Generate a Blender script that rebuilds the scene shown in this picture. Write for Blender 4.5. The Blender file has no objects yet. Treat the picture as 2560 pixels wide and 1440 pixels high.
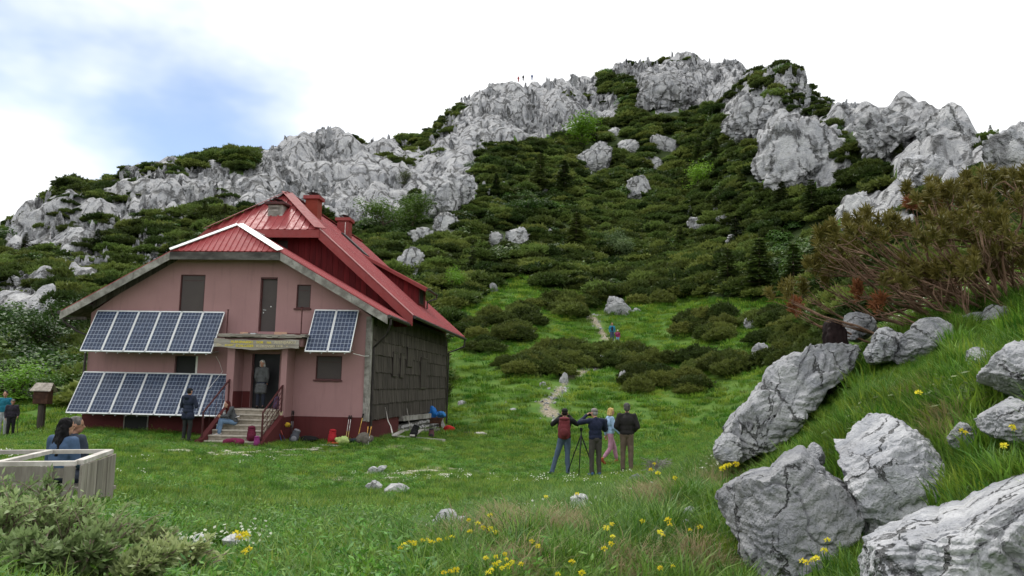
import bpy, bmesh, math, random
import numpy as np
from math import radians, sin, cos, pi, atan2, sqrt
from mathutils import Vector, Matrix

# ------------------------------------------------------------------ camera, sky, sun, exposure
SC = bpy.context.scene
COL = SC.collection
F = 2000.0                      # focal length in pixels of a 2560 px wide picture
PITCH, ROLL, ZC = radians(6.9), radians(1.15), 2.35
cam = bpy.data.objects.new('camera', bpy.data.cameras.new('camera'))
COL.objects.link(cam)
cam.data.sensor_width = 36.0
cam.data.lens = 36.0 * F / 2560.0
cam.data.clip_start = 0.05
cam.data.clip_end = 3000.0
cam.matrix_world = Matrix.Translation((0, 0, ZC)) @ Matrix.Rotation(pi / 2 + PITCH, 4, 'X') @ Matrix.Rotation(ROLL, 4, 'Z')
SC.camera = cam

SUN_EL, SUN_AZ = 58.0, -28.0     # degrees; azimuth from +Y towards +X (high light from behind the ridge, a little to the left)
world = bpy.data.worlds.new('World')
SC.world = world
world.use_nodes = True
wn, wl = world.node_tree.nodes, world.node_tree.links
wn.clear()
def wnode(t, **kw):
    n = wn.new(t)
    for k, v in kw.items():
        setattr(n, k, v)
    return n
w_out = wnode('ShaderNodeOutputWorld')
sky = wnode('ShaderNodeTexSky', sky_type='NISHITA', sun_disc=False)
sky.sun_elevation = radians(SUN_EL)
sky.sun_rotation = radians(SUN_AZ)
sky.altitude = 1400
bg_sky = wnode('ShaderNodeBackground'); bg_sky.inputs[1].default_value = 0.095
bg_cld = wnode('ShaderNodeBackground'); bg_cld.inputs[1].default_value = .88
wl.new(sky.outputs[0], bg_sky.inputs[0])
tc = wnode('ShaderNodeTexCoord')
# a broken opening in the cloud deck low over the left ridge, ragged by noise
def w_math(op, a, b=None, clamp=False):
    n = wnode('ShaderNodeMath', operation=op, use_clamp=clamp)
    for i, v in enumerate((a, b)):
        if v is None: continue
        if isinstance(v, (int, float)): n.inputs[i].default_value = v
        else: wl.new(v, n.inputs[i])
    return n.outputs[0]
def w_noise(scale, detail, sx, sy, sz, rough=.55):
    mp = wnode('ShaderNodeMapping'); mp.inputs['Scale'].default_value = (sx, sy, sz)
    wl.new(tc.outputs['Generated'], mp.inputs['Vector'])
    n = wnode('ShaderNodeTexNoise'); n.inputs['Scale'].default_value = scale
    n.inputs['Detail'].default_value = detail; n.inputs['Roughness'].default_value = rough
    wl.new(mp.outputs[0], n.inputs['Vector'])
    return n.outputs['Fac']
def w_lobe(d, k):
    v = Vector(d).normalized()
    n = wnode('ShaderNodeVectorMath', operation='DOT_PRODUCT')
    wl.new(tc.outputs['Generated'], n.inputs[0]); n.inputs[1].default_value = v
    return w_math('POWER', w_math('MAXIMUM', n.outputs['Value'], 0.0), k)
hole = w_math('ADD', w_math('MULTIPLY', w_lobe((-.37, 1, .250), 170.0), .56), w_math('MULTIPLY', w_lobe((-.66, 1, .40), 13.0), .56))
hole = w_math('SUBTRACT', hole, w_math('MULTIPLY', w_lobe((-.68, 1, .18), 300.0), 1.1))
n1 = w_noise(3.2, 4.0, 1.0, 1.0, 2.2)
n2 = w_noise(9.0, 3.0, 1.0, 1.0, 1.8, .6)
opening = w_math('ADD', hole, w_math('ADD', w_math('MULTIPLY', w_math('SUBTRACT', n1, .5), .8), w_math('MULTIPLY', w_math('SUBTRACT', n2, .5), .34)))
ramp = wnode('ShaderNodeMapRange', interpolation_type='SMOOTHSTEP')
ramp.inputs['From Min'].default_value = .16; ramp.inputs['From Max'].default_value = .82
wl.new(opening, ramp.inputs['Value'])
cfac = w_math('SUBTRACT', 1.0, w_math('MULTIPLY', ramp.outputs[0], .93))
cl = wnode('ShaderNodeMapRange'); cl.inputs['To Min'].default_value = .94; cl.inputs['To Max'].default_value = 1.16
cl.inputs['From Min'].default_value = .3; cl.inputs['From Max'].default_value = .7
wl.new(n1, cl.inputs['Value'])
cc = wnode('ShaderNodeCombineColor')
for i, k in enumerate((.985, 1.0, 1.02)):
    wl.new(w_math('MULTIPLY', cl.outputs[0], k), cc.inputs[i])
wl.new(cc.outputs[0], bg_cld.inputs[0])
mixw = wnode('ShaderNodeMixShader')
wl.new(cfac, mixw.inputs[0]); wl.new(bg_sky.outputs[0], mixw.inputs[1]); wl.new(bg_cld.outputs[0], mixw.inputs[2])
wl.new(mixw.outputs[0], w_out.inputs[0])

sun = bpy.data.objects.new('sun', bpy.data.lights.new('sun', 'SUN'))
COL.objects.link(sun)
sun.data.energy = 1.5
sun.data.angle = radians(10)
sun.data.color = (1.0, .96, .9)
sd = Vector((sin(radians(SUN_AZ)) * cos(radians(SUN_EL)), cos(radians(SUN_AZ)) * cos(radians(SUN_EL)), sin(radians(SUN_EL))))
sun.matrix_world = Matrix.Translation(sd * 100) @ sd.to_track_quat('Z', 'Y').to_matrix().to_4x4()

vs = SC.view_settings
vs.view_transform = 'Standard'; vs.look = 'None'; vs.exposure = 0.62; vs.gamma = 1.0; vs.use_curve_mapping = False
SC.cycles.max_bounces = 5; SC.cycles.diffuse_bounces = 2; SC.cycles.glossy_bounces = 2
SC.cycles.transmission_bounces = 3; SC.cycles.transparent_max_bounces = 4
SC.cycles.use_adaptive_sampling = True; SC.cycles.adaptive_threshold = .02

# ------------------------------------------------------------------ lens geometry helpers
def rays(px, py):
    px = np.asarray(px, float); py = np.asarray(py, float)
    cx, cy = (px - 1280) / F, (720 - py) / F
    x0 = cx * cos(ROLL) - cy * sin(ROLL); y0 = cx * sin(ROLL) + cy * cos(ROLL)
    return x0, cos(PITCH) - sin(PITCH) * y0, sin(PITCH) + cos(PITCH) * y0
def ray(px, py):
    x, y, z = rays(px, py)
    return Vector((float(x), float(y), float(z)))
def az_e(px, py):
    x, y, z = rays(px, py)
    return np.arctan2(x, y), z / np.hypot(x, y)
def project(P):
    P = np.asarray(P, float)
    x, y, z = P[..., 0], P[..., 1], P[..., 2] - ZC
    f = y * cos(PITCH) + z * sin(PITCH); u = -y * sin(PITCH) + z * cos(PITCH)
    f = np.where(f > .05, f, 1e9)
    x0, y0 = x / f, u / f
    cx = x0 * cos(ROLL) + y0 * sin(ROLL); cy = -x0 * sin(ROLL) + y0 * cos(ROLL)
    return 1280 + F * cx, 720 - F * cy
def at(px, py, d):
    """world point seen at a photo pixel, d metres away along the ground"""
    r = ray(px, py); k = d / sqrt(r.x * r.x + r.y * r.y)
    return Vector((r.x * k, r.y * k, ZC + r.z * k))

# ------------------------------------------------------------------ numeric noise
def _hash(ix, iy, iz, s):
    h = (ix.astype(np.int64) * 374761393 + iy.astype(np.int64) * 668265263 + iz.astype(np.int64) * 2147483647 + s * 974634777) & 0xffffffff
    h = ((h ^ (h >> 13)) * 1274126177) & 0xffffffff
    h = (h ^ (h >> 16)) & 0xffffff
    return h / float(0xffffff) * 2 - 1
def vnoise(P, s=0):
    P = np.asarray(P, float)
    I = np.floor(P).astype(np.int64); f = P - I; f = f * f * (3 - 2 * f)
    r = 0
    for dx in (0, 1):
        wx = f[:, 0] if dx else 1 - f[:, 0]
        for dy in (0, 1):
            wy = f[:, 1] if dy else 1 - f[:, 1]
            for dz in (0, 1):
                wz = f[:, 2] if dz else 1 - f[:, 2]
                r = r + wx * wy * wz * _hash(I[:, 0] + dx, I[:, 1] + dy, I[:, 2] + dz, s)
    return r
def fbm(P, s=0, octs=4, gain=.5, lac=2.03):
    a, r, P = 1.0, 0, np.asarray(P, float)
    for o in range(octs):
        r = r + a * vnoise(P + 17.3 * o, s + o); P = P * lac; a *= gain
    return r

# ------------------------------------------------------------------ object helpers
def put(o, label=None, cat=None, group=None, kind=None):
    if label: o['label'] = label
    if cat: o['category'] = cat
    if group: o['group'] = group
    if kind: o['kind'] = kind
    return o
def obj(name, me, mat=None, parent=None, label=None, cat=None, group=None, kind=None):
    o = bpy.data.objects.new(name, me); COL.objects.link(o)
    if mat is not None and me is not None and not me.materials:
        me.materials.append(mat)
    if parent is not None: o.parent = parent
    return put(o, label, cat, group, kind)
def empty(name, loc=(0, 0, 0), rz=0.0, label=None, cat=None, group=None):
    o = bpy.data.objects.new(name, None); COL.objects.link(o)
    o.location = loc; o.rotation_euler = (0, 0, rz); o.empty_display_size = .2
    return put(o, label, cat, group)
def np_mesh(name, V, T, smooth=False):
    """V (n,3); T list of face arrays (m,3) or (m,4)"""
    me = bpy.data.meshes.new(name)
    V = np.ascontiguousarray(V, np.float32)
    T = [np.asarray(t, np.int32) for t in (T if isinstance(T, list) else [T]) if len(t)]
    me.vertices.add(len(V)); me.vertices.foreach_set('co', V.ravel())
    nl = sum(t.size for t in T); nf = sum(len(t) for t in T)
    me.loops.add(nl); me.polygons.add(nf)
    me.loops.foreach_set('vertex_index', np.concatenate([t.ravel() for t in T]))
    tot = np.concatenate([np.full(len(t), t.shape[1], np.int32) for t in T])
    st = np.zeros(nf, np.int32); st[1:] = np.cumsum(tot)[:-1]
    me.polygons.foreach_set('loop_start', st)
    if smooth: me.polygons.foreach_set('use_smooth', np.ones(nf, bool))
    me.update(calc_edges=True); me.validate()
    return me
def fattr(me, name, arr):
    a = me.attributes.new(name, 'FLOAT', 'POINT'); a.data.foreach_set('value', np.asarray(arr, np.float32))
class MB:
    """collects simple solids into one mesh"""
    def __init__(s): s.v = []; s.f = []
    def add(s, v, f):
        n = len(s.v); s.v += [tuple(p) for p in v]; s.f += [[i + n for i in q] for q in f]; return s
    def hexa(s, p):      # 8 corners: bottom 4 ccw, top 4 ccw
        return s.add(p, [(3, 2, 1, 0), (4, 5, 6, 7), (0, 1, 5, 4), (1, 2, 6, 5), (2, 3, 7, 6), (3, 0, 4, 7)])
    def box(s, x0, x1, y0, y1, z0, z1):
        return s.hexa([(x0, y0, z0), (x1, y0, z0), (x1, y1, z0), (x0, y1, z0), (x0, y0, z1), (x1, y0, z1), (x1, y1, z1), (x0, y1, z1)])
    def bar(s, a, b, w, h, up=(0, 0, 1)):
        a, b = Vector(a), Vector(b); d = (b - a).normalized(); u = Vector(up)
        if abs(d.dot(u)) > .98: u = Vector((0, 1, 0))
        x = d.cross(u).normalized(); y = x.cross(d).normalized()
        q = []
        for c in (a, b):
            q += [c - x * w / 2 - y * h / 2, c + x * w / 2 - y * h / 2, c + x * w / 2 + y * h / 2, c - x * w / 2 + y * h / 2]
        return s.hexa(q)
    def prism(s, poly, d):     # planar polygon extruded by vector d
        n = len(poly); P = [Vector(p) for p in poly]; Q = [p + Vector(d) for p in P]
        return s.add(P + Q, [list(range(n))[::-1], list(range(n, 2 * n))] + [(i, (i + 1) % n, (i + 1) % n + n, i + n) for i in range(n)])
    def tube(s, pts, r, seg=8, cap=True):
        pts = [Vector(p) for p in pts]; n = len(pts)
        rr = list(r) if hasattr(r, '__len__') else [r] * n
        prev = None; vs_ = []
        for i, p in enumerate(pts):
            d = (pts[min(i + 1, n - 1)] - pts[max(i - 1, 0)])
            d = d.normalized() if d.length > 1e-9 else Vector((0, 0, 1))
            if prev is None:
                u = Vector((0, 0, 1)) if abs(d.z) < .9 else Vector((1, 0, 0))
                x = d.cross(u).normalized()
            else:
                x = prev - d * prev.dot(d)
                x = x.normalized() if x.length > 1e-6 else d.orthogonal().normalized()
            prev = x; y = d.cross(x)
            vs_ += [p + (x * cos(2 * pi * k / seg) + y * sin(2 * pi * k / seg)) * rr[i] for k in range(seg)]
        f = [(i * seg + k, i * seg + (k + 1) % seg, (i + 1) * seg + (k + 1) % seg, (i + 1) * seg + k) for i in range(n - 1) for k in range(seg)]
        if cap: f += [list(range(seg))[::-1], [(n - 1) * seg + k for k in range(seg)]]
        return s.add(vs_, f)
    def ball(s, c, r, seg=12, rings=8, rot=None):
        r = r if hasattr(r, '__len__') else (r, r, r); c = Vector(c); v = []
        for i in range(rings + 1):
            t = pi * i / rings
            for k in range(seg):
                a = 2 * pi * k / seg
                p = Vector((r[0] * sin(t) * cos(a), r[1] * sin(t) * sin(a), r[2] * cos(t)))
                v.append(c + (rot @ p if rot else p))
        f = [(i * seg + k, (i + 1) * seg + k, (i + 1) * seg + (k + 1) % seg, i * seg + (k + 1) % seg) for i in range(rings) for k in range(seg)]
        return s.add(v, f)
    def mesh(s, name, smooth=False):
        me = bpy.data.meshes.new(name); me.from_pydata(s.v, [], s.f); me.update()
        if smooth: me.polygons.foreach_set('use_smooth', np.ones(len(me.polygons), bool))
        return me
    def build(s, name, mat, parent=None, smooth=False, bevel=0, **kw):
        me = s.mesh(name, smooth)
        if bevel:
            bm = bmesh.new(); bm.from_mesh(me); bmesh.ops.remove_doubles(bm, verts=bm.verts, dist=1e-5)
            bmesh.ops.bevel(bm, geom=bm.edges[:], offset=bevel, segments=2, affect='EDGES', profile=.6); bm.to_mesh(me); bm.free()
        return obj(name, me, mat, parent, **kw)

# ------------------------------------------------------------------ materials
class NT:
    def __init__(s, name):
        s.m = bpy.data.materials.new(name); s.m.use_nodes = True
        s.n, s.l = s.m.node_tree.nodes, s.m.node_tree.links
        s.b = s.n['Principled BSDF']; s.out = s.n['Material Output']
    def node(s, t, **kw):
        n = s.n.new(t)
        for k, v in kw.items(): setattr(n, k, v)
        return n
    def set(s, sock, v):
        if isinstance(v, bpy.types.NodeSocket): s.l.new(v, sock)
        elif isinstance(v, (tuple, list)) and len(v) == 3 and sock.type == 'RGBA': sock.default_value = (*v, 1)
        else: sock.default_value = v
    def math(s, op, a, b=0.0, clamp=False):
        n = s.node('ShaderNodeMath', operation=op, use_clamp=clamp); s.set(n.inputs[0], a); s.set(n.inputs[1], b); return n.outputs[0]
    def pos(s, scale=(1, 1, 1), space='world', rot=(0, 0, 0)):
        if space == 'world': v = s.node('ShaderNodeNewGeometry').outputs['Position']
        else: v = s.node('ShaderNodeTexCoord').outputs['Object']
        mp = s.node('ShaderNodeMapping'); mp.inputs['Scale'].default_value = scale; mp.inputs['Rotation'].default_value = rot
        s.l.new(v, mp.inputs['Vector']); return mp.outputs[0]
    def noise(s, vec, scale, detail=4.0, rough=.55, dist=0.0):
        n = s.node('ShaderNodeTexNoise'); s.l.new(vec, n.inputs['Vector'])
        n.inputs['Scale'].default_value = scale; n.inputs['Detail'].default_value = detail
        n.inputs['Roughness'].default_value = rough; n.inputs['Distortion'].default_value = dist
        return n.outputs['Fac']
    def voro(s, vec, scale, feature='DISTANCE_TO_EDGE'):
        n = s.node('ShaderNodeTexVoronoi', feature=feature); s.l.new(vec, n.inputs['Vector']); n.inputs['Scale'].default_value = scale
        return n.outputs['Distance']
    def rng(s, v, a, b, lo=0.0, hi=1.0, smooth=True):
        n = s.node('ShaderNodeMapRange', interpolation_type='SMOOTHSTEP' if smooth else 'LINEAR')
        s.set(n.inputs['Value'], v)
        for k, x in (('From Min', a), ('From Max', b), ('To Min', lo), ('To Max', hi)): n.inputs[k].default_value = x
        return n.outputs[0]
    def mix(s, f, a, b, blend='MIX'):
        n = s.node('ShaderNodeMix', data_type='RGBA', blend_type=blend)
        s.set(n.inputs['Factor'], f); s.set(n.inputs['A'], a); s.set(n.inputs['B'], b)
        return n.outputs['Result']
    def attr(s, name):
        return s.node('ShaderNodeAttribute', attribute_name=name).outputs['Fac']
    def rand(s): return s.node('ShaderNodeObjectInfo').outputs['Random']
    def bump(s, h, strength=.5, dist=.02, normal=None):
        n = s.node('ShaderNodeBump'); s.set(n.inputs['Height'], h)
        n.inputs['Strength'].default_value = strength; n.inputs['Distance'].default_value = dist
        if normal: s.l.new(normal, n.inputs['Normal'])
        return n.outputs[0]
    def fin(s, col=None, rough=None, bump=None, metal=None, spec=None):
        for k, v in (('Base Color', col), ('Roughness', rough), ('Normal', bump), ('Metallic', metal), ('Specular IOR Level', spec)):
            if v is not None: s.set(s.b.inputs[k], v)
        return s.m
def mat_plain(name, c, c2=None, scale=4.0, rough=.8, bump=.25, bscale=40.0, bdist=.01, metal=0.0, stretch=(1, 1, 1), spec=.3, space='obj'):
    t = NT(name)
    v = t.pos(stretch, space)
    n = t.rng(t.noise(v, scale, 5.0), .3, .7)
    c2 = c2 or tuple(x * .7 for x in c)
    col = t.mix(n, c, c2)
    return t.fin(col, rough, t.bump(t.noise(v, bscale, 4.0), bump, bdist) if bump else None, metal, spec)
def mat_wood(name, c, c2, grain=(1, 1, 12), scale=6.0, rough=.85, rnd=.35, bump=.5):
    """weathered board: grain runs along the axis with the smallest stretch"""
    t = NT(name)
    v = t.pos(grain, 'obj')
    rv = t.node('ShaderNodeVectorMath', operation='ADD'); t.l.new(v, rv.inputs[0])
    r = t.rand(); cb = t.node('ShaderNodeCombineXYZ')
    for i in range(3): t.l.new(t.math('MULTIPLY', r, 37.0), cb.inputs[i])
    t.l.new(cb.outputs[0], rv.inputs[1]); v = rv.outputs[0]
    g = t.noise(v, scale, 6.0, .65)
    col = t.mix(t.rng(g, .32, .68), c, c2)
    col = t.mix(t.rng(t.noise(v, scale * .3, 3.0), .35, .7, 0, .5), col, tuple(x * .55 for x in c2))
    hv = t.node('ShaderNodeHueSaturation'); t.set(hv.inputs['Color'], col)
    t.set(hv.inputs['Value'], t.rng(r, 0, 1, 1 - rnd, 1 + rnd * .6, False))
    return t.fin(hv.outputs[0], rough, t.bump(g, bump, .006), 0, .2)
def mat_leaf(name, c, c2, trans=.35, rnd=.35, rough=.55, hue=.02, spec=.25, dry=None, nscale=None):
    """two tones per instance plus per-face variation; part of the light passes through the leaf"""
    t = NT(name)
    r = t.rand()
    f = t.math('MULTIPLY_ADD', r, .6)
    nz = t.noise(t.pos((1, 1, 1)), nscale or 1.3, 3.0)
    f = t.math('ADD', t.math('MULTIPLY', r, .55), t.math('MULTIPLY', nz, .5))
    col = t.mix(t.rng(f, .25, .85), c, c2)
    hv = t.node('ShaderNodeHueSaturation'); t.set(hv.inputs['Color'], col)
    t.set(hv.inputs['Value'], t.rng(r, 0, 1, 1 - rnd, 1 + rnd, False))
    wn_ = t.node('ShaderNodeTexWhiteNoise', noise_dimensions='1D'); t.l.new(r, wn_.inputs['W'])
    t.set(hv.inputs['Hue'], t.rng(wn_.outputs['Value'], 0, 1, .5 - hue, .5 + hue, False))
    col = hv.outputs[0]
    if dry:
        col = t.mix(t.rng(wn_.outputs['Value'], dry[0], dry[0] + .12), col, dry[1])
    t.fin(col, rough, None, 0, spec)
    tr = t.node('ShaderNodeBsdfTranslucent'); t.set(tr.inputs['Color'], col)
    mx = t.node('ShaderNodeMixShader'); mx.inputs[0].default_value = trans
    t.l.new(t.b.outputs[0], mx.inputs[1]); t.l.new(tr.outputs[0], mx.inputs[2]); t.l.new(mx.outputs[0], t.out.inputs['Surface'])
    return t.m
# ------------------------------------------------------------------ the lie of the land
SKYLINE = [(-500,640),(-250,610),(0,600),(25,548),(60,532),(120,482),(150,458),(200,452),(280,466),(295,434),(350,420),(430,402),(520,384),(600,374),
    (655,376),(700,352),(760,320),(830,315),(900,342),(935,362),(985,352),(1040,367),(1070,364),(1085,322),(1110,288),(1150,248),(1200,228),
    (1280,203),(1400,193),(1450,183),(1510,182),(1560,157),(1640,142),(1700,137),(1750,132),(1800,147),(1850,150),(1895,185),(1935,167),
    (1985,163),(2010,200),(2050,240),(2150,262),(2240,258),(2330,260),(2370,300),(2420,312),(2470,342),(2495,360),(2520,328),(2560,312),(2750,280),(3100,260)]
RIDGE_D = [(-500,150),(0,150),(300,160),(600,170),(830,190),(1000,215),(1060,225),(1100,212),(1200,220),(1500,240),(1780,245),(1880,215),
    (1960,168),(2100,132),(2250,125),(2400,105),(2500,95),(2600,90),(3100,80)]
NEAR = [(-300,1150,13),(-300,1440,4.4),(-300,1080,30),(100,1330,7.8),(100,1440,5.2),(300,1300,9.4),(400,1440,5.2),(400,1300,9.6),(300,1180,18),(500,1200,17),(600,1330,8.5),(600,1440,5.2),
    (900,1440,4.4),(900,1320,8.5),(990,1227,16),(750,1225,16),(1115,1345,7.6),(1280,1440,4.2),(1280,1335,6.6),(1280,1235,14),(1480,1190,21.3),(1300,1190,20),
    (1500,1330,6.4),(1560,1245,10.5),(1620,1195,16),(1700,1380,5.0),(1700,1440,4.5),(1720,1270,7.0),(1840,1165,9.2),(1950,1170,7.0),(1850,1440,4.4),(2050,1430,4.1),
    (2090,985,8.2),(2200,1020,6.4),(2280,900,8.0),(2340,1240,4.5),(2200,1360,4.3),(2300,1440,3.3),(2330,800,9.4),(2500,1130,4.5),(2420,1000,5.6),(2500,900,6.6),(2560,1200,3.9),(2560,760,9.0),
    (2900,1100,3.6),(2900,760,8),(2900,1440,2.6),
    (1850,1090,16),(1950,1020,20),(2080,960,20),(2300,850,22),(2560,800,26),(2900,740,26),(1900,1010,38),(2080,900,42),(2300,760,45),(2560,640,46),(2900,600,46),
    (915,1108,27.5),(1110,1062,44),(510,1114,26),(200,1092,27.5),(5,1094,36),(110,1080,35),(700,1118,26),(1000,1104,27),(1300,1096,33),(1680,1100,33),(1500,1070,38),
    (550,1092,30),(800,1075,38),(500,1040,44)]
SLOPE = [(-300,1000,50),(-300,850,75),(-300,700,110),(0,1030,46),(100,985,50),(100,850,72),(100,720,97),(100,600,126),(300,950,55),(300,750,88),(300,600,118),(300,500,140),
    (500,960,54),(500,800,80),(500,600,115),(500,480,140),(800,1000,52),(800,850,74),(800,700,100),(800,500,142),(800,400,168),
    (1060,1060,42),(1060,960,54),(1060,800,76),(1060,600,116),(1060,450,160),(1150,1060,42),(1150,900,60),(1150,750,85),(1150,600,115),(1150,450,150),(1150,330,185),
    (1320,1050,42),(1320,960,51),(1320,850,67),(1320,700,95),(1320,550,125),(1320,400,165),(1320,290,200),
    (1500,1040,43),(1500,960,52),(1500,860,69),(1500,770,85),(1500,700,100),(1500,600,120),(1500,500,145),(1500,400,175),(1500,300,205),
    (1770,1050,42),(1770,960,51),(1770,860,63),(1770,760,80),(1770,650,102),(1770,500,135),(1770,350,172),(1770,240,210),
    (2000,800,62),(2000,650,84),(2000,480,108),(2000,300,136),(2250,620,72),(2250,450,95),(2250,340,112),(2500,540,64),(2500,420,80),(2800,480,58),(2800,360,70)]
def _interp(tab, x): return np.interp(x, [t[0] for t in tab], [t[1] for t in tab])
KL = .25
cp = []
for (px, py, d) in NEAR + SLOPE:
    a, e = az_e(px, py); cp.append((a, math.log(d) * KL, e))
for (px, py) in SKYLINE:
    d = float(_interp(RIDGE_D, px)); a, e = az_e(px, py + 14)
    cp.append((a, math.log(d) * KL, e)); cp.append((a, math.log(d * 1.12) * KL, e - .025)); cp.append((a, math.log(d * 1.5) * KL, e - .13))
cp = np.array(cp, float)
def _phi(r2): return np.where(r2 > 1e-12, r2 * np.log(r2 + 1e-12), 0.0)
_A = cp[:, :2]; _n = len(_A)
_K = _phi(((_A[:, None] - _A[None]) ** 2).sum(-1)) + np.eye(_n) * 2e-5
_Q = np.hstack([np.ones((_n, 1)), _A])
_M = np.block([[_K, _Q], [_Q.T, np.zeros((3, 3))]])
_W = np.linalg.solve(_M, np.concatenate([cp[:, 2], np.zeros(3)]))
def elev(az, r):
    az = np.clip(az, -.86, .86); X = np.stack([az.ravel(), np.log(r.ravel()) * KL], -1); out = np.empty(len(X))
    for i in range(0, len(X), 20000):
        x = X[i:i + 20000]
        out[i:i + 20000] = _phi(((x[:, None] - _A[None]) ** 2).sum(-1)) @ _W[:_n] + _W[_n] + x @ _W[_n + 1:]
    return out.reshape(az.shape)
def land_z(x, y, rough=True):
    x = np.asarray(x, float); y = np.asarray(y, float)
    az = np.arctan2(x, y); r = np.hypot(x, y); re = np.clip(r, 2.4, 390)
    z = ZC + re * elev(az, re)
    side = np.clip((np.abs(az) - .86) / .5, 0, 1); side = side * side * (3 - 2 * side)
    z = z * (1 - side) + np.minimum(z, 1.2) * side
    if rough:
        P = np.stack([x.ravel(), y.ravel(), np.zeros(x.size)], -1)
        amp = np.interp(r, [2, 10, 35, 60, 100, 400], [.05, .06, .05, .35, 1.3, 1.6])
        wl_ = np.interp(r, [2, 35, 60, 400], [.9, .5, .22, .12])
        z = z + (amp.ravel() * (fbm(P * wl_.ravel()[:, None], 5, 4) * .6)).reshape(x.shape)
    return z
def gz(x, y): return float(land_z(np.array([x]), np.array([y]))[0])
# lookup table: first hit of a photo ray on the land
_taz = np.linspace(-.72, .72, 540); _tr = np.exp(np.linspace(math.log(2.4), math.log(300), 320))
_ga, _gr = np.meshgrid(_taz, _tr, indexing='ij')
_ge = (land_z(np.sin(_ga) * _gr, np.cos(_ga) * _gr) - ZC) / _gr
_gem = np.maximum.accumulate(_ge, axis=1)
def hit(px, py):
    """distance along the ground at which the photo ray meets the land (inf = sky)"""
    a, e = az_e(px, py); a = np.atleast_1d(a); e = np.atleast_1d(e)
    i = np.clip(((a - _taz[0]) / (_taz[1] - _taz[0])).round().astype(int), 0, len(_taz) - 1)
    out = np.empty(len(a))
    for k in range(len(a)):
        j = int(np.searchsorted(_gem[i[k]], e[k])); out[k] = _tr[j] if j < len(_tr) else np.inf
    return out
def on_land(px, py):
    d = float(hit(px, py)[0]); d = 240.0 if not np.isfinite(d) else d
    p = at(px, py, d); p.z = gz(p.x, p.y); return p, d
def in_poly(px, py, poly):
    px, py = np.asarray(px), np.asarray(py); r = np.zeros(px.shape, bool); n = len(poly)
    for i in range(n):
        (x0, y0), (x1, y1) = poly[i], poly[(i + 1) % n]
        if y0 == y1: continue
        c = ((y0 > py) != (y1 > py)) & (px < (x1 - x0) * (py - y0) / (y1 - y0) + x0); r ^= c
    return r

CLIFFS = [  # where bare limestone stands on the mountain
    [(0,640),(20,590),(25,540),(120,475),(150,470),(215,490),(285,480),(300,425),(430,395),(470,430),(540,410),(600,440),(650,380),(700,350),(760,310),(830,305),(930,355),(1040,360),(1065,400),(1040,480),(1010,530),(900,570),(820,545),(740,520),(650,520),(570,540),(520,500),(440,545),(340,565),(250,595),(150,600),(80,635)],
    [(1040,500),(1060,400),(1085,320),(1110,280),(1150,240),(1280,195),(1450,175),(1510,178),(1500,230),(1510,270),(1480,330),(1380,345),(1250,375),(1180,415),(1195,490),(1110,545),(1060,545)],
    [(1530,170),(1560,150),(1640,135),(1700,130),(1800,135),(1890,185),(1900,235),(1800,265),(1740,278),(1640,275),(1590,235),(1570,190)],
    [(1895,190),(1935,160),(1985,155),(2015,200),(2060,245),(2010,265),(1930,245)],
    [(2080,265),(2160,258),(2250,250),(2335,255),(2380,300),(2440,330),(2470,380),(2440,440),(2380,470),(2260,460),(2170,370),(2110,300)],
    [(1440,330),(1455,225),(1500,240),(1545,232),(1552,300),(1500,312)],[(1512,170),(1600,148),(1608,188),(1530,195)],
    [(1800,262),(1870,222),(1965,262),(2050,285),(2125,420),(2112,478),(2000,455),(1888,445),(1895,360),(1825,352)],[(2040,250),(2170,252),(2175,330),(2095,335)],[(2095,590),(2095,510),(2160,470),(2290,540),(2290,585)],
    [(140,610),(200,585),(280,610),(275,680),(155,680)],[(325,615),(370,580),(440,620),(430,680),(335,680)],[(-30,720),(60,690),(150,700),(130,790),(-20,800)],
    [(165,670),(220,655),(275,680),(265,715),(170,710)]]
GRASSHILL = [(1040,1075),(1100,830),(1135,780),(1190,745),(1290,690),(1335,690),(1370,720),(1470,735),(1500,750),(1600,742),(1760,742),(1900,752),(2010,742),(2060,790),(2110,860),(2300,900),(2300,1200),(1040,1200)]
PATH = [(1405,1060),(1380,1040),(1362,1010),(1385,995),(1405,975),(1415,950),(1470,930),(1500,905),(1530,870),(1500,825),(1475,800),(1500,785)]
def rockiness(px, py):
    m = np.zeros(np.shape(px))
    for c in CLIFFS: m = np.maximum(m, in_poly(px, py, c).astype(float))
    return m
def path_mask(X, Y):
    pts = []
    for (a, b) in PATH:
        p, d = on_land(a, b); pts.append((p.x, p.y))
    best = np.full(X.shape, 1e9)
    for (x0, y0), (x1, y1) in zip(pts[:-1], pts[1:]):
        dx, dy = x1 - x0, y1 - y0; t = np.clip(((X - x0) * dx + (Y - y0) * dy) / (dx * dx + dy * dy + 1e-9), 0, 1)
        best = np.minimum(best, np.hypot(X - x0 - t * dx, Y - y0 - t * dy))
    return best

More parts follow.
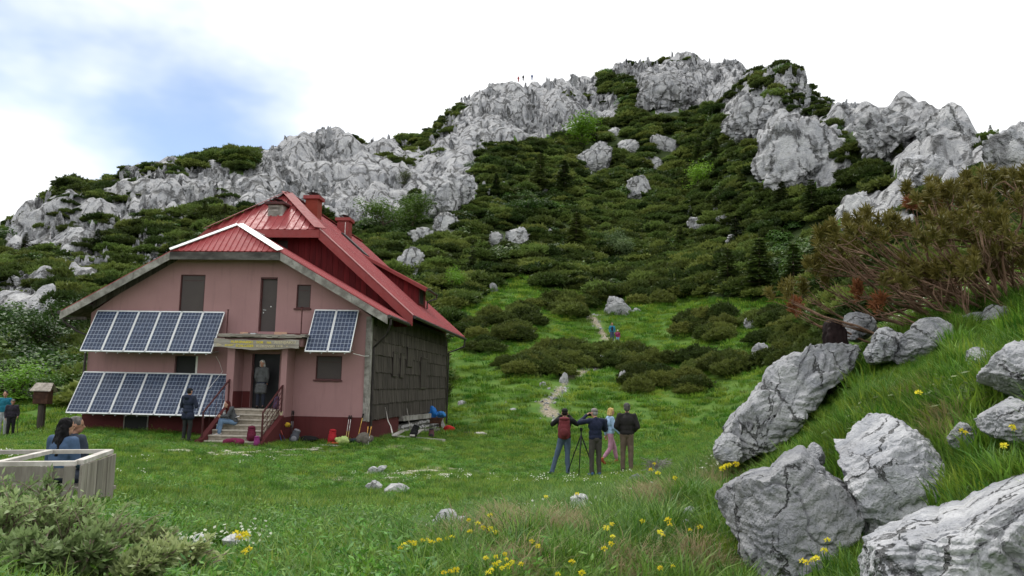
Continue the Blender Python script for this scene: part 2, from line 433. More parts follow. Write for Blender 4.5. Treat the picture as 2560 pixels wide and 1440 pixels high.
# ------------------------------------------------------------------ rock and ground materials
def rock_nodes(t, k=1.0, v=None, streak=.3, cw=.022):
    v = v or t.pos((1, 1, 1))
    nz = t.node('ShaderNodeTexNoise'); t.l.new(v, nz.inputs['Vector'])
    nz.inputs['Scale'].default_value = 1.5 * k; nz.inputs['Detail'].default_value = 5; nz.inputs['Roughness'].default_value = .66
    mid = nz.outputs['Fac']
    fine = t.noise(v, 13.0 * k, 2.0, .7)
    sp = t.node('ShaderNodeSeparateColor'); t.l.new(nz.outputs['Color'], sp.inputs[0])
    col = t.mix(t.rng(mid, .36, .66), (.40, .40, .405), (.26, .264, .278))
    col = t.mix(t.rng(sp.outputs[1], .5, .66, 0, .6), col, (.185, .195, .215))
    col = t.mix(t.rng(fine, .55, .75, 0, .5), col, (.50, .50, .495))
    # thin joints, warped so they wander; the shade inside is painted dark
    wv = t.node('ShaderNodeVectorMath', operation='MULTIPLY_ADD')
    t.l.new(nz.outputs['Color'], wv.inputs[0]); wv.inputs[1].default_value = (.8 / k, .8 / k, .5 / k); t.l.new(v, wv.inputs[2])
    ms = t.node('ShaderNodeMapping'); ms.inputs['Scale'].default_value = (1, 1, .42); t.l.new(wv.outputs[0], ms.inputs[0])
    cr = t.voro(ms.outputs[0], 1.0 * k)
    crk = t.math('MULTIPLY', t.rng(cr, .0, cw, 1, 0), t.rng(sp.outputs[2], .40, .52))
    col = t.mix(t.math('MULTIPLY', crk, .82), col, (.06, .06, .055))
    # moss and soil in the pits
    col = t.mix(t.rng(sp.outputs[2], .58, .70, 0, .4), col, (.20, .195, .165))
    # dark streaks running down the faces
    sv = t.node('ShaderNodeMapping'); sv.inputs['Scale'].default_value = (2.6 * k, 2.6 * k, .5 * k); t.l.new(v, sv.inputs[0])
    col = t.mix(t.rng(t.noise(sv.outputs[0], 1.0, 3.0, .6), .50, .68, 0, streak), col, (.105, .105, .108))
    h = t.math('ADD', t.math('ADD', mid, t.math('MULTIPLY', fine, .3)), t.math('MULTIPLY', crk, -.5))
    return col, h
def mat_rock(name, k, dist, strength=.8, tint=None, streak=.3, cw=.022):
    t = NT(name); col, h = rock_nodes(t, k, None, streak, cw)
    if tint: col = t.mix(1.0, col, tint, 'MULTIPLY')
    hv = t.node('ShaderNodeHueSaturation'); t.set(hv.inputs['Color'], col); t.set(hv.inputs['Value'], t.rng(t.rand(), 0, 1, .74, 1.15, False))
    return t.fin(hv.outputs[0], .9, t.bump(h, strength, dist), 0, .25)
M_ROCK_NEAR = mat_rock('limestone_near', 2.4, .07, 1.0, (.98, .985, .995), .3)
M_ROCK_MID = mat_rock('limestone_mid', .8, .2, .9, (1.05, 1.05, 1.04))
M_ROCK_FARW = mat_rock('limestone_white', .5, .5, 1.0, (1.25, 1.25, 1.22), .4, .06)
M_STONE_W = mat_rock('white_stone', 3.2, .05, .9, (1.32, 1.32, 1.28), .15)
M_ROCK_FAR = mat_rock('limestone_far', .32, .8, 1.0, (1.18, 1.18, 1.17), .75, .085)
def mat_ground():
    t = NT('turf_and_soil'); v = t.pos((1, 1, 1))
    a = t.noise(v, .7, 4.0, .65); b = t.noise(v, 9.0, 2.0, .7)
    col = t.mix(t.rng(a, .3, .7), (.045, .115, .012), (.095, .165, .024))
    col = t.mix(t.rng(b, .45, .75, 0, .7), col, (.026, .055, .010))
    dirt = t.math('MULTIPLY', t.attr('dirt'), t.rng(b, .3, .6, .55, 1.0))
    col = t.mix(dirt, col, t.mix(t.rng(b, .4, .62), (.19, .145, .11), (.33, .28, .235)))
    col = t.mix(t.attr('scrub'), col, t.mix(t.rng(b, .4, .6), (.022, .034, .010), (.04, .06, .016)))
    return t.fin(col, .95, None, 0, .15)
M_GROUND = mat_ground()

# ------------------------------------------------------------------ meadow and mountain sheets
def build_land():
    fine = np.linspace(-.74, .74, 460); coarse = np.linspace(.74, 2 * pi - .74, 60)[1:-1]
    A = np.concatenate([fine, coarse]); nA = len(A)
    RNG = np.exp(np.linspace(math.log(1.0), math.log(395), 420)); RNG[0] = .02
    split = int(np.searchsorted(RNG, 50.0))
    ga, gr = np.meshgrid(A, RNG, indexing='ij')
    X, Y = np.sin(ga) * gr, np.cos(ga) * gr
    aw = (ga + pi) % (2 * pi) - pi
    Z = land_z(X, Y)
    P = np.stack([X, Y, Z], -1)
    px, py = project(P)
    vis = (np.abs(aw) < .72)
    rock = np.where(vis & (gr > 55), rockiness(px, py), 0.0)
    # crags break the cliff ground into steps and buttresses
    Pn = np.stack([X.ravel(), Y.ravel(), Z.ravel()], -1)
    blocks = fbm(Pn * np.array([.16, .16, .07]), 31, 4, .6).reshape(X.shape)
    for _ in range(2):
        rock[1:-1, 1:-1] = (rock[1:-1, 1:-1] * 2 + rock[:-2, 1:-1] + rock[2:, 1:-1] + rock[1:-1, :-2] + rock[1:-1, 2:]) / 6
    P[..., 2] += rock * blocks * 2.2
    P[..., 0] += rock * blocks * 1.2 * -np.sin(ga); P[..., 1] += rock * blocks * 1.2 * -np.cos(ga)
    grassy = in_poly(px, py, GRASSHILL) | (gr < 46) | ((px < 330) & (py > 1000))
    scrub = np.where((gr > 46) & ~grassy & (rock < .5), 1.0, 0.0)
    pd = path_mask(X, Y) + fbm(np.stack([X.ravel(), Y.ravel(), X.ravel() * 0], -1) * .9, 3, 2).reshape(X.shape) * .35
    dirt = np.clip(1.0 - (pd - .12) / .28, 0, 1) * (gr > 30)
    wear = fbm(np.stack([X.ravel(), Y.ravel(), X.ravel() * 0], -1) * np.array([.35, .6, 1]), 9, 4).reshape(X.shape)
    for (qx, qy, sx, sy) in ((-6.6, 24.6, 5.5, .9), (-1.7, 20.0, 1.2, .7), (1.9, 20.7, 1.2, .4), (-3.4, 17.6, 1.6, .7)):
        g = np.exp(-((X - qx) / sx) ** 2 - ((Y - qy) / sy) ** 2)
        dirt = np.maximum(dirt, np.clip(g * 1.3 + wear * .5 - .55, 0, .8))
    def sheet(name, j0, j1):
        nR = j1 - j0; idx = np.arange(nA * nR).reshape(nA, nR); nx = np.roll(idx, -1, 0)
        q = np.stack([idx[:, :-1], idx[:, 1:], nx[:, 1:], nx[:, :-1]], -1).reshape(-1, 4)
        me = np_mesh(name, P[:, j0:j1].reshape(-1, 3), q[:, ::-1], True)
        for nm, arr in (('scrub', scrub), ('dirt', dirt)): fattr(me, nm, arr[:, j0:j1].ravel())
        me.materials.append(M_GROUND); me.materials.append(M_ROCK_FAR)
        rk = rock[:, j0:j1].ravel()[q].mean(1) > .45
        me.polygons.foreach_set('material_index', rk.astype(np.int32))
        return obj(name, me, None, kind='structure')
    return sheet('meadow', 0, split + 1), sheet('mountain', split, len(RNG))
MEADOW, MOUNTAIN = build_land()

# ------------------------------------------------------------------ rocks
def sphere_grid(n):
    """unit directions of a subdivided cube with its quads, welded"""
    t = np.tan(np.linspace(-pi / 4, pi / 4, n + 1)); a, b = np.meshgrid(t, t, indexing='ij'); o = np.ones_like(a)
    V = []; Q = []
    for k, (x, y, z) in enumerate(((o, a, b), (-o, -a, b), (-a, o, b), (a, -o, b), (a, b, o), (-a, b, -o))):
        i0 = k * (n + 1) ** 2; V.append(np.stack([x, y, z], -1).reshape(-1, 3)); i = np.arange((n + 1) ** 2).reshape(n + 1, n + 1) + i0
        Q.append(np.stack([i[:-1, :-1], i[1:, :-1], i[1:, 1:], i[:-1, 1:]], -1).reshape(-1, 4))
    V = np.concatenate(V); V /= np.linalg.norm(V, axis=1)[:, None]; Q = np.concatenate(Q)
    key = np.round(V * 1e5).astype(np.int64); _, first, inv = np.unique(key, axis=0, return_index=True, return_inverse=True)
    return V[first], inv.ravel()[Q]
_SG = {}
def sgrid(n):
    if n not in _SG: _SG[n] = sphere_grid(n)
    return _SG[n]
def facet(D, rng, n, lo=.75, hi=1.0, soft=14.0):
    N = rng.normal(size=(n, 3)); N /= np.linalg.norm(N, axis=1)[:, None]; d = rng.uniform(lo, hi, n)
    c = D @ N.T; inv = np.maximum(c, .02) / d[None]
    return 1.0 / (np.power(np.power(inv, soft).sum(1), 1 / soft) + 1e-9)
def crack(P, rng, n, stretch, depth, step, width=.06, warp=.12, seed=0):
    """jointed blocks: cells step in and out, joints are cut between them"""
    S = rng.uniform(-1.25, 1.25, (n, 3)); W = P + warp * np.stack([fbm(P * 2.1, seed + 60 + i, 3) for i in range(3)], -1)
    st = np.array(stretch); d = np.sqrt((((W[:, None] - S[None]) * st) ** 2).sum(-1))
    i = np.argpartition(d, 1, axis=1)[:, :2]; da = np.take_along_axis(d, i, 1); o = np.argsort(da, 1)
    i = np.take_along_axis(i, o, 1); da = np.take_along_axis(da, o, 1)
    return rng.uniform(-1, 1, n)[i[:, 0]] * step - depth * np.exp(-((da[:, 1] - da[:, 0]) / width) ** 2)
def clip(P, rng, n, lo, hi, bias=(0, 0, 0), s=1.0):
    """break the lump along flat joint planes (P normalised to about unit size)"""
    for _ in range(n):
        N = rng.normal(size=3) * np.array([1, 1, .8]) + np.array(bias) * rng.uniform(.3, 1.2); N /= np.linalg.norm(N)
        h = P @ N; d = np.quantile(h, rng.uniform(lo, hi)); over = np.maximum(h - d, 0)
        P = P - (over * .93)[:, None] * N
    return P
def rock_proto(seed, n=26, aspect=(1, 1, 1.3), cells=22, stretch=(1, 1, .45), step=.09, depth=.07, rough=.16):
    rng = np.random.default_rng(seed); D, Q = sgrid(n)
    P = D * facet(D, rng, 16, .62, 1.0)[:, None]
    k = 1 + fbm(D * 1.4, seed, 3) * rough + crack(P, rng, cells, stretch, depth, step, .10, .15, seed)
    k += fbm(P * np.array([6, 6, 2.6]), seed + 9, 3) * .045
    P = clip(P * k[:, None], rng, 9, .72, .93)
    P = P * (1 + crack(P, rng, cells * 2, stretch, depth, step * .6, .07, .2, seed + 3) + fbm(P * np.array([9, 9, 4]), seed + 19, 2) * .03)[:, None] * np.array(aspect)
    return np_mesh('rock', P, Q, False)
def rock_outline(name, outline, d, thick, mat, n=34, seed=1, lean=0.0, rough=.05, cells=10, step=.04, depth=.05, stretch=(1, 1, .7), planes=18, cliprange=(.76, .95), sink=0.0, fine=.02, smooth=False, strata=.05, back=.6, label=None, cat='rock', group=None, parent=None):
    """a rock whose face towards the path has the given outline (photo px); it has its own distance, width and depth"""
    rng = np.random.default_rng(seed)
    pts = np.array(outline, float); c = pts.mean(0); ctr = at(c[0], c[1], d)
    W = np.array([(lambda p: ((p - ctr).dot(Vector((cos(0), 0, 0))), (p - ctr).z))(at(x, y, d)) for x, y in pts])
    az = atan2(ctr.x, ctr.y); W[:, 0] /= cos(az)
    th = np.arctan2(W[:, 1], W[:, 0]); rr = np.hypot(W[:, 0], W[:, 1]); o = np.argsort(th); th, rr = th[o], rr[o]
    D, Q = sgrid(n)
    T = np.arctan2(D[:, 2], D[:, 0]); R = np.interp(T, np.concatenate([th - 2 * pi, th, th + 2 * pi]), np.tile(rr, 3))
    size = rr.mean(); q = np.hypot(D[:, 0], D[:, 2])
    prof = np.sqrt(np.clip(q, 0, 1)) ** .9
    P = np.stack([np.cos(T) * R * prof, np.sign(D[:, 1]) * np.abs(D[:, 1]) ** .8 * thick, np.sin(T) * R * prof], -1)
    P[:, 1] *= np.where(P[:, 1] > 0, back + .4, 1.0)
    U = P / size
    U0 = U; U = clip(U * (1 + fbm(U * 1.1 + seed, seed, 2) * rough)[:, None], rng, planes, *cliprange, (0, -1.4, .25))
    for a_ in (0, 2): U[:, a_] *= (U0[:, a_].max() - U0[:, a_].min()) / (U[:, a_].max() - U[:, a_].min()); U[:, a_] += (U0[:, a_].max() + U0[:, a_].min() - U[:, a_].max() - U[:, a_].min()) / 2
    k = crack(U, rng, cells, stretch, depth, step, .05, .22, seed) + fbm(U * 3.1 + seed, seed + 2, 2) * fine * 1.3 + fbm(U * np.array([11, 11, 6.0]) + seed, seed + 4, 3) * fine
    sd = np.array([.35 * rng.normal(), .3 * rng.normal(), 1.0]); bed = U @ (sd / np.linalg.norm(sd)) * rng.uniform(4.5, 7.5) + fbm(U * 1.7, seed + 8, 2) * 1.1
    k = k + strata * (np.abs((bed % 1.0) - .35) ** .6 - .6)
    P = U * (1 + k)[:, None] * size
    P[:, 1] += lean * P[:, 2]
    me = np_mesh(name, P, Q, smooth)
    o = obj(name, me, mat, parent, label, cat if parent is None else None, group)
    o.location = ctr; o.rotation_euler = (0, 0, -az)
    return o
# ------------------------------------------------------------------ the mountain hut
_v = ray(1450, 975); HA = atan2(_v.x, _v.y)
_c = ray(917, 1040); H0 = Vector((_c.x * 27.7 / _c.y, 27.7, 0))
HD = Vector((sin(HA), cos(HA), 0)); HU = Vector((cos(HA), -sin(HA), 0))
def HW(u, w, z): return H0 + HU * u + HD * w + Vector((0, 0, z))          # house frame -> world
def HS(px, py, u):                                                        # photo px on a wall along the depth -> (w, z)
    r = ray(px, py); k = (H0.dot(HU) + u) / (r.x * HU.x + r.y * HU.y); p = r * k - H0
    return p.dot(HD), ZC + r.z * k
def HP(px, py, w):                                                        # photo px on a plane parallel to the front -> (u, z)
    r = ray(px, py); k = (H0.dot(HD) + w) / (r.x * HD.x + r.y * HD.y); p = r * k - H0
    return p.dot(HU), ZC + r.z * k
def boolean(me, cutters):
    """cut boxes out of a wall"""
    a = bpy.data.objects.new('tmp', me); COL.objects.link(a); b = bpy.data.objects.new('tmp2', cutters); COL.objects.link(b)
    m = a.modifiers.new('b', 'BOOLEAN'); m.operation = 'DIFFERENCE'; m.object = b; m.solver = 'EXACT'
    r = bpy.data.meshes.new_from_object(a.evaluated_get(bpy.context.evaluated_depsgraph_get()))
    bpy.data.objects.remove(a); bpy.data.objects.remove(b); return r
def text_mesh(body, width, height, depth=.008):
    cu = bpy.data.curves.new('t', 'FONT'); cu.body = body; cu.extrude = depth / 2 / max(height, .01); cu.resolution_u = 2; cu.offset = .018
    o = bpy.data.objects.new('t', cu); COL.objects.link(o)
    me = bpy.data.meshes.new_from_object(o.evaluated_get(bpy.context.evaluated_depsgraph_get())); bpy.data.objects.remove(o)
    n = len(me.vertices); c = np.empty(n * 3, np.float32); me.vertices.foreach_get('co', c); c = c.reshape(-1, 3)
    lo, hi = c.min(0), c.max(0); q = np.empty_like(c)
    q[:, 0] = (c[:, 0] - lo[0]) / (hi[0] - lo[0]) * width; q[:, 2] = (c[:, 1] - lo[1]) / (hi[1] - lo[1]) * height
    q[:, 1] = -(c[:, 2] - lo[2]) / (hi[2] - lo[2]) * depth
    me.vertices.foreach_set('co', q.ravel()); me.update(); return me

def mat_plaster(name, c, c2, chip=None, streak=.35):
    t = NT(name); v = t.pos((1, 1, 1), 'obj')
    a = t.noise(v, .9, 5.0, .6); b = t.noise(t.pos((3.0, 3.0, .35), 'obj'), 1.6, 4.0, .6); f = t.noise(v, 55.0, 3.0)
    col = t.mix(t.rng(a, .3, .72), c, c2)
    col = t.mix(t.rng(b, .5, .78, 0, streak), col, tuple(x * .55 for x in c2))
    if chip: col = t.mix(t.rng(t.noise(v, 3.4, 6.0, .72), .70, .715, 0, .9), col, chip)
    return t.fin(col, .88, t.bump(t.math('ADD', f, t.math('MULTIPLY', a, .4)), .35, .008), 0, .25)
M_PINK = mat_plaster('pink_render', (.335, .192, .192), (.300, .170, .172), None, .35)
M_REDBASE = mat_plaster('red_base_paint', (.098, .022, .022), (.080, .018, .019), (.34, .17, .16), .35)
def mat_roof(name, c, c2, rough=.42):
    t = NT(name); v = t.pos((1, 1, 1), 'obj'); a = t.noise(v, .8, 4.0, .6); b = t.noise(t.pos((6, 6, 6), 'obj'), 1.0, 4.0, .7)
    col = t.mix(t.rng(a, .35, .7), c, c2); col = t.mix(t.rng(b, .56, .78, 0, .4), col, tuple(x * .62 + .02 for x in c2))
    return t.fin(col, t.rng(b, .3, .7, rough, rough + .25), t.bump(a, .12, .02), 0, .5)
M_ROOF = mat_roof('red_painted_steel', (.305, .044, .046), (.245, .035, .037))
M_ROOFTRIM = mat_roof('red_trim', (.225, .026, .024), (.185, .022, .021), .45)
M_REDBOARD = mat_wood('red_boards', (.185, .016, .019), (.125, .011, .014), (10, 10, .8), 1.0, .7, .18, .3)
M_GREYWOOD = mat_wood('weathered_grey_wood', (.40, .385, .36), (.17, .155, .14), (6, 6, 6), .55, .9, .25)
M_SHINGLE = mat_wood('dark_shingle', (.130, .110, .096), (.046, .039, .034), (9, 9, .7), 1.0, .9, .2, .7)
M_WHITETRIM = mat_plain('white_flashing', (.80, .80, .80), (.62, .62, .62), 2.0, .45, .1)
M_SHUTTER = mat_plain('brown_shutter', (.062, .048, .046), (.052, .040, .040), 1.5, .5, .1, 20)
M_DARK = mat_plain('dark_opening', (.008, .008, .009), (.012, .012, .012), 2, .6, 0)
M_FRAME = mat_plain('dark_red_metal', (.075, .018, .018), (.05, .013, .013), 6, .5, .1)
M_STEP = mat_plain('step_stone', (.36, .32, .26), (.22, .19, .15), 9, .92, .6, 60, .01)
M_TREAD = mat_plain('tread_stone', (.46, .42, .36), (.33, .29, .24), 7, .9, .5, 60, .008)
M_GUTTER = mat_plain('gutter_metal', (.055, .045, .042), (.03, .026, .025), 5, .5, .1, metal=.3)
M_BRICKRED = mat_plain('chimney_red', (.235, .042, .026), (.19, .034, .022), 3, .8, .2, 40)
M_PEACH = mat_plain('bare_brick', (.60, .37, .26), (.5, .3, .21), 8, .9, .3)
M_METAL = mat_plain('galvanised', (.55, .56, .57), (.42, .43, .44), 9, .4, .05, metal=.6)
M_ALU = mat_plain('white_aluminium', (.78, .79, .80), (.68, .69, .70), 3, .35, .02, metal=.15)
M_SIGN = mat_wood('sign_plank', (.40, .37, .33), (.24, .21, .18), (1.2, 6, 9), 2.0, .9, .0, .8)
M_YELLOW = mat_plain('yellow_lettering', (.72, .58, .03), (.52, .42, .05), 30, .7, 0)
M_TAN = mat_plain('faded_lettering', (.58, .50, .32), (.46, .4, .26), 30, .7, 0)
M_WHITE = mat_plain('white_paint', (.78, .77, .75), (.66, .65, .63), 10, .6, .05)
def mat_cells():
    """6 x 10 blue silicon cells with fine bus bars (print under the glass)"""
    t = NT('solar_cells'); tcn = t.node('ShaderNodeTexCoord'); sp = t.node('ShaderNodeSeparateXYZ'); t.l.new(tcn.outputs['UV'], sp.inputs[0])
    def line(sock, n, wdt):
        f = t.math('FRACT', t.math('MULTIPLY', sock, float(n))); d = t.math('ABSOLUTE', t.math('SUBTRACT', f, .5))
        return t.math('GREATER_THAN', d, .5 - wdt)
    gu, gv = line(sp.outputs[0], 6, .045), line(sp.outputs[1], 10, .04)
    bus = t.math('LESS_THAN', t.math('ABSOLUTE', t.math('SUBTRACT', t.math('FRACT', t.math('MULTIPLY', sp.outputs[0], 12.0)), .5)), .05)
    v = t.pos((1, 1, 1)); vc = t.node('ShaderNodeTexVoronoi', feature='F1'); t.l.new(v, vc.inputs['Vector']); vc.inputs['Scale'].default_value = 7.0
    n = t.noise(v, 1.7, 3.0)
    col = t.mix(t.rng(vc.outputs['Color'], .2, .8), (.020, .030, .062), (.030, .045, .092)); col = t.mix(t.rng(n, .35, .7, 0, .5), col, (.038, .050, .085))
    col = t.mix(t.math('MULTIPLY', bus, .5), col, (.16, .19, .25)); col = t.mix(t.math('MAXIMUM', gu, gv), col, (.30, .34, .42))
    return t.fin(col, .28, None, 0, .22)
M_CELLS = mat_cells()

HUT = empty('mountain_hut', H0, -HA, 'pink mountain hut with red metal roof and dark shingled side wall', 'building')
UC = -5.12            # centre line of both roofs
def hbox(name, u0, u1, w0, w1, z0, z1, mat, parent=None, bevel=0, **kw):
    return MB().box(u0, u1, w0, w1, z0, z1).build(name, mat, parent or HUT, bevel=bevel, **kw)
GY = -.35             # masonry goes below the turf

# front wall with its openings
OPEN = {'shutter': [(-6.96, -6.05, 4.02, 6.02), (-2.69, -2.18, 4.87, 5.70), (-1.87, -.95, 2.40, 3.22)], 'door': [(-4.02, -3.40, 4.03, 5.95)],
        'window': [(-6.97, -6.13, 2.30, 3.13)], 'entrance': [(-4.16, -3.16, 1.37, 3.25)]}
outline = [(-10.2, 0, 1.14), (0, 0, 1.14), (0, 0, 4.62), (-2.95, 0, 6.62), (-7.3, 0, 6.62), (-10.2, 0, 4.62)]
wall = MB().prism(outline, (0, .30, 0)).mesh('w'); cut = MB()
for k in OPEN:
    for (a, b, c, d) in OPEN[k]: cut.box(a, b, -.2, .6, c if k != 'entrance' else 1.10, d)
fw = obj('front_wall', boolean(wall, cut.mesh('c')), M_PINK, HUT)
hbox('base_wall', -10.22, .02, -.02, .28, GY, 1.136, M_REDBASE)
hbox('base_ledge', -2.62, -.1, -.028, .0, 1.137, 1.165, M_PINK)
hbox('rear_wall', -10.15, -.05, 15.7, 16.0, GY, 5.6, M_PINK)
hbox('side_wall', -10.2, -9.95, .30, 15.7, GY, 4.75, M_PINK)
hbox('floor_slab', -9.9, -.1, .31, 15.6, 1.0, 1.3, M_DARK)
for (a, b, c, d) in OPEN['shutter']:
    s = hbox('shutter', a + .035, b - .035, .06, .10, c + .035, d - .035, M_SHUTTER, bevel=.006)
    fr = MB()
    for q in ((a, a + .035, c, d), (b - .035, b, c, d), (a + .035, b - .035, c, c + .035), (a + .035, b - .035, d - .035, d)): fr.box(q[0], q[1], .03, .12, q[2], q[3])
    fr.build('frame', M_FRAME, s)
    hbox('panel_seam', a + .10, b - .10, .052, .062, d - .22, d - .205, M_FRAME, s)
    if c > 4.5 or c < 3: hbox('sill', a - .06, b + .04, -.06, .05, c - .06, c - .005, M_FRAME, s)
(a, b, c, d) = OPEN['door'][0]
s = hbox('balcony_door', a + .05, b - .03, .12, .17, c, d - .06, M_SHUTTER, bevel=.006)
hbox('frame', a, a + .05, .10, .20, c, d - .06, M_FRAME, s); hbox('frame', b - .03, b, .10, .20, c, d - .06, M_FRAME, s); hbox('frame', a, b, .02, .20, d - .06, d, M_FRAME, s)
MB().bar((a + .12, .09, 4.80), (a + .22, .09, 4.79), .02, .02).bar((a + .12, .12, 4.80), (a + .12, .085, 4.80), .02, .02).build('handle', M_METAL, s)
MB().ball((a + .12, .118, 4.70), (.02, .01, .03)).build('lock', M_METAL, s); MB().ball((a + .38, .118, 4.92), (.022, .012, .022)).build('peephole', M_WHITE, s)
(a, b, c, d) = OPEN['window'][0]
s = hbox('window', a + .03, b - .10, .10, .14, c, d, M_DARK); hbox('frame', b - .10, b - .02, .06, .12, c, d, M_WHITE, s)
s = hbox('basement_window', -8.62, -7.80, -.035, -.022, .50, 1.0, M_DARK)
fr = MB()
for q in ((-8.66, -8.62, .46, 1.03), (-7.80, -7.76, .46, 1.03), (-8.62, -7.80, .46, .50), (-8.62, -7.80, 1.0, 1.03)): fr.box(q[0], q[1], -.05, -.021, q[2], q[3])
fr.build('frame', M_GREYWOOD, s)

# entrance porch
pi_ = [hbox('pillar', -4.72, -4.46, -.76, .0, 1.12, 3.48, M_PINK, bevel=.01), hbox('pillar', -2.82, -2.62, -.76, .0, 1.12, 3.48, M_PINK, bevel=.01)]
hbox('plinth', -4.735, -4.44, -.775, .0, GY, 1.118, M_REDBASE); hbox('plinth', -2.86, -2.60, -.775, .0, GY, 1.118, M_REDBASE)
hbox('dado', -4.458, -4.44, -.74, -.01, 1.385, 1.95, M_REDBASE); hbox('dado', -4.43, -4.17, -.016, -.003, 1.385, 1.95, M_REDBASE)
MB().prism([(-2.80, -.764, 1.32), (-2.66, -.764, 1.32), (-2.73, -.764, 1.06)], (0, .006, 0)).build('worn_patch', M_TAN, HUT)
hbox('entrance_door', -4.16, -3.16, .20, .25, 1.37, 3.25, mat_plain('dark_door', (.020, .022, .026), (.014, .015, .018), 3, .5, .05), bevel=.004)
hbox('balcony_slab', -4.80, -2.1, -.80, -.01, 3.49, 3.76, M_PINK); hbox('balcony_floor', -4.9, -2.05, -.98, -.01, 3.762, 3.835, M_SHINGLE)
b_ = MB(); rnd = random.Random(4)
for (z0, z1, w0, u0, u1) in ((3.802, 3.85, -1.06, -5.0, -1.95), (3.765, 3.80, -1.05, -4.92, -2.05), (3.852, 3.885, -1.0, -4.97, -1.9)):
    n = 14; top = []
    for i in range(n):
        x0, x1 = u0 + (u1 - u0) * i / n, u0 + (u1 - u0) * (i + 1) / n
        e = rnd.uniform(-.012, .012)
        b_.box(x0, x1 - .001, w0 + rnd.uniform(-.015, .015), -.985 + .3 * (z0 > 3.77), z0 + e, z1 + e)
b_.build('balcony_edge_board', M_SIGN, HUT)
for (a, b, c) in ((-4.63, -4.36, .10), (-3.40, -2.95, .12)): hbox('bare_brick', a, b, -.05, -.002, 3.84, 3.90 + c, M_PEACH)
for (a, b) in ((-4.36, -4.05), (-2.94, -2.15)): hbox('balcony_skirting', a, b, -.03, -.002, 3.84, 3.98, M_REDBASE)
for (u, z1) in ((-4.86, 4.72), (-2.24, 4.84)):
    MB().tube([(u, -.62, 3.84), (u, -.62, z1)], .022, 8).ball((u, -.62, z1), (.045, .045, .02), 8, 4).ball((u, -.62, 4.3), (.032, .032, .02), 8, 4).build('railing_post', M_FRAME, HUT)
hbox('rag', -3.98, -3.78, -.75, -.55, 3.886, 3.93, M_METAL, bevel=.015)

# name board with carved, painted lettering
sg = empty('name_board', (0, 0, 0)); sg.parent = HUT
n = 26; top, bot = [], []
for i in range(n + 1):
    u = -5.06 + 2.94 * i / n; e = sin(i * .9) * .01 + rnd.uniform(-.006, .006)
    top.append((u, -1.12, 3.68 + .03 * abs(2 * i / n - 1) ** 2 + e)); bot.append((u, -1.12, 3.42 - .075 * sin(pi * i / n) ** 2 * (1 if i > 4 else .4) + e * .8))
MB().prism(bot + top[::-1], (0, .045, 0)).build('plank', M_SIGN, sg)
for (txt, u0, wd, z0, h, m) in (('PLANINARSKI', -4.46, .76, 3.555, .088, M_YELLOW), ('DOM', -3.57, .22, 3.555, .085, M_YELLOW), ('NA', -3.21, .15, 3.555, .080, M_YELLOW), ('RISNJAKU', -2.95, .72, 3.54, .115, M_TAN),
        ('Dr.', -4.95, .19, 3.452, .08, M_TAN), ('JOSIP', -4.68, .32, 3.44, .075, M_YELLOW), ('SCHLOSSER', -4.29, .63, 3.43, .085, M_YELLOW), ('KLEKOVSKI', -3.57, .62, 3.425, .085, M_TAN), ('1418', -2.87, .20, 3.445, .07, M_TAN), ('m', -2.54, .06, 3.455, .035, M_TAN)):
    o = obj('lettering', text_mesh(txt, wd, h), m, sg); o.location = (u0, -1.1215, z0)
MB().tube([(-4.7, -1.06, 3.72), (-4.7, -1.0, 3.74)], .02, 6).build('bracket', M_FRAME, sg)

# stairs
for i in range(8):
    z1 = 1.37 - i * .158; w1 = -.76 - i * .262
    if i == 0:
        st = hbox('landing', -4.44, -2.83, -.95, .20, 1.12, z1 - .045, M_STEP); hbox('tread', -4.435, -2.84, -.985, .20, z1 - .043, z1, M_TREAD, st, bevel=.008)
    else:
        st = hbox('step', -4.47 - .02 * i, -2.80 - .01 * i, w1 - .19, -.75, z1 - .158, z1 - .045, M_STEP); hbox('tread', -4.49 - .02 * i, -2.79 - .01 * i, w1 - .23, w1 + .06, z1 - .043, z1, M_TREAD, st, bevel=.008)
MB().prism([(-4.50, -.77, 1.50), (-4.50, -.77, GY), (-4.50, -2.85, GY), (-4.50, -2.85, .45), (-4.50, -2.62, .47)], (-.16, 0, 0)).build('stair_wall', M_REDBASE, HUT)
MB().prism([(-2.80, -.77, 1.18), (-2.80, -.77, GY), (-2.80, -2.75, GY), (-2.80, -2.75, .36), (-2.80, -2.5, .38)], (.17, 0, 0)).build('stair_wall', M_REDBASE, HUT)
def railing(u, tw, bw, tz, bz, h, lines, name):
    r = empty(name, (0, 0, 0)); r.parent = HUT
    T, B = Vector((u, tw, tz)), Vector((u, bw, bz))
    MB().bar(T, T + Vector((0, 0, h)), .04, .04).build('post', M_FRAME, r); MB().bar(B, B + Vector((0, 0, h)), .045, .045).build('post', M_FRAME, r)
    MB().bar(T + Vector((0, .03, h + .02)), B + Vector((0, -.03, h + .02)), .05, .03).build('handrail', M_FRAME, r)
    for k in range(lines):
        q = h * (.18 + .2 * k); MB().bar(T + Vector((0, -.02, q)), B + Vector((0, .02, q)), .016, .016).build('rail', M_FRAME, r)
    for k in range(1, 4):
        p = T.lerp(B, k / 4); MB().bar(p + Vector((0, 0, .12)), p + Vector((0, 0, h * .8)), .012, .012).build('baluster', M_FRAME, r)
    return r
railing(-2.72, -.80, -2.35, 1.28, .40, .88, 4, 'stair_railing')
railing(-4.58, -.80, -2.55, 1.52, .46, .80, 0, 'stair_railing')

